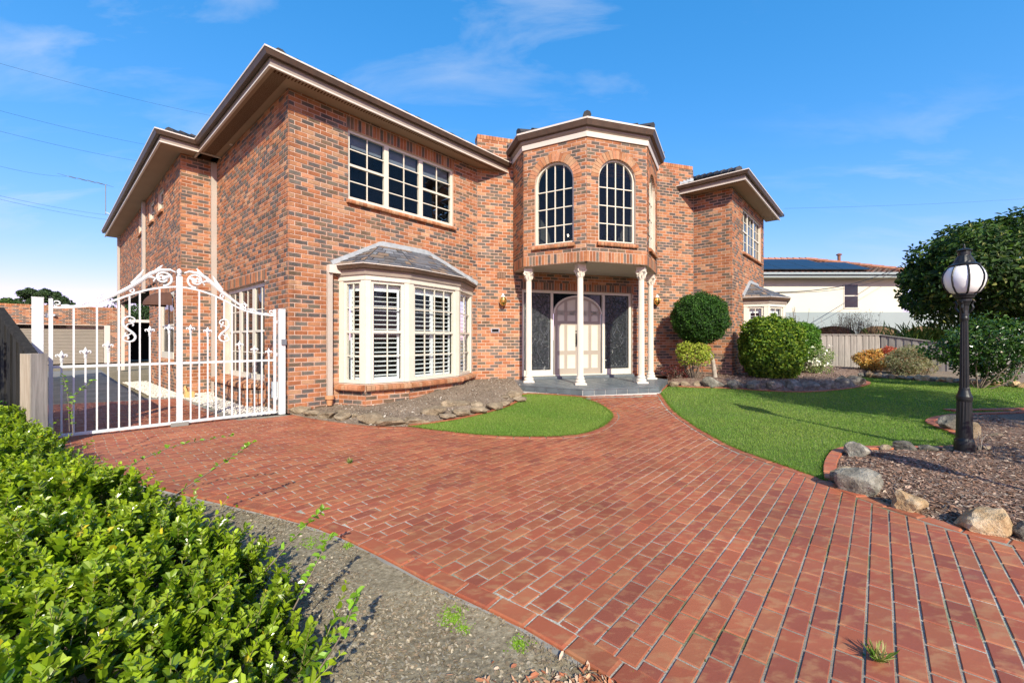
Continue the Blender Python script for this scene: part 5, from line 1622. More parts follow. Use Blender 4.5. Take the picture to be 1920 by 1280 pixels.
# terrace door awning on the long wall
aw_ = empty('wall_awning', tuple(wbk.pt(sw1[1] - .2, 0, 2.3)), 'small curved brown awning hood on the side wall above the narrow window', 'awning')
m = MB(); ua = wbk.upx(318); n_ = 10
for s_ in (0, 1):
    pass
V = []; rows_ = 8
for i in range(rows_):
    a = i / (rows_ - 1) * PI / 2
    for k in range(n_ + 1):
        b = PI * k / n_
        V.append(wbk.pt(ua + .1 + .42 * math.cos(b) * math.cos(a * .9), .02 + .55 * math.sin(b) * math.cos(a * .9), 2.28 + .36 * math.sin(a)))
F = [[i * (n_ + 1) + k, i * (n_ + 1) + k + 1, (i + 1) * (n_ + 1) + k + 1, (i + 1) * (n_ + 1) + k] for i in range(rows_ - 1) for k in range(n_)]
m.add(V, np.array(F)); m.build('awning_hood', BROWNC, aw_)
# ================================================================== gate, fences, garage, neighbours
GA = np.array([-6.35, 5.55, 0.0]); GB = np.array([-4.27, 7.68, 0.0])
GDv = (GB - GA) / np.linalg.norm(GB - GA); GL = np.linalg.norm(GB - GA); Gn = np.array([GDv[1], -GDv[0], 0.0]); UPZ = np.array([0, 0, 1.0])
def gpt(t, z, p=0.0): return GA + GDv * t + Gn * p + UPZ * z
TOPQ = ([0, .15, .37, .63, .79, 1.0], [1.81, 1.82, 1.875, 2.08, 2.17, 2.22])
def spiral(c, dx, r0, r1, turns, start, sgn, n=30, dz=UPZ):
    t = np.linspace(0, 1, n); r = r0 + (r1 - r0) * t; a = start + sgn * turns * 2 * PI * t
    return c + np.outer(r * np.cos(a), dx) + np.outer(r * np.sin(a), dz)
def gate_leaf(hinge_t, cen_t, label):
    """one leaf from its hinge stile to the middle"""
    sg = 1 if cen_t > hinge_t else -1; W = abs(cen_t - hinge_t)
    t = empty('gate_leaf', tuple(gpt(hinge_t, 0)), label, 'gate', 'pair of driveway gate leaves')
    P = lambda q, z, p=0.0: gpt(hinge_t + sg * W * q, z, p)
    ztop = lambda q: float(np.interp(q, *TOPQ))
    x = np.linspace(0, 1, 25)
    cs = np.interp(x, *TOPQ)
    cs = np.convolve(np.r_[cs[0], cs[0], cs, cs[-1], cs[-1]], np.ones(5) / 5, 'valid')
    m = MB()
    pts = [P(a, b) for a, b in zip(x, cs)]
    for a, b in zip(pts[:-1], pts[1:]): m.bar(a, b + (b - a) * .04, .03, .026)
    m.build('top_rail', WHITE, t)
    zt = lambda q: float(np.interp(q, x, cs))
    m = MB(); m.bar(P(0, .055), P(1, .055), .038, .038); m.build('bottom_rail', WHITE, t)
    m = MB(); m.bar(P(0, 1.0), P(1, 1.0), .03, .034); m.build('middle_rail', WHITE, t)
    m = MB(); m.bar(P(0.012, .03), P(0.012, 1.93), .04, .04, up=Gn); m.build('hinge_stile', WHITE, t)
    for z in (.3, 1.1, 1.7):
        m = MB(); m.lathe(P(-.015, z - .03, -.012), [(.014, 0), (.014, .06)], 8); m.build('hinge', WHITE, t)
    n = 11
    for i in range(n):
        q = (i + 1) / (n + 1)
        short = i % 2 == 0 and i != 6
        short = i in (0, 2, 4, 8, 10)
        zt_ = zt(q) - .01
        m = MB()
        if short:
            ztip = float(np.interp(q, [1/12, 3/12, 5/12, 9/12, 11/12], [1.216, 1.263, 1.35, 1.58, 1.614]))
            m.bar(P(q, .06), P(q, ztip - .15), .0195, .0195, up=Gn); b = m.build('bar', WHITE, t)
            f = MB(); z = ztip - .155
            f.lathe(P(q, z), [(.013, 0), (.02, .008), (.012, .018), (.018, .03), (.02, .04), (.012, .05), (.014, .07), (.024, .095), (.022, .115), (.010, .14), (.003, .16)], 10)
            for s2 in (-1, 1):
                c = P(q, z + .07)
                f.tube([c + GDv * s2 * a_ + UPZ * b_ for a_, b_ in ((.006, -.015), (.018, .012), (.036, .036), (.05, .034), (.055, .015), (.046, .002))], [.007, .011, .012, .010, .008, .006], 6)
            for s2 in (-1, 1):
                c = P(q, z + .07)
                f.tube([c + Gn * s2 * a_ + UPZ * b_ for a_, b_ in ((.006, -.012), (.02, .012), (.03, .03), (.036, .018))], [.006, .009, .008, .005], 6)
            f.build('finial', WHITE, b)
        elif i == 6:
            m.bar(P(q, .06), P(q, 1.345), .0195, .0195, up=Gn); m.bar(P(q, 1.72), P(q, zt_), .0195, .0195, up=Gn); b = m.build('bar', WHITE, t)
            f = MB(); c0 = P(q, 1.53)
            def S(a_): return c0 + GDv * sg * a_[0] + UPZ * a_[1]
            body = [(.01, .135), (-.045, .16), (-.07, .10), (-.06, .03), (-.02, -.03), (.03, -.08), (.045, -.13), (.01, -.175), (-.045, -.17), (-.07, -.13)]
            body = [(.065, .125), (.05, .165), (0, .185), (-.05, .165), (-.07, .10), (-.055, .035), (-.01, -.01), (.04, -.06), (.066, -.12), (.04, -.175), (-.02, -.185), (-.065, -.165), (-.07, -.125)]
            sm = smoothline(body, 0.012)
            f.tube([S(a_) for a_ in sm], [.008 + .010 * math.sin(PI * k / (len(sm) - 1)) for k in range(len(sm))], 7)
            f.tube([S(a_) for a_ in smoothline([(.062, .13), (.045, .10), (.012, .115), (.015, .15)], .01)], .012, 6)
            f.tube([S(a_) for a_ in smoothline([(-.068, -.13), (-.045, -.10), (-.012, -.115), (-.015, -.15)], .01)], .012, 6)
            f.tube([S(a_) for a_ in smoothline([(-.04, .03), (-.02, .07), (.02, .085), (.045, .07), (.035, .045)], .01)], .009, 6)
            f.tube([S(a_) for a_ in smoothline([(.035, -.05), (.0, -.08), (-.03, -.09), (-.05, -.075), (-.035, -.05)], .01)], .009, 6)
            f.build('scroll', WHITE, b)
        else:
            m.bar(P(q, .06), P(q, zt_), .0195, .0195, up=Gn); m.build('bar', WHITE, t)
    # leafy scrollwork lying on the top rail
    f = MB()
    def rail(q, dz): p = P(q, zt(q)); return p + UPZ * dz
    X = GDv * sg
    c = rail(.865, .145)
    big = spiral(c, X, .118, .022, 1.6, -PI * .5, 1, 44); f.tube(big, np.linspace(.017, .013, 44), 7)
    stem = [rail(.34, .03), rail(.46, .075), rail(.58, .11), rail(.68, .17), rail(.76, .24), rail(.84, .275), rail(.93, .27), rail(.975, .23)]
    stem = [Vector(s) for s in stem]
    xs = np.array(stem); f.tube(xs, [.012, .022, .027, .03, .028, .026, .02, .010], 7)
    f.tube([rail(.60, .16), rail(.66, .23), rail(.70, .32)], [.02, .026, .004], 6)
    f.tube([rail(.80, .27), rail(.84, .32), rail(.86, .35)], [.02, .018, .004], 6)
    f.tube([rail(.70, .20), rail(.76, .19), rail(.80, .15), rail(.78, .11)], [.02, .022, .02, .01], 6)
    f.tube([rail(.86, .12), rail(.90, .16), rail(.94, .17)], [.026, .03, .012], 6)
    f.tube([rail(.84, .13), rail(.82, .17), rail(.86, .20)], [.022, .024, .008], 6)
    f.tube(spiral(rail(.60, .055), X, .045, .008, 1.3, PI * 1.0, -1, 20), .010, 6)
    f.tube(spiral(rail(.37, .065), X, .055, .010, 1.4, -PI * .5, 1, 24), .012, 6)
    f.tube(spiral(rail(.28, .035), X, .032, .008, 1.2, -PI * .5, 1, 18), .010, 6)
    f.tube([rail(.08, .02), rail(.16, .015), rail(.22, .02), rail(.27, .07), rail(.33, .04)], [.004, .012, .014, .010, .012], 6)
    f.tube([rail(.33, .10), rail(.36, .13), rail(.38, .15)], [.012, .010, .003], 5)
    f.tube(spiral(P(.055, 1.87), -X, .045, .012, 1.2, -PI * .5, 1, 20), .010, 6)
    f.tube([P(.08, 1.84), P(.12, 1.85), P(.17, 1.835)], [.012, .012, .004], 5)
    f.build('scrollwork', WHITE, t)
    return t
GM = GL / 2
la = gate_leaf(.10, GM - .012, 'left leaf of the white wrought iron driveway gate, in front of the garages')
lb = gate_leaf(GL - .10, GM + .03, 'right leaf of the white wrought iron driveway gate, beside the brick corner')
m = MB(); m.bar(gpt(GM, .05), gpt(GM, 2.38), .075, .05, up=Gn); cs_ = m.build('centre_stile', WHITE, la)
m = MB(); m.lathe(gpt(GM, 2.38), [(.02, 0), (.035, .015), (.02, .03), (.03, .05), (.035, .075), (.025, .105), (.004, .125)], 14); m.build('finial', WHITE, cs_)
m = MB(); m.box(gpt(GM, .03), (.11, .06, .028), [GDv, Gn, UPZ]); m.build('gate_stop', CONC, la)
for t_, lab, w in ((.0, 'white square gate post at the left end, beside the grey timber stump', .105), (GL, 'white square gate post with a grey keypad, against the brick corner', .10)):
    e = empty('gate_post', tuple(gpt(t_, 0)), lab, 'post', 'white gate posts')
    m = MB(); m.bar(gpt(t_, 0), gpt(t_, 1.93), w, w, up=Gn); m.build('post_shaft', WHITE, e)
    m = MB(); m.bar(gpt(t_, 1.93), gpt(t_, 1.94), w + .008, w + .008, up=Gn); m.build('post_cap', WHITE, e)
    if t_ > 0:
        m = MB(); m.box(gpt(t_ + .02, 1.33, w / 2 + .015), (.04, .015, .052), [GDv, Gn, UPZ]); k = m.build('keypad', KEYG, e)
# grey timber post
e = empty('timber_post', (-6.28, 5.22, 0), 'weathered grey square timber post in front of the left gate post', 'post')
m = MB(); m.prism([(-6.08, 5.12), (-5.89, 5.06), (-5.85, 5.21), (-6.04, 5.27)], [-.03] * 4, [1.20, 1.19, 1.19, 1.20]); m.build('post_timber', POSTW, e)
m = MB(); m.prism([(-5.885, 5.062), (-5.865, 5.056), (-5.825, 5.20), (-5.845, 5.21)], -.03, 1.20); m.build('post_side_board', FENCEW, e)
# dark boundary fence left of the post
fe = empty('dark_fence', (-7.2, 5.5, 0), 'dark paling boundary fence in shade with a sloping top, left of the grey post', 'fence')
fa_ = np.array([-6.07, 5.27, 0]); fd = np.array([-.90, .43, 0]); fd /= np.linalg.norm(fd); fn = np.array([fd[1], -fd[0], 0])
fn = -fn if fn[1] > 0 else fn
rj = random.Random(5)
pl_mesh = {}
def top_at(s): return 1.18 + .62 * min(1, s / 1.15)
for i in range(20):
    s = .06 + i * .105; zt = top_at(s) - .03
    m = MB(); c = fa_ + fd * s + fn * (.012 if i % 2 else 0)
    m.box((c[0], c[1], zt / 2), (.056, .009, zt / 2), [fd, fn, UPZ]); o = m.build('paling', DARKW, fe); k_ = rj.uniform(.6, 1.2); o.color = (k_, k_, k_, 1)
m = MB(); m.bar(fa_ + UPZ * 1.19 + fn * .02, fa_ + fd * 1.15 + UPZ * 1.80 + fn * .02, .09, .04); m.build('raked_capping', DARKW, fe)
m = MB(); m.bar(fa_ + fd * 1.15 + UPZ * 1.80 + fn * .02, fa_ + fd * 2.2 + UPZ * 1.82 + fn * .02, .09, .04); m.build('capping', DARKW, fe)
# boundary fence down the left of the driveway
bf = empty('side_fence', (-7, 6.2, 0), 'grey paling fence running down the left side of the driveway behind the gate', 'fence')
b0 = np.array([-6.55, 5.75, 0]); 
for i in range(96):
    s = i * .115 if i < 11 else 1.27 + (i - 11) * .148; c = b0 + DL * s + DR * (-.06 + (.008 if i % 2 else 0))
    m = MB(); m.box((c[0], c[1], .9), (.06 if i < 11 else .042, .008, .9), [DL, DR, UPZ]); o = m.build('paling', FENCEW, bf); k_ = rj.uniform(.7, 1.1); o.color = (k_, k_ * .97, k_ * .95, 1)
m = MB(); m.bar(b0 + UPZ * 1.82 - DR * .06, b0 + DL * 13.8 + UPZ * 1.82 - DR * .06, .06, .03); m.build('capping', FENCEW, bf)

# garage with two roller doors
gO = np.array([-25.5, 23.0, 0.0])
ga_ = empty('garage', tuple(gO), 'low brick garage with beige roller doors behind the white gate', 'garage')
wg = Wall(gO - DR * 6.0, gO + DR * 3.1, 0, 3.18, .3)
mb = MB()
for u0, u1, z0, z1 in ((0, .5, 0, 2.0), (.5, 8.3, 2.2, 3.18), (8.3, 9.1, 0, 3.18)): wg.box(mb, u0, u1, -.3, -.008, z0, z1)
mb.build('wall', MORTAR, ga_)
keep = bricks; gb_ = MB(); bricks = gb_
wg.op(.5, 8.3, 0, 2.2); wg.bricks(False)
for i in range(int(wg.L / .086)):
    col = np.array(BCOL[BR.choice([0, 1, 3, 10, 4])]) * BR.uniform(.9, 1.15); u = i * .086
    gb_.add([*[wg.pt(u + x, p, z) for z in (3.18, 3.285) for x, p in ((.004, .01), (.082, .01), (.082, -.3), (.004, -.3))]], [[0, 1, 5, 4], [1, 2, 6, 5], [2, 3, 7, 6], [3, 0, 4, 7], [4, 5, 6, 7]], col)
gb_.build('brick_courses', BRICK, ga_, kind='stuff'); bricks = keep
for a, b in ((.5, 4.3), (4.42, 8.05)):
    m = MB(); wg.box(m, a, b, -.31, -.30, 0, 2.2); m.build('door_recess', DARK, ga_)
    d = MB(); wg.box(d, a, b, -.26, -.25, 0, 1.98); dd = d.build('roller_door', ROLLER, ga_)
    for k in range(24):
        z = .0 + k * .082; m = MB()
        V = [wg.pt(u, p, zz_) for u in (a + .02, b - .02) for p, zz_ in ((-.25, z), (-.225, z + .02), (-.225, z + .055), (-.25, z + .072))]
        m.add(V, [[0, 1, 5, 4][::-1], [1, 2, 6, 5][::-1], [2, 3, 7, 6][::-1]]); m.build('door_slat', ROLLER, dd)
m = MB(); wg.box(m, 8.05, 8.3, -.2, .01, 0, 2.2); m.build('door_jamb', TRIM, ga_)
m = MB(); wg.box(m, 4.3, 4.42, -.25, .0, 0, 2.2); m.build('door_jamb', MORTAR, ga_)
m = MB(); m.prism([tuple((gO - DR * 6 + DL * .3)[:2]), tuple((gO + DR * 3.1 + DL * .3)[:2]), tuple((gO + DR * 3.1 + DL * 7)[:2]), tuple((gO - DR * 6 + DL * 7)[:2])], 0, 2.9); m.build('garage_body', MORTAR, ga_)
# security lights on the garage parapet
for px_ in (81, 94): pass
sl = empty('flood_light', tuple(wg.pt(5.9, .02, 2.7)), 'small twin white floodlight on the garage brickwork above the roller door', 'light')
for sx in (-.12, .14):
    m = MB(); m.lathe(tuple(wg.pt(5.9 + sx, .12, 2.66)), [(.0, 0), (.07, .02), (.08, .07), (.05, .12), (.0, .14)], 12); m.build('lamp_head', WHITE, sl)
m = MB(); wg.box(m, 5.84, 5.97, 0, .08, 2.60, 2.72); m.build('sensor', BLACK, sl)
# open bay right of the garage with a beam
bO = gO + DR * 3.1
sh = empty('open_shed', tuple(bO), 'dark open shed bay with a pale beam between garage and house', 'shed')
ws = Wall(bO, bO + DR * 6.0, 0, 2.7)
m = MB(); ws.box(m, 0, 6, -.12, .0, 2.45, 2.62); m.build('beam', TRIM, sh)
m = MB(); ws.box(m, .01, 6, -4, -3.9, 0, 2.45); ws.box(m, .01, 6, -4, -.15, 2.45, 2.5); m.build('shed_lining', DARK, sh)
m = MB(); ws.box(m, 2.45, 2.6, -.1, .02, 0, 2.45); m.build('post', TRIM, sh)
bn = empty('wheelie_bin', (-20.9, 25.6, 0), 'green wheelie bin standing in the dark open shed', 'bin')
c = np.array([-20.95, 26.0, 0.0]); 
m = MB(); m.add([c + DR * x * w_ + DL * y * w_ + UPZ * z for z, w_ in ((.05, .22), (1.0, .30)) for x, y in ((-1, -1), (1, -1), (1, 1), (-1, 1))], [[3, 2, 1, 0], [4, 5, 6, 7], [0, 1, 5, 4], [1, 2, 6, 5], [2, 3, 7, 6], [3, 0, 4, 7]]); m.build('bin_body', GREENP, bn)
m = MB(); m.box(c + UPZ * 1.04, (.33, .34, .035), [DR, DL, UPZ]); m.build('bin_lid', GREENP, bn)
# plywood offcut and meter box behind the gate
pw = empty('pine_board', tuple(hp(-.95, 4.75)), 'short pine board lying tilted on the pebbles below the downpipe behind the gate', 'board')
c = hp(-.72, 4.35); m = MB(); dd_ = DR * .2 + DL * .98; m.box(c + UPZ * .15, (.24, .10, .022), [dd_, (np.cross(UPZ, dd_) * .3 + UPZ * .95), np.cross(dd_, (np.cross(UPZ, dd_) * .3 + UPZ * .95))]); m.build('board', PLY, pw)
m = MB(); m.box(c - DL * .28 + UPZ * .07, (.09, .08, .07), [DR, DL, UPZ]); m.build('block', PLY, pw)
gx = empty('gate_motor_box', tuple(hp(-.06, .35)), 'pale grey box on the brick wall just behind the right gate post', 'box')
c = wsd.pt(wsd.L - .42, .07, .42); m = MB(); m.box(c, (.055, .06, .15), [wsd.d, wsd.n, UPZ]); m.build('box_body', BOXW, gx)
m = MB(); m.box(c + wsd.n * .063, (.015, .004, .02), [wsd.d, wsd.n, UPZ]); m.build('lock', KEYG, gx)

# ---- neighbour's house
NH = empty('neighbour_house', (20, 24, 0), 'cream rendered neighbouring house with a blue grey lower band and solar panels on its roof', 'house')
Yn = 24.0
x0 = 11.5; x1 = 22.6; xL = 29.0
def zg(py): return CAMZ + (HY - py) / FPX * 23.3
def zn(py): return CAMZ + (HY - py) / FPX * Yn
m = MB(); m.box(((x0 + x1) / 2, Yn + 2, (zn(585) + zn(518)) / 2), ((x1 - x0) / 2, 2, (zn(518) - zn(585)) / 2)); m.build('upper_wall', RENDER, NH)
bx = (xz(1527, 0, Yn)[0], xz(1612, 0, Yn)[0]); cx = (xz(1600, 0, Yn)[0], xz(1688, 0, Yn)[0])
m = MB()
zb, za = zn(585), zn(611); zs = zn(628)
us = [x0]
arcs = [(xz(1565, 0, Yn)[0], 1.25), (xz(1650, 0, Yn)[0], 1.28), (xz(1735, 0, Yn)[0], 1.25)]
cur = x0
for xc, hw_ in arcs:
    m.box(((cur + xc - hw_) / 2, Yn + .18, zb / 2), ((xc - hw_ - cur) / 2, .18, zb / 2))
    e = np.linspace(-hw_, hw_, 17)
    for a, b in zip(e[:-1], e[1:]):
        z_a = zs + (za - zs) * math.sqrt(max(0, 1 - (a / hw_) ** 2)); z_b = zs + (za - zs) * math.sqrt(max(0, 1 - (b / hw_) ** 2))
        V = [(xc + a, Yn, z_a), (xc + b, Yn, z_b), (xc + b, Yn, zb), (xc + a, Yn, zb), (xc + a, Yn + .36, z_a), (xc + b, Yn + .36, z_b)]
        m.add(V, [[0, 1, 2, 3], [0, 4, 5, 1]])
    cur = xc + hw_
m.box(((cur + xL) / 2, Yn + .18, zb / 2), ((xL - cur) / 2, .18, zb / 2)); m.build('lower_wall', RBAND, NH)
m = MB(); m.box(((x0 + xL) / 2, Yn + 2.6, zb / 2), ((xL - x0) / 2, .1, zb / 2)); m.build('undercroft_wall', m_plain('undercroft_brown', (.20, .13, .08), .9, .1, var=.3), NH)
m = MB(); m.box(((x0 + x1) / 2, Yn - .25, zg(518)), ((x1 - x0) / 2 + .3, .35, .03)); m.build('soffit', RENDER, NH)
m = MB(); m.box(((x0 + x1) / 2, Yn - .62, zg(515.5)), ((x1 - x0) / 2 + .3, .03, .13)); m.box(((x0 + x1) / 2, Yn - .70, zg(512.5)), ((x1 - x0) / 2 + .35, .07, .06)); m.build('gutter', RBAND, NH)
# roof: terracotta tiles, low pitch, hipped at the right
ze_ = zg(512) + .02; rdg = 3.75; pit = math.tan(math.radians(21)); xr = x1 + .4
m = MB(); rr = random.Random(8)
nc = 13
for k in range(nc):
    f0, f1 = k / nc, (k + 1.1) / nc
    ya, yb = Yn - .72 + rdg * f0, Yn - .72 + rdg * f1; za_, zb_ = ze_ + (rdg * f0) * pit, ze_ + (rdg * f1) * pit
    xe0, xe1 = xr - rdg * f0, xr - rdg * f1; nx = int((xe0 - x0) / .3)
    for j in range(nx):
        a, b = x0 + (xe0 - x0) * j / nx, x0 + (xe0 - x0) * (j + 1) / nx; c_, d_ = min(b, xe1), min(a, xe1)
        col = np.array(rr.choice([(.20, .10, .07), (.17, .08, .055), (.14, .085, .07), (.18, .13, .10)])) * rr.uniform(.8, 1.15)
        m.add([(a, ya, za_ + .02), ((a + b) / 2, ya, za_ + .07), (b, ya, za_ + .02), (c_, yb, zb_ - .01), (d_, yb, zb_ - .01), (a, ya, za_ - .05), (b, ya, za_ - .05)], [[0, 1, 3, 4], [5, 6, 2, 0]], col); m.add([((a + b) / 2, ya, za_ + .07), (b, ya, za_ + .02), (c_, yb, zb_ - .01)], [[0, 1, 2]], col)
rf = m.build('roof', RTILE, NH)
m = MB(); zR_ = ze_ + rdg * pit; xa = x0
while xa < xr - rdg: m.tube([(xa, Yn - .72 + rdg, zR_ + .04), (xa + .42, Yn - .72 + rdg, zR_ + .02)], [.13, .11], 8, True, np.array([.38, .17, .10]) * rr.uniform(.8, 1.2)); xa += .4
m.build('ridge_capping', RTILE, rf, kind='stuff')
m = MB()
for k in range(10):
    f = k / 10; g_ = (k + 1.1) / 10
    m.tube([(xr - rdg * f, Yn - .72 + rdg * f, ze_ + rdg * f * pit + .06), (xr - rdg * g_, Yn - .72 + rdg * g_, ze_ + rdg * g_ * pit + .05)], [.13, .11], 8, True, np.array([.38, .17, .10]) * rr.uniform(.8, 1.2))
m.build('hip_capping', RTILE, rf)
m = MB(); xf = xz(1580, 0, Yn + 3)[0]; m.lathe((xf, Yn + 3.3, zR_), [(.09, -.1), (.09, .35), (.16, .36), (.16, .42), (.05, .48)], 12); m.build('flue', m_plain('rusty_flue', (.25, .10, .06), .7), rf)
sp = np.array([0, math.cos(math.atan(pit)), math.sin(math.atan(pit))]); sn = np.array([0, -sp[2], sp[1]])
PWd, PHt = 1.68, 1.02
for r_ in range(3):
    y_ = .22 + r_ * (PHt + .02)
    xlim = xr - (y_ + PHt) * .95 - .2
    for k in range(9):
        xa = x0 + .4 + k * (PWd + .02) + (.0)
        if xa + PWd > xlim : continue
        c = np.array([xa + PWd / 2, Yn - .72, ze_]) + sp * (y_ + PHt / 2) + sn * .14
        m = MB(); m.box(c, (PWd / 2, PHt / 2, .02), [[1, 0, 0], sp, sn]); po = m.build('solar_panel', SOLFR, rf)
        m = MB()
        m.box(c + sn * .022, (PWd / 2 - .03, PHt / 2 - .03, .002), [[1, 0, 0], sp, sn]); m.build('solar_cells', SOLAR, po)
# its window
u0, u1 = xz(1583, 0, Yn)[0], xz(1608, 0, Yn)[0]; z0, z1 = zn(577), zn(532)
wn_ = Wall((x0, Yn, 0), (x1, Yn, 0), 0, 5)
m = MB(); wn_.box(m, u0 - x0 - .05, u1 - x0 + .08, -.02, .03, z0 - .05, z0 + .02); wn_.box(m, u0 - x0 - .05, u0 - x0, -.02, .02, z0 + .02, z1); wn_.box(m, u1 - x0, u1 - x0 + .06, -.02, .02, z0 + .02, z1); wn_.box(m, u0 - x0, u1 - x0, -.02, .021, z1 - .05, z1); wn_.box(m, u0 - x0, u1 - x0 - .02, -.02, .022, (z0 + z1) / 2 - .03, (z0 + z1) / 2 + .03)
wo_ = m.build('window', TRIM, NH)
for a, b in ((z0 + .02, (z0 + z1) / 2 - .03), ((z0 + z1) / 2 + .03, z1 - .05)):
    m = MB(); wn_.box(m, u0 - x0, u1 - x0, .002, .008, a, b); m.build('pane', DGLASS, wo_)
# ---- paling fence on the right
pf_ = empty('paling_fence', tuple(np.array([13.5, 17.3, .1])), 'weathered grey timber paling fence across the back of the lawn, kinked to the right', 'fence')
FP = [(9.3, 17.6, 1.62), (xz(1650, 0, 17.3)[0], 17.3, 1.60), (16.6, 15.55, 1.22), (19.4, 13.3, 1.05), (21.5, 11.3, 1.0)]
pmesh = None
for (a, b) in zip(FP[:-1], FP[1:]):
    A_, B_ = np.array([a[0], a[1], 0]), np.array([b[0], b[1], 0]); L = np.linalg.norm(B_ - A_); d = (B_ - A_) / L; n_ = np.array([d[1], -d[0], 0])
    k = int(L / .235)
    for i in range(k):
        s = (i + .5) / k * L; zt = a[2] + (b[2] - a[2]) * s / L + .0
        for q, (off, p, hw_) in enumerate(((0, 0, .075), (.1175, -.022, .07))):
            c = A_ + d * (s + off) + n_ * p; h_ = zt - .03 - .04
            m = MB(); m.box((c[0], c[1], .04 + h_ / 2), (hw_, .009, h_ / 2), [d, n_, UPZ]); o = m.build('paling', FENCEW, pf_); k_ = rj.uniform(.78, 1.12); o.color = (k_, k_ * .985, k_ * .97, 1)
    m = MB(); m.bar(A_ + UPZ * (a[2] - .015) + n_ * -.01, B_ + UPZ * (b[2] - .015) + n_ * -.01, .12, .035); m.build('capping', FENCEW, pf_)
    m = MB(); m.bar(A_ + UPZ * .12 + n_ * -.05, B_ + UPZ * .12 + n_ * -.05, .03, .12); m.build('plinth_board', FENCEW, pf_)
# ---- lamp posts
def lamp(x, y, z, label, H=0.0):
    K = .70; K2 = .60
    t = empty('lamp_post', (x, y, z), label, 'lamp post', 'black garden lamp posts')
    m = MB(); m.lathe((x, y, z), [(a_ * K2, b_) for a_, b_ in [(.135, -.04), (.135, .10)]], 20); m.build('concrete_foot', m_plain('white_footing', (.62, .60, .57), .85, .1, var=.2) if 'white_footing' not in MATS else MATS['white_footing'], t)
    m = MB(); m.lathe((x, y, z), [(a_ * K2, b_) for a_, b_ in [(.150, .075), (.150, .16), (.142, .20), (.128, .215), (.122, .23), (.108, .66), (.110, .665), (.118, .69), (.118, .72), (.106, .735), (.098, .75), (.080, .79), (.074, .82)]], 32, flute=(5, 5, .08)); m.build('post_base', BLACK, t)
    m = MB(); m.lathe((x, y, z), [(a_ * K2, b_) for a_, b_ in [(.070, .81), (.070, .83), (.056, 1.60), (.056, 1.62), (.064, 1.625), (.068, 1.65), (.060, 1.67), (.058, 1.69)]], 24, flute=(1, 2, .16)); m.build('post_shaft', BLACK, t)
    m = MB(); m.lathe((x, y, z), [(a_ * K, b_) for a_, b_ in [(.058, 1.68), (.052, 1.74), (.056, 1.79), (.074, 1.83), (.088, 1.85), (.088, 1.87), (.115, 1.89), (.12, 1.91)]], 20)
    for k in range(4):
        a = k * PI / 2 + .5; d = np.array([math.cos(a), math.sin(a), 0]); c = np.array([x, y, z])
        m.tube([c + d * r_ * K + UPZ * zz_ for r_, zz_ in ((.05, 1.71), (.08, 1.73), (.105, 1.77), (.09, 1.81), (.115, 1.85), (.13, 1.83))], [.009, .012, .012, .010, .010, .006], 6)
    m.build('capital', BLACK, t)
    R = [(.12, 1.93), (.18, 1.955), (.232, 2.02), (.256, 2.09), (.258, 2.14), (.24, 2.19), (.205, 2.24), (.165, 2.27)]
    m = MB(); m.lathe((x, y, z), [(a_ * K, b_) for a_, b_ in R], 32); m.build('lamp_globe', OPAL, t, smooth=True)
    for k in range(8):
        a = k * PI / 4 + .18; m = MB(); m.tube([(x + (r_ * K + .004) * math.cos(a), y + (r_ * K + .004) * math.sin(a), z + zz_) for r_, zz_ in R], .009, 6); m.build('globe_rib', BLACK, t)
    m = MB(); m.lathe((x, y, z), [(a_ * K, b_) for a_, b_ in [(.125, 1.905), (.14, 1.92), (.14, 1.945), (.10, 1.95)]], 20); m.build('globe_collar', BLACK, t)
    m = MB(); m.lathe((x, y, z), [(a_ * K, b_) for a_, b_ in [(.15, 2.25), (.185, 2.262), (.19, 2.278), (.165, 2.288), (.14, 2.30), (.125, 2.325), (.10, 2.365), (.085, 2.385), (.078, 2.39), (.078, 2.43), (.075, 2.435), (.092, 2.445), (.095, 2.455), (.06, 2.468), (.022, 2.478), (.012, 2.495), (.016, 2.505), (.004, 2.53)]], 24, flute=(5, 7, .06)); m.build('lamp_cap', BLACK, t)
    return t
LX, LY = gp(1808, 853)
lamp(LX, LY, -.02, 'black cast iron lamp post with a white ribbed globe standing in the bark bed')
lamp(LX - .42, LY - 3.55, .0, 'second black lamp post outside the right edge, shadowing the bark bed')
# ---- wires and aerial
def cable(name, a, b, sag, r, label, grp=None):
    a, b = np.array(a, float), np.array(b, float); t = np.linspace(0, 1, 24); P = a + np.outer(t, b - a); P[:, 2] -= sag * 4 * t * (1 - t)
    m = MB(); m.tube(P, r, 5); c = P[12]
    return m.build(name, WIRE, None, base=(P[0]), label=label, cat='cable', group=grp) 
def fp(px, py, Y): x, z = xz(px, py, Y); return (x, Y, z)
GRP = 'overhead wires crossing the sky on the left'
for i, (a, b, lab) in enumerate((((-40, 108), (420, 222), 'topmost thin overhead wire at the upper left of the sky'),
        ((-40, 197), (330, 281), 'second overhead wire from the top at the left of the sky'),
        ((-40, 236), (310, 310), 'third overhead wire from the top, ending behind the house eaves'),
        ((-40, 301), (124, 331), 'short wire left of the television aerial'),
        ((-40, 358), (240, 407), 'fifth overhead wire from the top, just left of the aerial mast'),
        ((-40, 364), (240, 416), 'lowest overhead wire at the left, close under its neighbour'))):
    cable('overhead_wire', fp(*a, 40), fp(*b, 62), .35, .012, lab, GRP)
cable('service_cable', fp(1440, 548, 15.0), fp(1700, 492, 24.0), .45, .018, 'thick black service cable from the right bay roof towards the dark tree')
cable('service_cable', fp(1445, 549, 15.2), fp(1700, 508, 24.0), .35, .010, 'thinner black cable just below the thick service cable on the right')
cable('overhead_wire', fp(1470, 391, 40), fp(1960, 370, 60), .2, .008, 'faint thin wire in the sky to the right of the house')
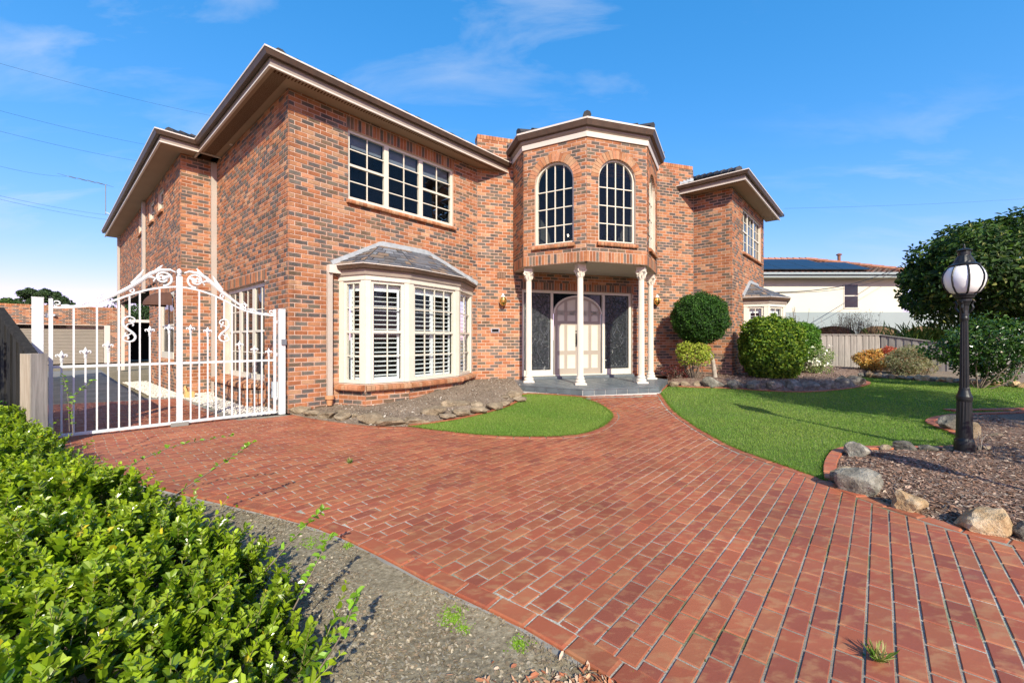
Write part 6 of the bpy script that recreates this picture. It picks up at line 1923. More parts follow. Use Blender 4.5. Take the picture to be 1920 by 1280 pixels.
ae = empty('television_aerial', fp(198, 400, 21), 'thin television aerial mast on the far end of the house roof', 'aerial')
m = MB(); m.tube([fp(198, 402, 21), fp(198, 346, 21)], .018, 6); m.build('mast', KEYG, ae)
m = MB(); m.tube([fp(201, 347, 21), fp(124, 330, 21)], .012, 6); m.build('boom', KEYG, ae)
for k, px_ in enumerate((125, 146, 163, 180, 197)):
    m = MB(); c = np.array(fp(px_, 330 + (px_ - 124) * .221, 21)); m.tube([c - np.array([.1, .35, 0]), c + np.array([.1, .35, 0])], .008, 5); m.build('element', KEYG, ae)
m = MB(); m.tube([fp(198, 398, 21), fp(208, 402, 20)], .02, 6); m.build('bracket', WHITE, ae)
# ================================================================== planting and rocks
import bmesh
def leaf_verts(pos, axis, nrm, L, W, fold=0.25):
    """folded pointed leaves; pos (n,3) base, axis growth direction, nrm blade normal"""
    n = len(pos)
    axis = axis / (np.linalg.norm(axis, axis=1)[:, None] + 1e-9)
    side = np.cross(axis, nrm); side /= np.linalg.norm(side, axis=1)[:, None] + 1e-9
    up = np.cross(side, axis)
    L = np.broadcast_to(L, n)[:, None]; W = np.broadcast_to(W, n)[:, None]
    V = np.empty((n, 6, 3))
    V[:, 0] = pos; V[:, 3] = pos + axis * L - up * L * .08
    lift = up * W * fold
    V[:, 1] = pos + axis * L * .30 + side * W * .46 + lift; V[:, 2] = pos + axis * L * .74 + side * W * .42 + lift * .8
    V[:, 5] = pos + axis * L * .30 - side * W * .46 + lift; V[:, 4] = pos + axis * L * .74 - side * W * .42 + lift * .8
    return V
def leaf_mesh(V, C, mb=None):
    n = len(V); b = np.arange(n)[:, None] * 6
    mb = mb or MB()
    mb.add(V.reshape(-1, 3), [b + np.array([[0, 1, 2, 3]]), b + np.array([[0, 3, 4, 5]])], np.repeat(C, 6, 0))
    return mb
def runit(r, n):
    v = r.normal(0, 1, (n, 3)); return v / np.linalg.norm(v, axis=1)[:, None]
def crown_points(r, c, rad, n, lumps, lump_r, power=2.0, zmin=None, shell=(.72, 1.02), surf=.78):
    """points on many overlapping clumps set over an ellipsoid"""
    c = np.asarray(c, float); rad = np.asarray(rad, float)
    D = runit(r, lumps)
    # superellipsoid for clipped shapes
    k = (np.sum(np.abs(D) ** power, 1)) ** (-1 / power)
    lc = c + D * k[:, None] * rad * (r.uniform(.55, .86, lumps)[:, None] if lump_r > .12 else .9)
    idx = r.integers(0, lumps, n)
    d = runit(r, n)
    rr = r.uniform(*shell, n) * lump_r * min(rad) * 1.0
    rr = rr * r.uniform(.8, 1.2, lumps)[idx]
    P = lc[idx] + d * rr[:, None] * np.array([1.15, 1.15, .85])
    out = (P - c) / rad; ln = np.linalg.norm(out, axis=1)
    nrm = d * .6 + out / (ln[:, None] + 1e-9) * .5 + np.array([0, 0, .35])
    keep = r.uniform(0, 1, n) < np.where(ln > surf * .8, 1.0, .25)
    if zmin is not None: keep &= P[:, 2] > zmin
    return P[keep], nrm[keep]
def shell_points(r, c, rad, n, power=2.0, zmin=None, bump=.05, depth=.14, freq=3.0):
    """clipped bush: leaves in a thin shell with a gently uneven surface"""
    D = runit(r, n); k = (np.sum(np.abs(D) ** power, 1)) ** (-1 / power)
    nz = np.sin(D[:, 0] * freq * 3 + 1) * np.sin(D[:, 1] * freq * 2.3 + 2) * np.sin(D[:, 2] * freq * 2.7)
    nz2 = np.sin(D[:, 0] * freq * 9 + 3) * np.sin(D[:, 1] * freq * 8) * np.sin(D[:, 2] * freq * 8.5 + 1)
    s = k * (1 + bump * nz + bump * .6 * nz2 - np.abs(r.normal(0, depth * .6, n)))
    P = np.asarray(c) + D * s[:, None] * np.asarray(rad)
    m = np.ones(n, bool) if zmin is None else P[:, 2] > zmin
    return P[m], (D / np.asarray(rad))[m]
def dress(r, P, N, L, W, cols, wts, jitter=.6, droop=0.0, lvar=.25):
    n = len(P); N = N / (np.linalg.norm(N, axis=1)[:, None] + 1e-9)
    nn = N + r.normal(0, jitter, (n, 3)) * .7
    ax = np.cross(nn, runit(r, n)) + N * .35 + np.array([0, 0, -droop])
    V = leaf_verts(P, ax, nn, L * r.uniform(1 - lvar, 1 + lvar, n), W * r.uniform(1 - lvar, 1 + lvar, n))
    C = np.asarray(cols, float)[r.choice(len(cols), n, p=np.array(wts) / sum(wts))] * r.uniform(.75, 1.25, (n, 1))
    return V, C
def trunk(t, pts, r0, r1, mat, name='trunk'):
    pts = np.asarray(smooth3(pts)); m = MB(); m.tube(pts, np.linspace(r0, r1, len(pts)) * (1 + .08 * np.sin(np.arange(len(pts)) * 1.7)), 9)
    return m.build(name, mat, t, smooth=True)
def smooth3(P, k=5):
    P = np.asarray(P, float); n = len(P); out = []
    for i in range(n - 1):
        p0, p1, p2, p3 = P[max(i - 1, 0)], P[i], P[i + 1], P[min(i + 2, n - 1)]
        for j in range(k):
            t = j / k; out.append(0.5 * ((2 * p1) + (-p0 + p2) * t + (2 * p0 - 5 * p1 + 4 * p2 - p3) * t * t + (-p0 + 3 * p1 - 3 * p2 + p3) * t ** 3))
    out.append(P[-1]); return np.array(out)
def gz(x, y): return float(G(x, y))
def X_(px, Y): return (px - CX) / FPX * Y
def twigs(m, r, base, c, rad, n, r0=.012, jit=.1):
    for _ in range(n):
        d = runit(r, 1)[0]; e = np.asarray(c) + d * np.asarray(rad) * r.uniform(.5, .85)
        mid = (np.asarray(base) + e) / 2 + r.normal(0, jit, 3)
        m.tube(smooth3([base, mid, e], 4), np.linspace(r0, r0 * .3, 9), 5)

# ---- clipped ball on bare stems beside the porch
def ball():
    r = np.random.default_rng(41); Y = 12.1; c = np.array([X_(1312, Y), Y, 2.0])
    t = empty('topiary_tree', (c[0] + .2, Y, gz(c[0], Y) + .15), 'round clipped dark green ball on bare pale stems against the brick wall', 'tree')
    P, N = shell_points(r, c, (.75, .75, .72), 17000, 2.15, bump=.10, depth=.15)
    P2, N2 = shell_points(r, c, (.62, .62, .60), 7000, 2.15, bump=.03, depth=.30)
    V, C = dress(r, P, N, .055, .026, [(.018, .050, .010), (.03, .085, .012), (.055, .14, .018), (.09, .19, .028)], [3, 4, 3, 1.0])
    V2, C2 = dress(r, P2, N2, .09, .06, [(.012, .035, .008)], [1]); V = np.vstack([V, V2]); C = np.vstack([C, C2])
    leaf_mesh(V, C).build('crown', LEAFM, t)
    b = (X_(1338, Y), Y - .1, .22)
    trunk(t, [b, (b[0] - .04, b[1], .55), (b[0] - .10, b[1], .85), (b[0] - .28, b[1] + .05, 1.08), (b[0] - .24, b[1] + .05, 1.35), (b[0] - .3, b[1] + .1, 1.7)], .065, .035, PBARK)
    trunk(t, [(b[0] - .28, b[1] + .05, 1.08), (b[0] - .48, b[1], 1.2), (b[0] - .6, b[1], 1.45), (b[0] - .62, b[1], 1.8)], .035, .02, PBARK, 'branch')
    b2 = (X_(1288, Y), Y + .15, .2); trunk(t, [b2, (b2[0] + .02, b2[1], .7), (b2[0] - .03, b2[1], 1.1), (b2[0] + .05, b2[1], 1.6)], .045, .03, BARK, 'stem')
ball()
def shrub(name, label, cat, c, rad, zb, n, L, W, cols, wts, mat=None, seed=1, lumps=26, lr=.42, ntw=14, power=2.0, clipped=False, group=None, bark=None, droop=0, jit=.6, flowers=None, surf=.78, base_off=(0, 0)):
    r = np.random.default_rng(seed)
    t = empty(name, (c[0] + base_off[0], c[1] + base_off[1], zb), label, cat, group)
    if clipped:
        P, N = shell_points(r, c, rad, n, power, zb + .03, bump=.11, depth=.18)
        P2, N2 = shell_points(r, c, np.asarray(rad) * .82, n // 3, power, zb + .03, depth=.3); P = np.vstack([P, P2]); N = np.vstack([N, N2])
    else: P, N = crown_points(r, c, rad, n, lumps, lr, power, zb + .03, surf=surf)
    V, C = dress(r, P, N, L, W, cols, wts, jit, droop)
    leaf_mesh(V, C).build('foliage', mat or LEAF, t)
    m = MB(); twigs(m, r, np.array([c[0] + base_off[0], c[1] + base_off[1], zb - .05]), c, rad, ntw, .012 + .006 * max(rad))
    m.build('stems', bark or BARK, t)
    if flowers:
        nf, s, col = flowers
        P, N = crown_points(r, c, np.asarray(rad) * 1.02, nf, lumps, lr, power, zb + .25 * rad[2], surf=.9)
        keep = N[:, 1] < .6; P, N = P[keep], N[keep]
        m = MB()
        for p, nn in zip(P, N):
            if nf <= 60: m = MB()
            nn = nn / np.linalg.norm(nn); q = 6
            a = np.cross(nn, [0, 0, 1.0]); a /= np.linalg.norm(a); b = np.cross(nn, a); s_ = s * r.uniform(.7, 1.2)
            ang_ = np.arange(q) / q * 2 * PI + r.uniform(0, 1)
            for th in ang_:
                d = a * math.cos(th) + b * math.sin(th); e = np.cross(nn, d)
                m.add([p + nn * .01, p + d * s_ * .6 + e * s_ * .35 + nn * s_ * .25, p + d * s_ + nn * s_ * .3, p + d * s_ * .6 - e * s_ * .35 + nn * s_ * .25], [[0, 1, 2, 3]], np.array(col) * r.uniform(.85, 1.1))
            if nf <= 60: m.build('flower', PETAL, t)
        m.build('flowers', PETAL, t, kind='stuff') if nf > 60 else None
    return t
Y = 11.75; shrub('yellow_shrub', 'yellow-green leggy shrub in front of the clipped ball tree', 'shrub', (X_(1300, Y), Y, .98), (.46, .36, .40), .2, 2600, .06, .032, [(.30, .36, .04), (.40, .42, .06), (.20, .27, .03), (.26, .20, .06)], [4, 3, 2, 1], LEAFM, 42, 20, .5, 22)
Y = 12.0; shrub('red_leaf_shrub', 'low dark red-leaved plant between the porch and the ball tree', 'shrub', (X_(1268, Y), Y, .42), (.42, .3, .24), .18, 900, .05, .025, [(.10, .02, .02), (.16, .035, .03), (.05, .03, .015)], [3, 2, 2], LEAF, 43, 16, .6, 12)
Y = 12.05; shrub('clipped_bush', 'large clipped bright green bush in front of the right bay window', 'bush', (X_(1446, Y), Y, 1.12), (.74, .74, .90), .2, 15000, .075, .045, [(.04, .09, .01), (.10, .18, .015), (.19, .27, .02), (.28, .35, .04)], [3, 4, 3, 1.2], LEAFM, 44, clipped=True, power=2.9)
Y = 13.9; shrub('clipped_bush', 'smaller clipped green bush behind the right shoulder of the large one', 'bush', (X_(1502, Y), Y, 1.32), (.50, .5, .62), .2, 6000, .06, .038, [(.05, .13, .012), (.09, .20, .02), (.14, .26, .03)], [3, 4, 3], LEAFM, 45, clipped=True, power=2.6)
m_ = bpy.data.objects['clipped_bush.001']; 
trunk(m_, [(X_(1488, 13.0), 13.0, .15), (X_(1489, 13.0), 13.0, .6), (X_(1492, 13.1), 13.1, 1.0)], .07, .05, PBARK)
Y = 13.6; shrub('flowering_shrub', 'loose shrub with small white flowers between the clipped bushes and the fence', 'shrub', (X_(1524, Y), Y, .78), (.52, .45, .56), .1, 3600, .05, .024, [(.12, .20, .05), (.20, .27, .07), (.30, .32, .14)], [3, 3, 2], LEAFM, 46, 26, .5, 20, flowers=(150, .04, (.85, .82, .80)))
Y = 15.3; shrub('nandina_shrub', 'orange-yellow low nandina in front of the paling fence', 'shrub', (X_(1634, Y), Y, .60), (.50, .38, .36), .1, 3600, .08, .032, [(.60, .30, .07), (.66, .44, .14), (.42, .16, .05), (.14, .14, .04)], [4, 3, 2, 2], LEAFM, 47, 22, .5, 14)
Y = 15.6; shrub('nandina_shrub', 'red nandina behind the orange one against the fence', 'shrub', (X_(1668, Y), Y, .72), (.48, .4, .34), .1, 3200, .08, .032, [(.55, .10, .06), (.60, .20, .12), (.25, .08, .05)], [4, 2, 2], LEAFM, 48, 20, .5, 12)
Y = 14.0; shrub('dry_shrub', 'broad grey-green dry twiggy shrub behind the lawn in front of the fence', 'shrub', (X_(1706, Y), Y, .60), (.85, .55, .56), .02, 9500, .08, .015, [(.30, .29, .17), (.38, .35, .24), (.20, .20, .10), (.35, .18, .12)], [4, 3, 2, 1], LEAFM, 49, 46, .34, 60, surf=.6, jit=.5, bark=BARK)
# ---- big dark tree on the right with white-flowered camellia below
def bigtree(name, label, c, rad, n, seed, lumps, lr, L, W, cols, wts, tr_base, zmin=None, surf=.78, brs=9, tr=.16, mat=None):
    r = np.random.default_rng(seed); t = empty(name, (tr_base[0], tr_base[1], 0), label, 'tree')
    P, N = crown_points(r, c, rad, n, lumps, lr, 2.2, zmin, surf=surf)
    V, C = dress(r, P, N, L, W, cols, wts, .6, .15)
    leaf_mesh(V, C).build('crown', mat or LEAF, t)
    b = np.array([tr_base[0], tr_base[1], -.1]); top = np.array(c)
    tk = trunk(t, [b, b * .75 + top * .25 + [.08, 0, 0], b * .45 + top * .55, top], tr, tr * .35, BARK)
    m = MB()
    for i in range(brs):
        d = runit(r, 1)[0]; d[2] = abs(d[2]) * .5 + .1 * (i % 3 - 1); e = top + d * np.asarray(rad) * .75
        s = b + (top - b) * r.uniform(.45, .95); m.tube(smooth3([s, (s + e) / 2 + [0, 0, .15], e], 5), np.linspace(tr * .4, .015, 11), 6)
    m.build('branches', BARK, t)
    return t
bigtree('magnolia_tree', 'big dense dark glossy tree filling the right edge behind the lamp post', (19.3, 16.4, 3.95), (3.35, 2.8, 2.3), 34000, 51, 80, .31, .20, .09, [(.016, .040, .009), (.036, .078, .013), (.07, .13, .02), (.19, .20, .055)], [4, 4, 2, .9], (18.5, 16.0), tr=.22, mat=LEAFM)
Y = 10.9; shrub('camellia_bush', 'dark leafy camellia with a few pale blooms under the big tree on the right', 'bush', (12.6, Y, 1.15), (1.55, .8, .85), .05, 11000, .085, .045, [(.022, .06, .012), (.05, .11, .02), (.09, .17, .03)], [4, 3, 2], LEAF, 52, 50, .38, 8, flowers=(16, .05, (.85, .70, .66)), base_off=(-.35, 0))
r = np.random.default_rng(53)
# blade-leaved plant and red wispy shrub beyond the fence
t = empty('spiky_shrub', (X_(1752, 18.3), 18.3, 0), 'light green spiky long-leaved shrub behind the fence left of the big tree', 'shrub')
n = 2600; b = np.array([X_(1752, 18.3), 18.3, .9]) + r.normal(0, 1, (n, 3)) * [.95, .5, .35]
ax = runit(r, n) * .7 + [0, 0, 1.0]; V = leaf_verts(b, ax, np.cross(ax, runit(r, n)), r.uniform(.4, .75, n), .03)
leaf_mesh(V, np.array([.17, .24, .05]) * r.uniform(.6, 1.4, (n, 1))).build('foliage', LEAFM, t)
m = MB(); twigs(m, r, np.array([X_(1752, 18.3), 18.3, -.05]), (X_(1752, 18.3), 18.3, 1.2), (.8, .4, .6), 12); m.build('stems', BARK, t)
t = empty('wispy_shrub', (X_(1600, 20.5), 20.5, 0), 'wispy reddish-brown shrub showing above the fence before the neighbour\'s arches', 'shrub')
m = MB(); L_ = []; 
for i in range(330):
    x = X_(1600, 20.5) + r.normal(0, 1.35); h_ = 1.6 + 1.25 * math.exp(-((x - X_(1600, 20.5)) / 1.1) ** 2) * r.uniform(.6, 1.1) - .2 * abs(r.normal())
    h_ = min(h_, 2.75); b = np.array([x, 20.5 + r.normal(0, .4), .6]); e = b + np.array([r.normal(0, .22), r.normal(0, .1), h_ - .6])
    P = smooth3([b, (b + e) / 2 + r.normal(0, .05, 3), e], 3); m.tube(P, np.linspace(.008, .003, len(P)), 3, False, np.array([.20, .10, .08]) * r.uniform(.6, 1.4))
    k = 16; q = e + (b - e) * r.uniform(0, .55, (k, 1)) + r.normal(0, .06, (k, 3)); L_.append(q)
m.build('stems', m_vcol('red_twig', .9, .2, .1, .1), t)
Q = np.vstack(L_); n = len(Q); ax = runit(r, n) * .6 + [0, 0, .9]
leaf_mesh(leaf_verts(Q, ax, runit(r, n), .08, .014), np.array([.24, .13, .09]) * r.uniform(.5, 1.5, (n, 1))).build('foliage', LEAFM, t)
t = empty('bare_shrub', (X_(1496, 16.5), 16.5, 0), 'small bare grey twiggy plant showing above the clipped bushes', 'shrub')
m = MB(); b = np.array([X_(1496, 16.5), 16.5, 0])
for i in range(16):
    e = b + [r.normal(0, .28) + .05, r.normal(0, .1), r.uniform(1.7, 2.75)]; m.tube(smooth3([b, (b + e) / 2 + r.normal(0, .06, 3), e], 4), np.linspace(.014, .004, 9), 5)
    for k in range(3):
        s = b + (e - b) * r.uniform(.6, .95); m.tube([s, s + r.normal(0, .12, 3) + [0, 0, .08]], [.006, .003], 4)
m.build('twigs', BARK, t)
# ---- distant trees at the left
def fartree(name, label, px, Y, ztop, parts, n, L, cols, seed, trk=True):
    r = np.random.default_rng(seed); t = empty(name, (X_(px, Y), Y, 0), label, 'tree', 'trees beyond the garage')
    Vs, Cs = [], []
    for (dx, dz, rx, rz) in parts:
        c = np.array([X_(px, Y) + dx, Y, dz]); k = int(n * rx * rz / sum(p[2] * p[3] for p in parts))
        P, N = crown_points(r, c, (rx, rx * .7, rz), k, 16, .45, 2, None, surf=.7)
        V, C = dress(r, P, N, L, L * .6, cols, [1] * len(cols), .7); Vs.append(V); Cs.append(C)
    leaf_mesh(np.vstack(Vs), np.vstack(Cs)).build('crown', LEAFM, t)
    b = np.array([X_(px, Y), Y, 0.0]); m = MB()
    m.tube(smooth3([b, b + [.2, 0, ztop * .45], b + [.0, 0, ztop * .75]], 5), np.linspace(.4, .2, 11), 8); m.build('trunk', BARK, t)
    m = MB()
    for (dx, dz, rx, rz) in parts: m.tube(smooth3([b + [.1, 0, ztop * .5], b + [dx * .5, 0, (dz + ztop * .5) / 2], b + [dx, 0, dz]], 5), np.linspace(.18, .05, 11), 6)
    m.build('branches', BARK, t)
fartree('umbrella_pine', 'flat-topped spreading pine on the skyline beyond the garage at the left', 84, 60, 8.4, [(-1.2, 7.9, 2.3, .85), (.9, 7.5, 2.2, .8), (2.6, 6.9, 1.6, .55), (-3.0, 6.6, 1.9, .8), (-.8, 6.2, 2.6, .8), (1.3, 5.6, 2.0, .8), (3.4, 6.5, .9, .3)], 15000, .26, [(.05, .085, .035), (.07, .12, .04), (.035, .06, .028)], 61)
fartree('garden_tree', 'bushy yellow-green tree at the far left edge above the garage roof', 10, 52, 6.0, [(0, 5.6, 1.6, .9), (-1.6, 5.2, 1.5, 1.0), (1.6, 4.8, 1.5, .9)], 6000, .24, [(.07, .13, .03), (.10, .17, .04), (.05, .09, .03)], 62)
fartree('garden_tree', 'dark conifer peeking between the garage and the brick house', 224, 42, 5.4, [(0, 5.3, .7, .9), (.1, 4.3, 1.2, .8), (.3, 3.4, 1.6, .9), (2.2, 4.0, 1.6, 1.2), (4.0, 3.8, 1.8, 1.3)], 7000, .20, [(.04, .075, .03), (.06, .11, .035)], 63)
# ---- plants standing just outside the picture that cast the shade across lawn and lamp post
bigtree('shade_tree', 'tree standing outside the right edge whose crown shades the middle of the lawn', (9.7, 2.3, 4.75), (2.5, 2.2, 1.75), 15000, 71, 80, .40, .13, .07, [(.03, .08, .015), (.06, .13, .02)], [1, 1], (10.0, 1.9), surf=.5)
shrub('shade_shrub', 'shrub outside the right edge dappling the base of the lamp post', 'shrub', (6.02, 3.35, 1.0), (.42, .45, .55), 0.0, 1100, .06, .03, [(.04, .10, .02)], [1], LEAF, 72, 14, .5, 12)
shrub('shade_hedge', 'long low hedge beyond the right edge of the bark bed', 'hedge', (9.6, 5.6, .6), (1.8, .6, .6), 0.0, 4500, .07, .035, [(.04, .10, .02), (.07, .14, .02)], [1, 1], LEAF, 73, 30, .5, 14)

shrub('shade_bush', 'tall dark bush outside the left edge shading the dark boundary fence', 'bush', (-7.15, 3.25, 1.7), (.85, .6, 1.75), 0.0, 6000, .09, .05, [(.03, .08, .015)], [1], LEAF, 74, 40, .5, 14)
# ---- foreground hedge
def hedge():
    r = np.random.default_rng(81)
    line = np.array(hedge_line)
    poly = [tuple(p) for p in hedge_line] + [(-8.2, 5.6), (-6.6, 4.0), (-3.9, 2.6), (-2.4, 1.5), (-1.5, .9)]
    t = empty('leafy_hedge', (-2.2, 2.0, -.02), 'bright green glossy-leaved hedge spilling over the lower left corner beside the driveway', 'hedge')
    def top(Q):
        d, _ = bdist(hedge_line, Q, closed=False)
        nz = np.array([mnoise.noise(Vector((a * 2.3, b * 2.3, 1.0))) * .9 + mnoise.noise(Vector((a * 6, b * 6, 4.0))) * .5 for a, b in Q])
        near = np.clip(Q[:, 1] / 2.2, .75, 1.1)
        return (.16 + .34 * sstep(d / .5)) * near + .19 * nz, d
    # shoots
    def samp(n):
        P = np.array(poly); x0, y0 = P.min(0); x1, y1 = P.max(0)
        Q = np.c_[r.uniform(x0, x1, n * 7), r.uniform(y0, y1, n * 7)]
        Q = Q[inside(poly, Q)]; Q = Q[r.uniform(0, 1, len(Q)) < np.clip((2.0 / Q[:, 1]) ** .7, .3, 1)]; return Q[:n]
    Q = samp(4400); H, d = top(Q); kp = r.uniform(0, 1, len(Q)) < np.clip(.30 + d / .35, 0, 1) * np.clip(.62 + 3.2 * np.array([mnoise.noise(Vector((a_ * 3.4, b_ * 3.4, 8.0))) for a_, b_ in Q]), .25, 1); Q, H, d = Q[kp], H[kp], d[kp]; n = len(Q)
    edge = np.clip(1 - d / .5, 0, 1)
    outd = np.array([.75, -.45])
    # direction: upwards, leaning out at the edge
    ax = np.c_[r.normal(0, .38, n) + edge * .30, r.normal(0, .38, n) - edge * .12, np.ones(n)]; ax /= np.linalg.norm(ax, axis=1)[:, None]
    L = r.uniform(.12, .26, n) * np.where(r.uniform(0, 1, n) < .10, 1.75, 1.0)
    base = np.c_[Q, np.maximum(H - L * .75, .02)]
    bend = r.normal(0, .35, (n, 3)) * [1, 1, .2]
    K = 12; Vs, Cs = [], []; st = MB()
    yng = r.uniform(0, 1, n) ** 1.5
    for k in range(K):
        f = (k + .5) / K
        s = L * f
        p = base + ax * s[:, None] + bend * (s ** 2 * 1.6)[:, None]
        tdir = ax + bend * (2 * s * 1.6)[:, None]; tdir /= np.linalg.norm(tdir, axis=1)[:, None]
        th = (k % 2) * PI / 2 + r.uniform(-.4, .4, n) + np.arange(n) * 1.3
        u = np.cross(tdir, [1, .2, 0]); u /= np.linalg.norm(u, axis=1)[:, None]; v = np.cross(tdir, u)
        rad = u * np.cos(th)[:, None] + v * np.sin(th)[:, None]
        for s2 in (1, -1):
            a2 = rad * s2 * .8 + tdir * .75 + r.normal(0, .15, (n, 3)) + np.array([0, 0, .1])
            nn = tdir - rad * s2 * .5 + r.normal(0, .25, (n, 3))
            sz = (.046 - .018 * max(0, f - .7) / .3) * r.uniform(.6, 1.25, n)
            V = leaf_verts(p, a2, nn, sz, sz * .66, .16)
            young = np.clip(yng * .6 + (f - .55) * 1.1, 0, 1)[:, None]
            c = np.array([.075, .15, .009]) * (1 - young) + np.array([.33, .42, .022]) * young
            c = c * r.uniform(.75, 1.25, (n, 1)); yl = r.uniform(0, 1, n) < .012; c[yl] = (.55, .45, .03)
            Vs.append(V); Cs.append(c)
    V = np.vstack(Vs); C = np.vstack(Cs)
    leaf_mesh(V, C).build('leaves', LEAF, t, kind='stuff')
    near = np.where((Q[:, 1] < 3.2))[0][:2300]
    for i in near:
        s = np.linspace(-.03, 1, 4) * L[i]
        P = base[i] + ax[i] * s[:, None] + bend[i] * (s ** 2 * 1.6)[:, None] * np.sign(s)[:, None]
        st.tube(P, np.linspace(.0028, .0013, 4), 3, False)
    st.build('shoots', m_plain('green_shoot', (.24, .22, .08), .6, .3), t, kind='stuff')
    # inner leaves coloured dark to paint in the shaded gaps, and old wood
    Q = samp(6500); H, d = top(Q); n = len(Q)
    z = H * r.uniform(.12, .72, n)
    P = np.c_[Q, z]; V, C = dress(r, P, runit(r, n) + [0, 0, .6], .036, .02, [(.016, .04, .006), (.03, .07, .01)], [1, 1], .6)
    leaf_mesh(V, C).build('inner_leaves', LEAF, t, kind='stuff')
    wd = MB()
    for i in range(260):
        q = Q[i * 7]; b = np.array([q[0], q[1], -.05]); e = b + [r.normal(0, .1), r.normal(0, .1), max(.08, H[i * 7] * .8)]
        wd.tube(smooth3([b, (b + e) / 2 + r.normal(0, .03, 3), e], 3), np.linspace(.007, .003, 7), 4, False)
    wd.build('old_wood', BARK, t, kind='stuff')
    # long stray sprigs reaching over the paving
    for (a, b_, c_) in (((-3.0, 3.1, .35), (-2.7, 3.25, .52), (-2.25, 3.35, .60)), ((-2.3, 2.75, .3), (-2.05, 2.95, .50), (-1.9, 3.05, .62)), ((-4.45, 4.2, .4), (-4.5, 4.25, .75), (-4.35, 4.3, .95)), ((-4.7, 4.4, .4), (-4.72, 4.4, .8), (-4.8, 4.42, 1.0)), ((-.95, 1.8, .2), (-.88, 1.86, .36), (-.84, 1.92, .46)), ((-.72, 1.45, .15), (-.62, 1.5, .3), (-.58, 1.55, .42)), ((-1.25, 2.1, .2), (-1.1, 2.2, .38), (-1.02, 2.25, .45))):
        P = smooth3([a, b_, c_], 8); m = MB(); m.tube(P, np.linspace(.004, .0015, len(P)), 4); s_ = m.build('sprig', BARK, t)
        k = len(P); idx = np.repeat(np.arange(3, k), 2); p = P[idx]; nn = len(p)
        a2 = runit(r, nn) * [1, 1, .5] + [0, 0, .3]; sz = r.uniform(.03, .042, nn)
        leaf_mesh(leaf_verts(p, a2, [0, 0, 1.0] + r.normal(0, .4, (nn, 3)), sz, sz * .6), np.array([.20, .36, .025]) * r.uniform(.6, 1.2, (nn, 1))).build('sprig_leaves', LEAF, s_)
hedge()
# dark ivy tangle below the fence behind the timber post
shrub('fence_creeper', 'tangle of green creeper at the foot of the dark fence left of the timber post', 'plant', (-7.2, 5.25, .45), (.85, .35, .45), 0, 1800, .05, .03, [(.03, .09, .012), (.07, .17, .02)], [2, 1], LEAF, 84, 24, .5, 14)

# ---- rocks
def rock_mesh(seed, sx, sy, sz, sub=3, cuts=16, rough=.09):
    bm = bmesh.new(); bmesh.ops.create_icosphere(bm, subdivisions=sub, radius=1)
    me = bpy.data.meshes.new('rock'); bm.to_mesh(me); bm.free()
    n = len(me.vertices); co = np.empty(n * 3); me.vertices.foreach_get('co', co); P = co.reshape(-1, 3)
    r = np.random.default_rng(seed)
    for _ in range(cuts):
        d = runit(r, 1)[0]; h = r.uniform(.5, .88); k = P @ d; over = np.maximum(k - h, 0); P = P - np.outer(over, d) * .92
    o = r.uniform(0, 50)
    nz = np.array([mnoise.fractal(Vector(p * 1.7 + o), 1.0, 2.0, 4) for p in P]) ; nz2 = np.array([mnoise.fractal(Vector(p * 5.5 + o), 1.0, 2.0, 3) for p in P]); P = P * (1 + rough * 1.8 * nz[:, None] + .045 * nz2[:, None])
    P = P * [sx, sy, sz]
    me.vertices.foreach_set('co', P.astype(np.float32).ravel()); me.polygons.foreach_set('use_smooth', np.zeros(len(me.polygons), bool)); me.update()
    return me
_rs = [500]
def rock(px, py, wpx, hpx, mat, label, group=None, dz=0.0, sub=3, tone=1.0, depth=.8, rz=None, emb=.25):
    x, y = gp(px, py, dz); w = wpx / FPX * y / 2 / math.sqrt(1 + ((px - CX) / FPX) ** 2) ** .5; h = hpx / FPX * y / (1 + (1 - emb)) * 1.05
    _rs[0] += 1; s = _rs[0]
    me = rock_mesh(s, w, w * depth, h, sub); me.materials.append(mat)
    o = link('rock', me, None, (x, y + w * depth * .35, gz(x, y) + dz + h * (1 - emb) * .5), (s * .7) % .6 - .3 if rz is None else rz)
    o.color = (tone, tone * .99, tone * .97, 1)
    tag(o, label, 'rock', group); return o
# lamp bed: the big ones
rock(1618, 856, 66, 36, ROCKG, 'pale grey jagged rock at the brick corner of the bark bed nearest the lawn', dz=.02, tone=1.25)
rock(1588, 905, 60, 48, ROCKB, 'small tan rock half hidden behind the big grey one on the bark bed edge', dz=.02, tone=1.1)
rock(1622, 926, 100, 62, ROCKG, 'largest grey split rock at the left end of the bark bed beside the pavers', dz=.0, tone=1.2, rz=-.5)
rock(1712, 957, 80, 44, ROCKT, 'tan honeycombed rock at the driveway edge between the grey and the orange one', dz=.0, tone=1.05)
rock(1862, 998, 108, 64, ROCKT, 'large orange-tan pitted rock by the pavers near the right edge', dz=.0, tone=1.1)
rock(1930, 1010, 60, 46, ROCKG, 'grey rock cut by the right edge of the picture beside the orange one', dz=.0)
rock(1663, 842, 26, 12, ROCKB, 'small flat brown stone right of the jagged grey rock by the lawn', dz=.02, sub=2)
rock(1704, 843, 58, 22, ROCKG, 'dark flat stone on the lawn edge of the bark bed, left of the lamp post', dz=.02, tone=.7)
rock(1746, 846, 46, 16, ROCKG, 'second dark flat stone between the first and the lamp post', dz=.02, tone=.6)
rock(1784, 846, 34, 12, ROCKB, 'pale flat stone touching the foot of the lamp post', dz=.02, tone=1.2, sub=2)
rock(1787, 806, 46, 40, ROCKG, 'dark rock with a pale patch just behind the lamp post', dz=.02, tone=.8)
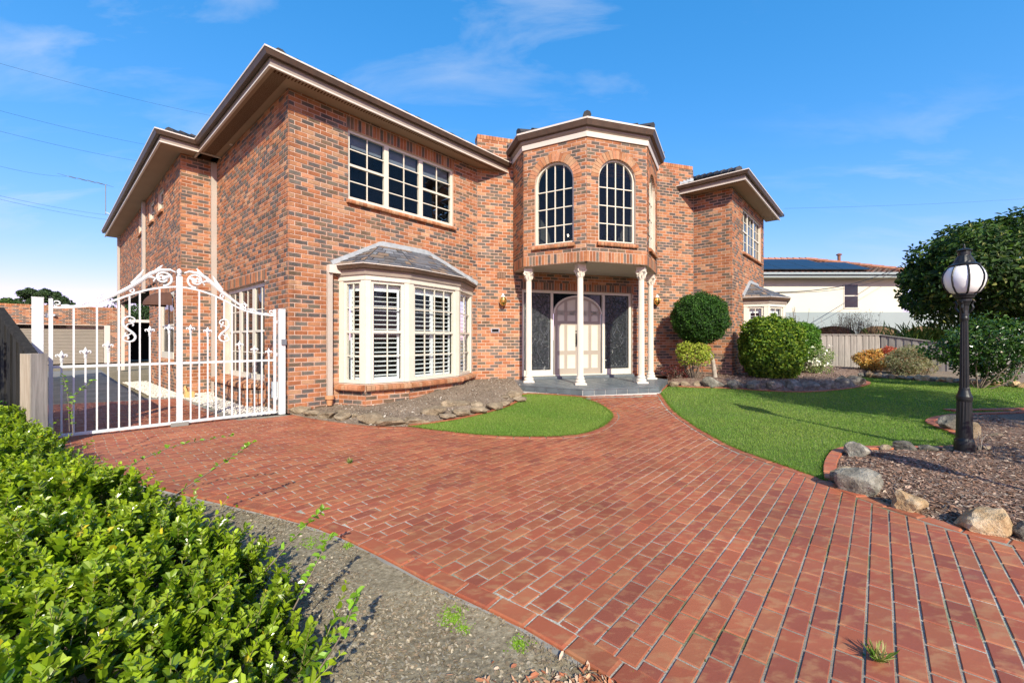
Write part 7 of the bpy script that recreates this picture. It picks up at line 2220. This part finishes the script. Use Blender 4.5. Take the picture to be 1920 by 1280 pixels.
rock(1829, 820, 30, 36, ROCKB, 'brown rock immediately right of the lamp post', dz=.02)
rock(1852, 845, 34, 18, ROCKB, 'round pale stone in the bark right of the lamp foot', dz=.02, tone=1.2, sub=2)
rock(1880, 822, 50, 12, ROCKB, 'flat stone lying in the bark beside the dry seedling', dz=.02, tone=1.1, sub=2)
# bay bed
ORD = ['leftmost', 'second', 'third', 'fourth', 'fifth', 'sixth', 'seventh', 'eighth', 'ninth', 'tenth', 'eleventh', 'twelfth', 'thirteenth', 'fourteenth', 'fifteenth']
def od(i): return ORD[i] + (' from left' if i else '')
B1 = 'stones edging the bed below the bay window'
lb_ = 'weathered brown-grey stone in the front row of the bed under the bay window'
lb2 = 'half-buried stone in the second row near the half-moon lawn, right end of the bay bed'
for i, (cx_, cy_, w_, h_) in enumerate(((560, 773, 30, 16), (584, 778, 30, 18), (612, 782, 36, 20), (641, 785, 28, 18), (662, 782, 20, 12), (694, 792, 42, 26), (731, 795, 46, 20), (775, 793, 40, 16), (640, 774, 22, 10))):
    rock(cx_, cy_, w_ * 1.6, h_ * .8, ROCKB, od(i) + ' of the weathered stones in the front row under the bay window' if i < 8 else 'small stone tucked behind the front row below the terracotta pipe socket', B1, dz=.02, sub=2, emb=.45, tone=1.0 + .15 * math.sin(i * 2.1))
XR = [810, 838, 864, 862.5, 897, 893, 925, 944, 962, 974, 946, 836]
for i, (cx_, cy_, w_, h_) in enumerate(((810, 776, 44, 26), (838, 762, 26, 18), (864, 776, 32, 16), (862, 760, 34, 14), (897, 772, 30, 14), (893, 760, 26, 12), (925, 764, 36, 16), (944, 758, 24, 12), (962, 742, 30, 16), (974, 750, 22, 12), (946, 746, 24, 10), (836, 781, 30, 10))):
    rock(cx_, cy_, w_ * 1.45, h_ * .8, ROCKB, od(sorted(range(12), key=lambda q: XR[q]).index(i)) + ' of the stones beside the half-moon lawn', B1, dz=.05, sub=2, emb=.45, tone=1.0 + .15 * math.sin(i * 1.7))
# entrance bed
B2 = 'stones edging the bed right of the porch'
for i, cx_ in enumerate((1266, 1287, 1308)):
    rock(cx_, 724, 24, 15, ROCKB, od(i) + ' of three low brown stones just right of the porch', B2, dz=.02, sub=2)
rock(1340, 726, 46, 26, ROCKG, 'biggest stone right of the porch, below the clipped ball tree', B2, dz=.02)
rock(1384, 728, 36, 20, ROCKG, 'grey stone right of the biggest one, where the shade begins', B2, dz=.02, tone=.9)
for i, (cx_, cy_) in enumerate(((1418, 730), (1452, 731), (1490, 732), (1524, 731), (1556, 729), (1586, 726), (1608, 721))):
    rock(cx_, cy_, 40, 21 + (i % 3) * 3, ROCKG, od(i) + ' of the dark boulders in the curved row below the clipped bushes', B2, dz=.02, tone=.75 + .1 * (i % 2))  # tone lowered to paint in the tree shade over this row
for i, (cx_, cy_) in enumerate(((1548, 700), (1566, 702), (1580, 700))):
    rock(cx_, cy_, 18, 9, ROCKB, ['left', 'middle', 'right'][i] + ' one of three small pale stones behind the dark boulders', B2, dz=.05, sub=2, tone=1.2)
B3 = 'rocks edging the bed along the fence'
for i in range(21):
    cx_ = 1618 + i * 15.2; cy_ = float(np.interp(cx_, [1603, 1660, 1760, 1860, 1925], [705, 708, 714, 721, 726]))
    rock(cx_, cy_, 20 + (i * 7) % 9, 9 + (i * 5) % 6, ROCKT if i % 3 else ROCKG, od(i) + ' of the dark rocks in the row under the dry shrub' if i < 6 else od(i - 6) + ' of the tan rocks in the row below the camellia', B3, dz=.02, sub=2, tone=(.75 if i < 6 else 1.25))
# small odds and ends
m = MB(); x, y = gp(1838, 842, .05); r = np.random.default_rng(91)
for i in range(9):
    e = np.array([x, y, .05]) + [r.normal(0, .09), r.normal(0, .04), r.uniform(.12, .24)]; m.tube(smooth3([(x, y, .02), (np.array([x, y, .05]) + e) / 2 + r.normal(0, .01, 3), e], 3), np.linspace(.004, .002, 7), 4)
o = m.build('dry_seedling', PBARK, None, base=(x, y, .03), label='tiny dry pale seedling in the bark right of the lamp post', cat='plant')
wd_ = [(1645, 1238, .09, 'dry grass tuft growing from a joint low in the right foreground'), (655, 868, .07, 'small weed in the pavers in front of the gate right leaf')]
for px_, py_, h_, lab in wd_:
    x, y = gp(px_, py_); n = 60; b = np.c_[np.full(n, x), np.full(n, y), np.zeros(n)] + r.normal(0, .012, (n, 3)) * [1, 1, 0]
    ax = runit(r, n) * .8 + [0, 0, 1]; V = leaf_verts(b, ax, np.cross(ax, runit(r, n)), h_ * r.uniform(.4, 1.1, n), .004)
    C = np.where(r.uniform(0, 1, (n, 1)) < .5, [[.35, .33, .15]], [[.10, .20, .03]]) * np.ones((n, 3))
    leaf_mesh(V, C).build('weed_tuft', GRASS, None, base=(x, y, 0), label=lab, cat='weed')
# moss and tiny weeds along joints of the near paving
Q = []
r = np.random.default_rng(95)
J0 = np.array([0.30, 1.95])
for k in range(9000):
    kk = r.integers(-40, 40); s = r.uniform(-6, 6); p = (np.array([s, (kk + .5) * PW])) @ R2
    Q.append(p)
Q = np.array(Q); Q = Q[inside(drive, Q)]; de, _ = bdist(near_edge, Q, closed=False)
nz = np.array([mnoise.noise(Vector((a * .9, b * .9, 2.0))) for a, b in Q])
Q = Q[(r.uniform(0, 1, len(Q)) < np.clip(.05 + .5 * np.maximum(nz, 0) + .8 * np.exp(-de / .35), 0, 1))][:3000]
de2 = near_edge
n = len(Q); b = np.c_[Q + r.normal(0, .003, (n, 2)), G(Q[:, 0], Q[:, 1]) - .008]
b = np.repeat(b, 3, 0) + r.normal(0, .004, (n * 3, 3)) * [1, 1, 0]; n *= 3
ax = runit(r, n) * .9 + [0, 0, .8]; V = leaf_verts(b, ax, np.cross(ax, runit(r, n)), r.uniform(.006, .016, n), .004)
leaf_mesh(V, np.array([.10, .17, .02]) * r.uniform(.5, 1.5, (n, 1))).build('joint_weeds', GRASS, driveway, kind='stuff')
# moss patches on the verge
Q = np.vstack([np.array(gp(px_, py_)) + r.normal(0, 1, (k, 2)) * s for px_, py_, k, s in ((845, 1145, 260, .035), (970, 1195, 120, .02), (870, 1162, 80, .02), (655, 1015, 80, .02), (590, 1005, 90, .05))])
n = len(Q); b = np.c_[Q, zV(Q[:, 0], Q[:, 1])]; b = np.repeat(b, 4, 0) + r.normal(0, .004, (n * 4, 3)) * [1, 1, 0]; n *= 4
ax = runit(r, n) + [0, 0, .7]; V = leaf_verts(b, ax, runit(r, n), r.uniform(.006, .014, n), .007)
leaf_mesh(V, np.array([.20, .34, .03]) * r.uniform(.6, 1.3, (n, 1))).build('verge_moss', LEAFM, bpy.data.objects['verge'], kind='stuff')
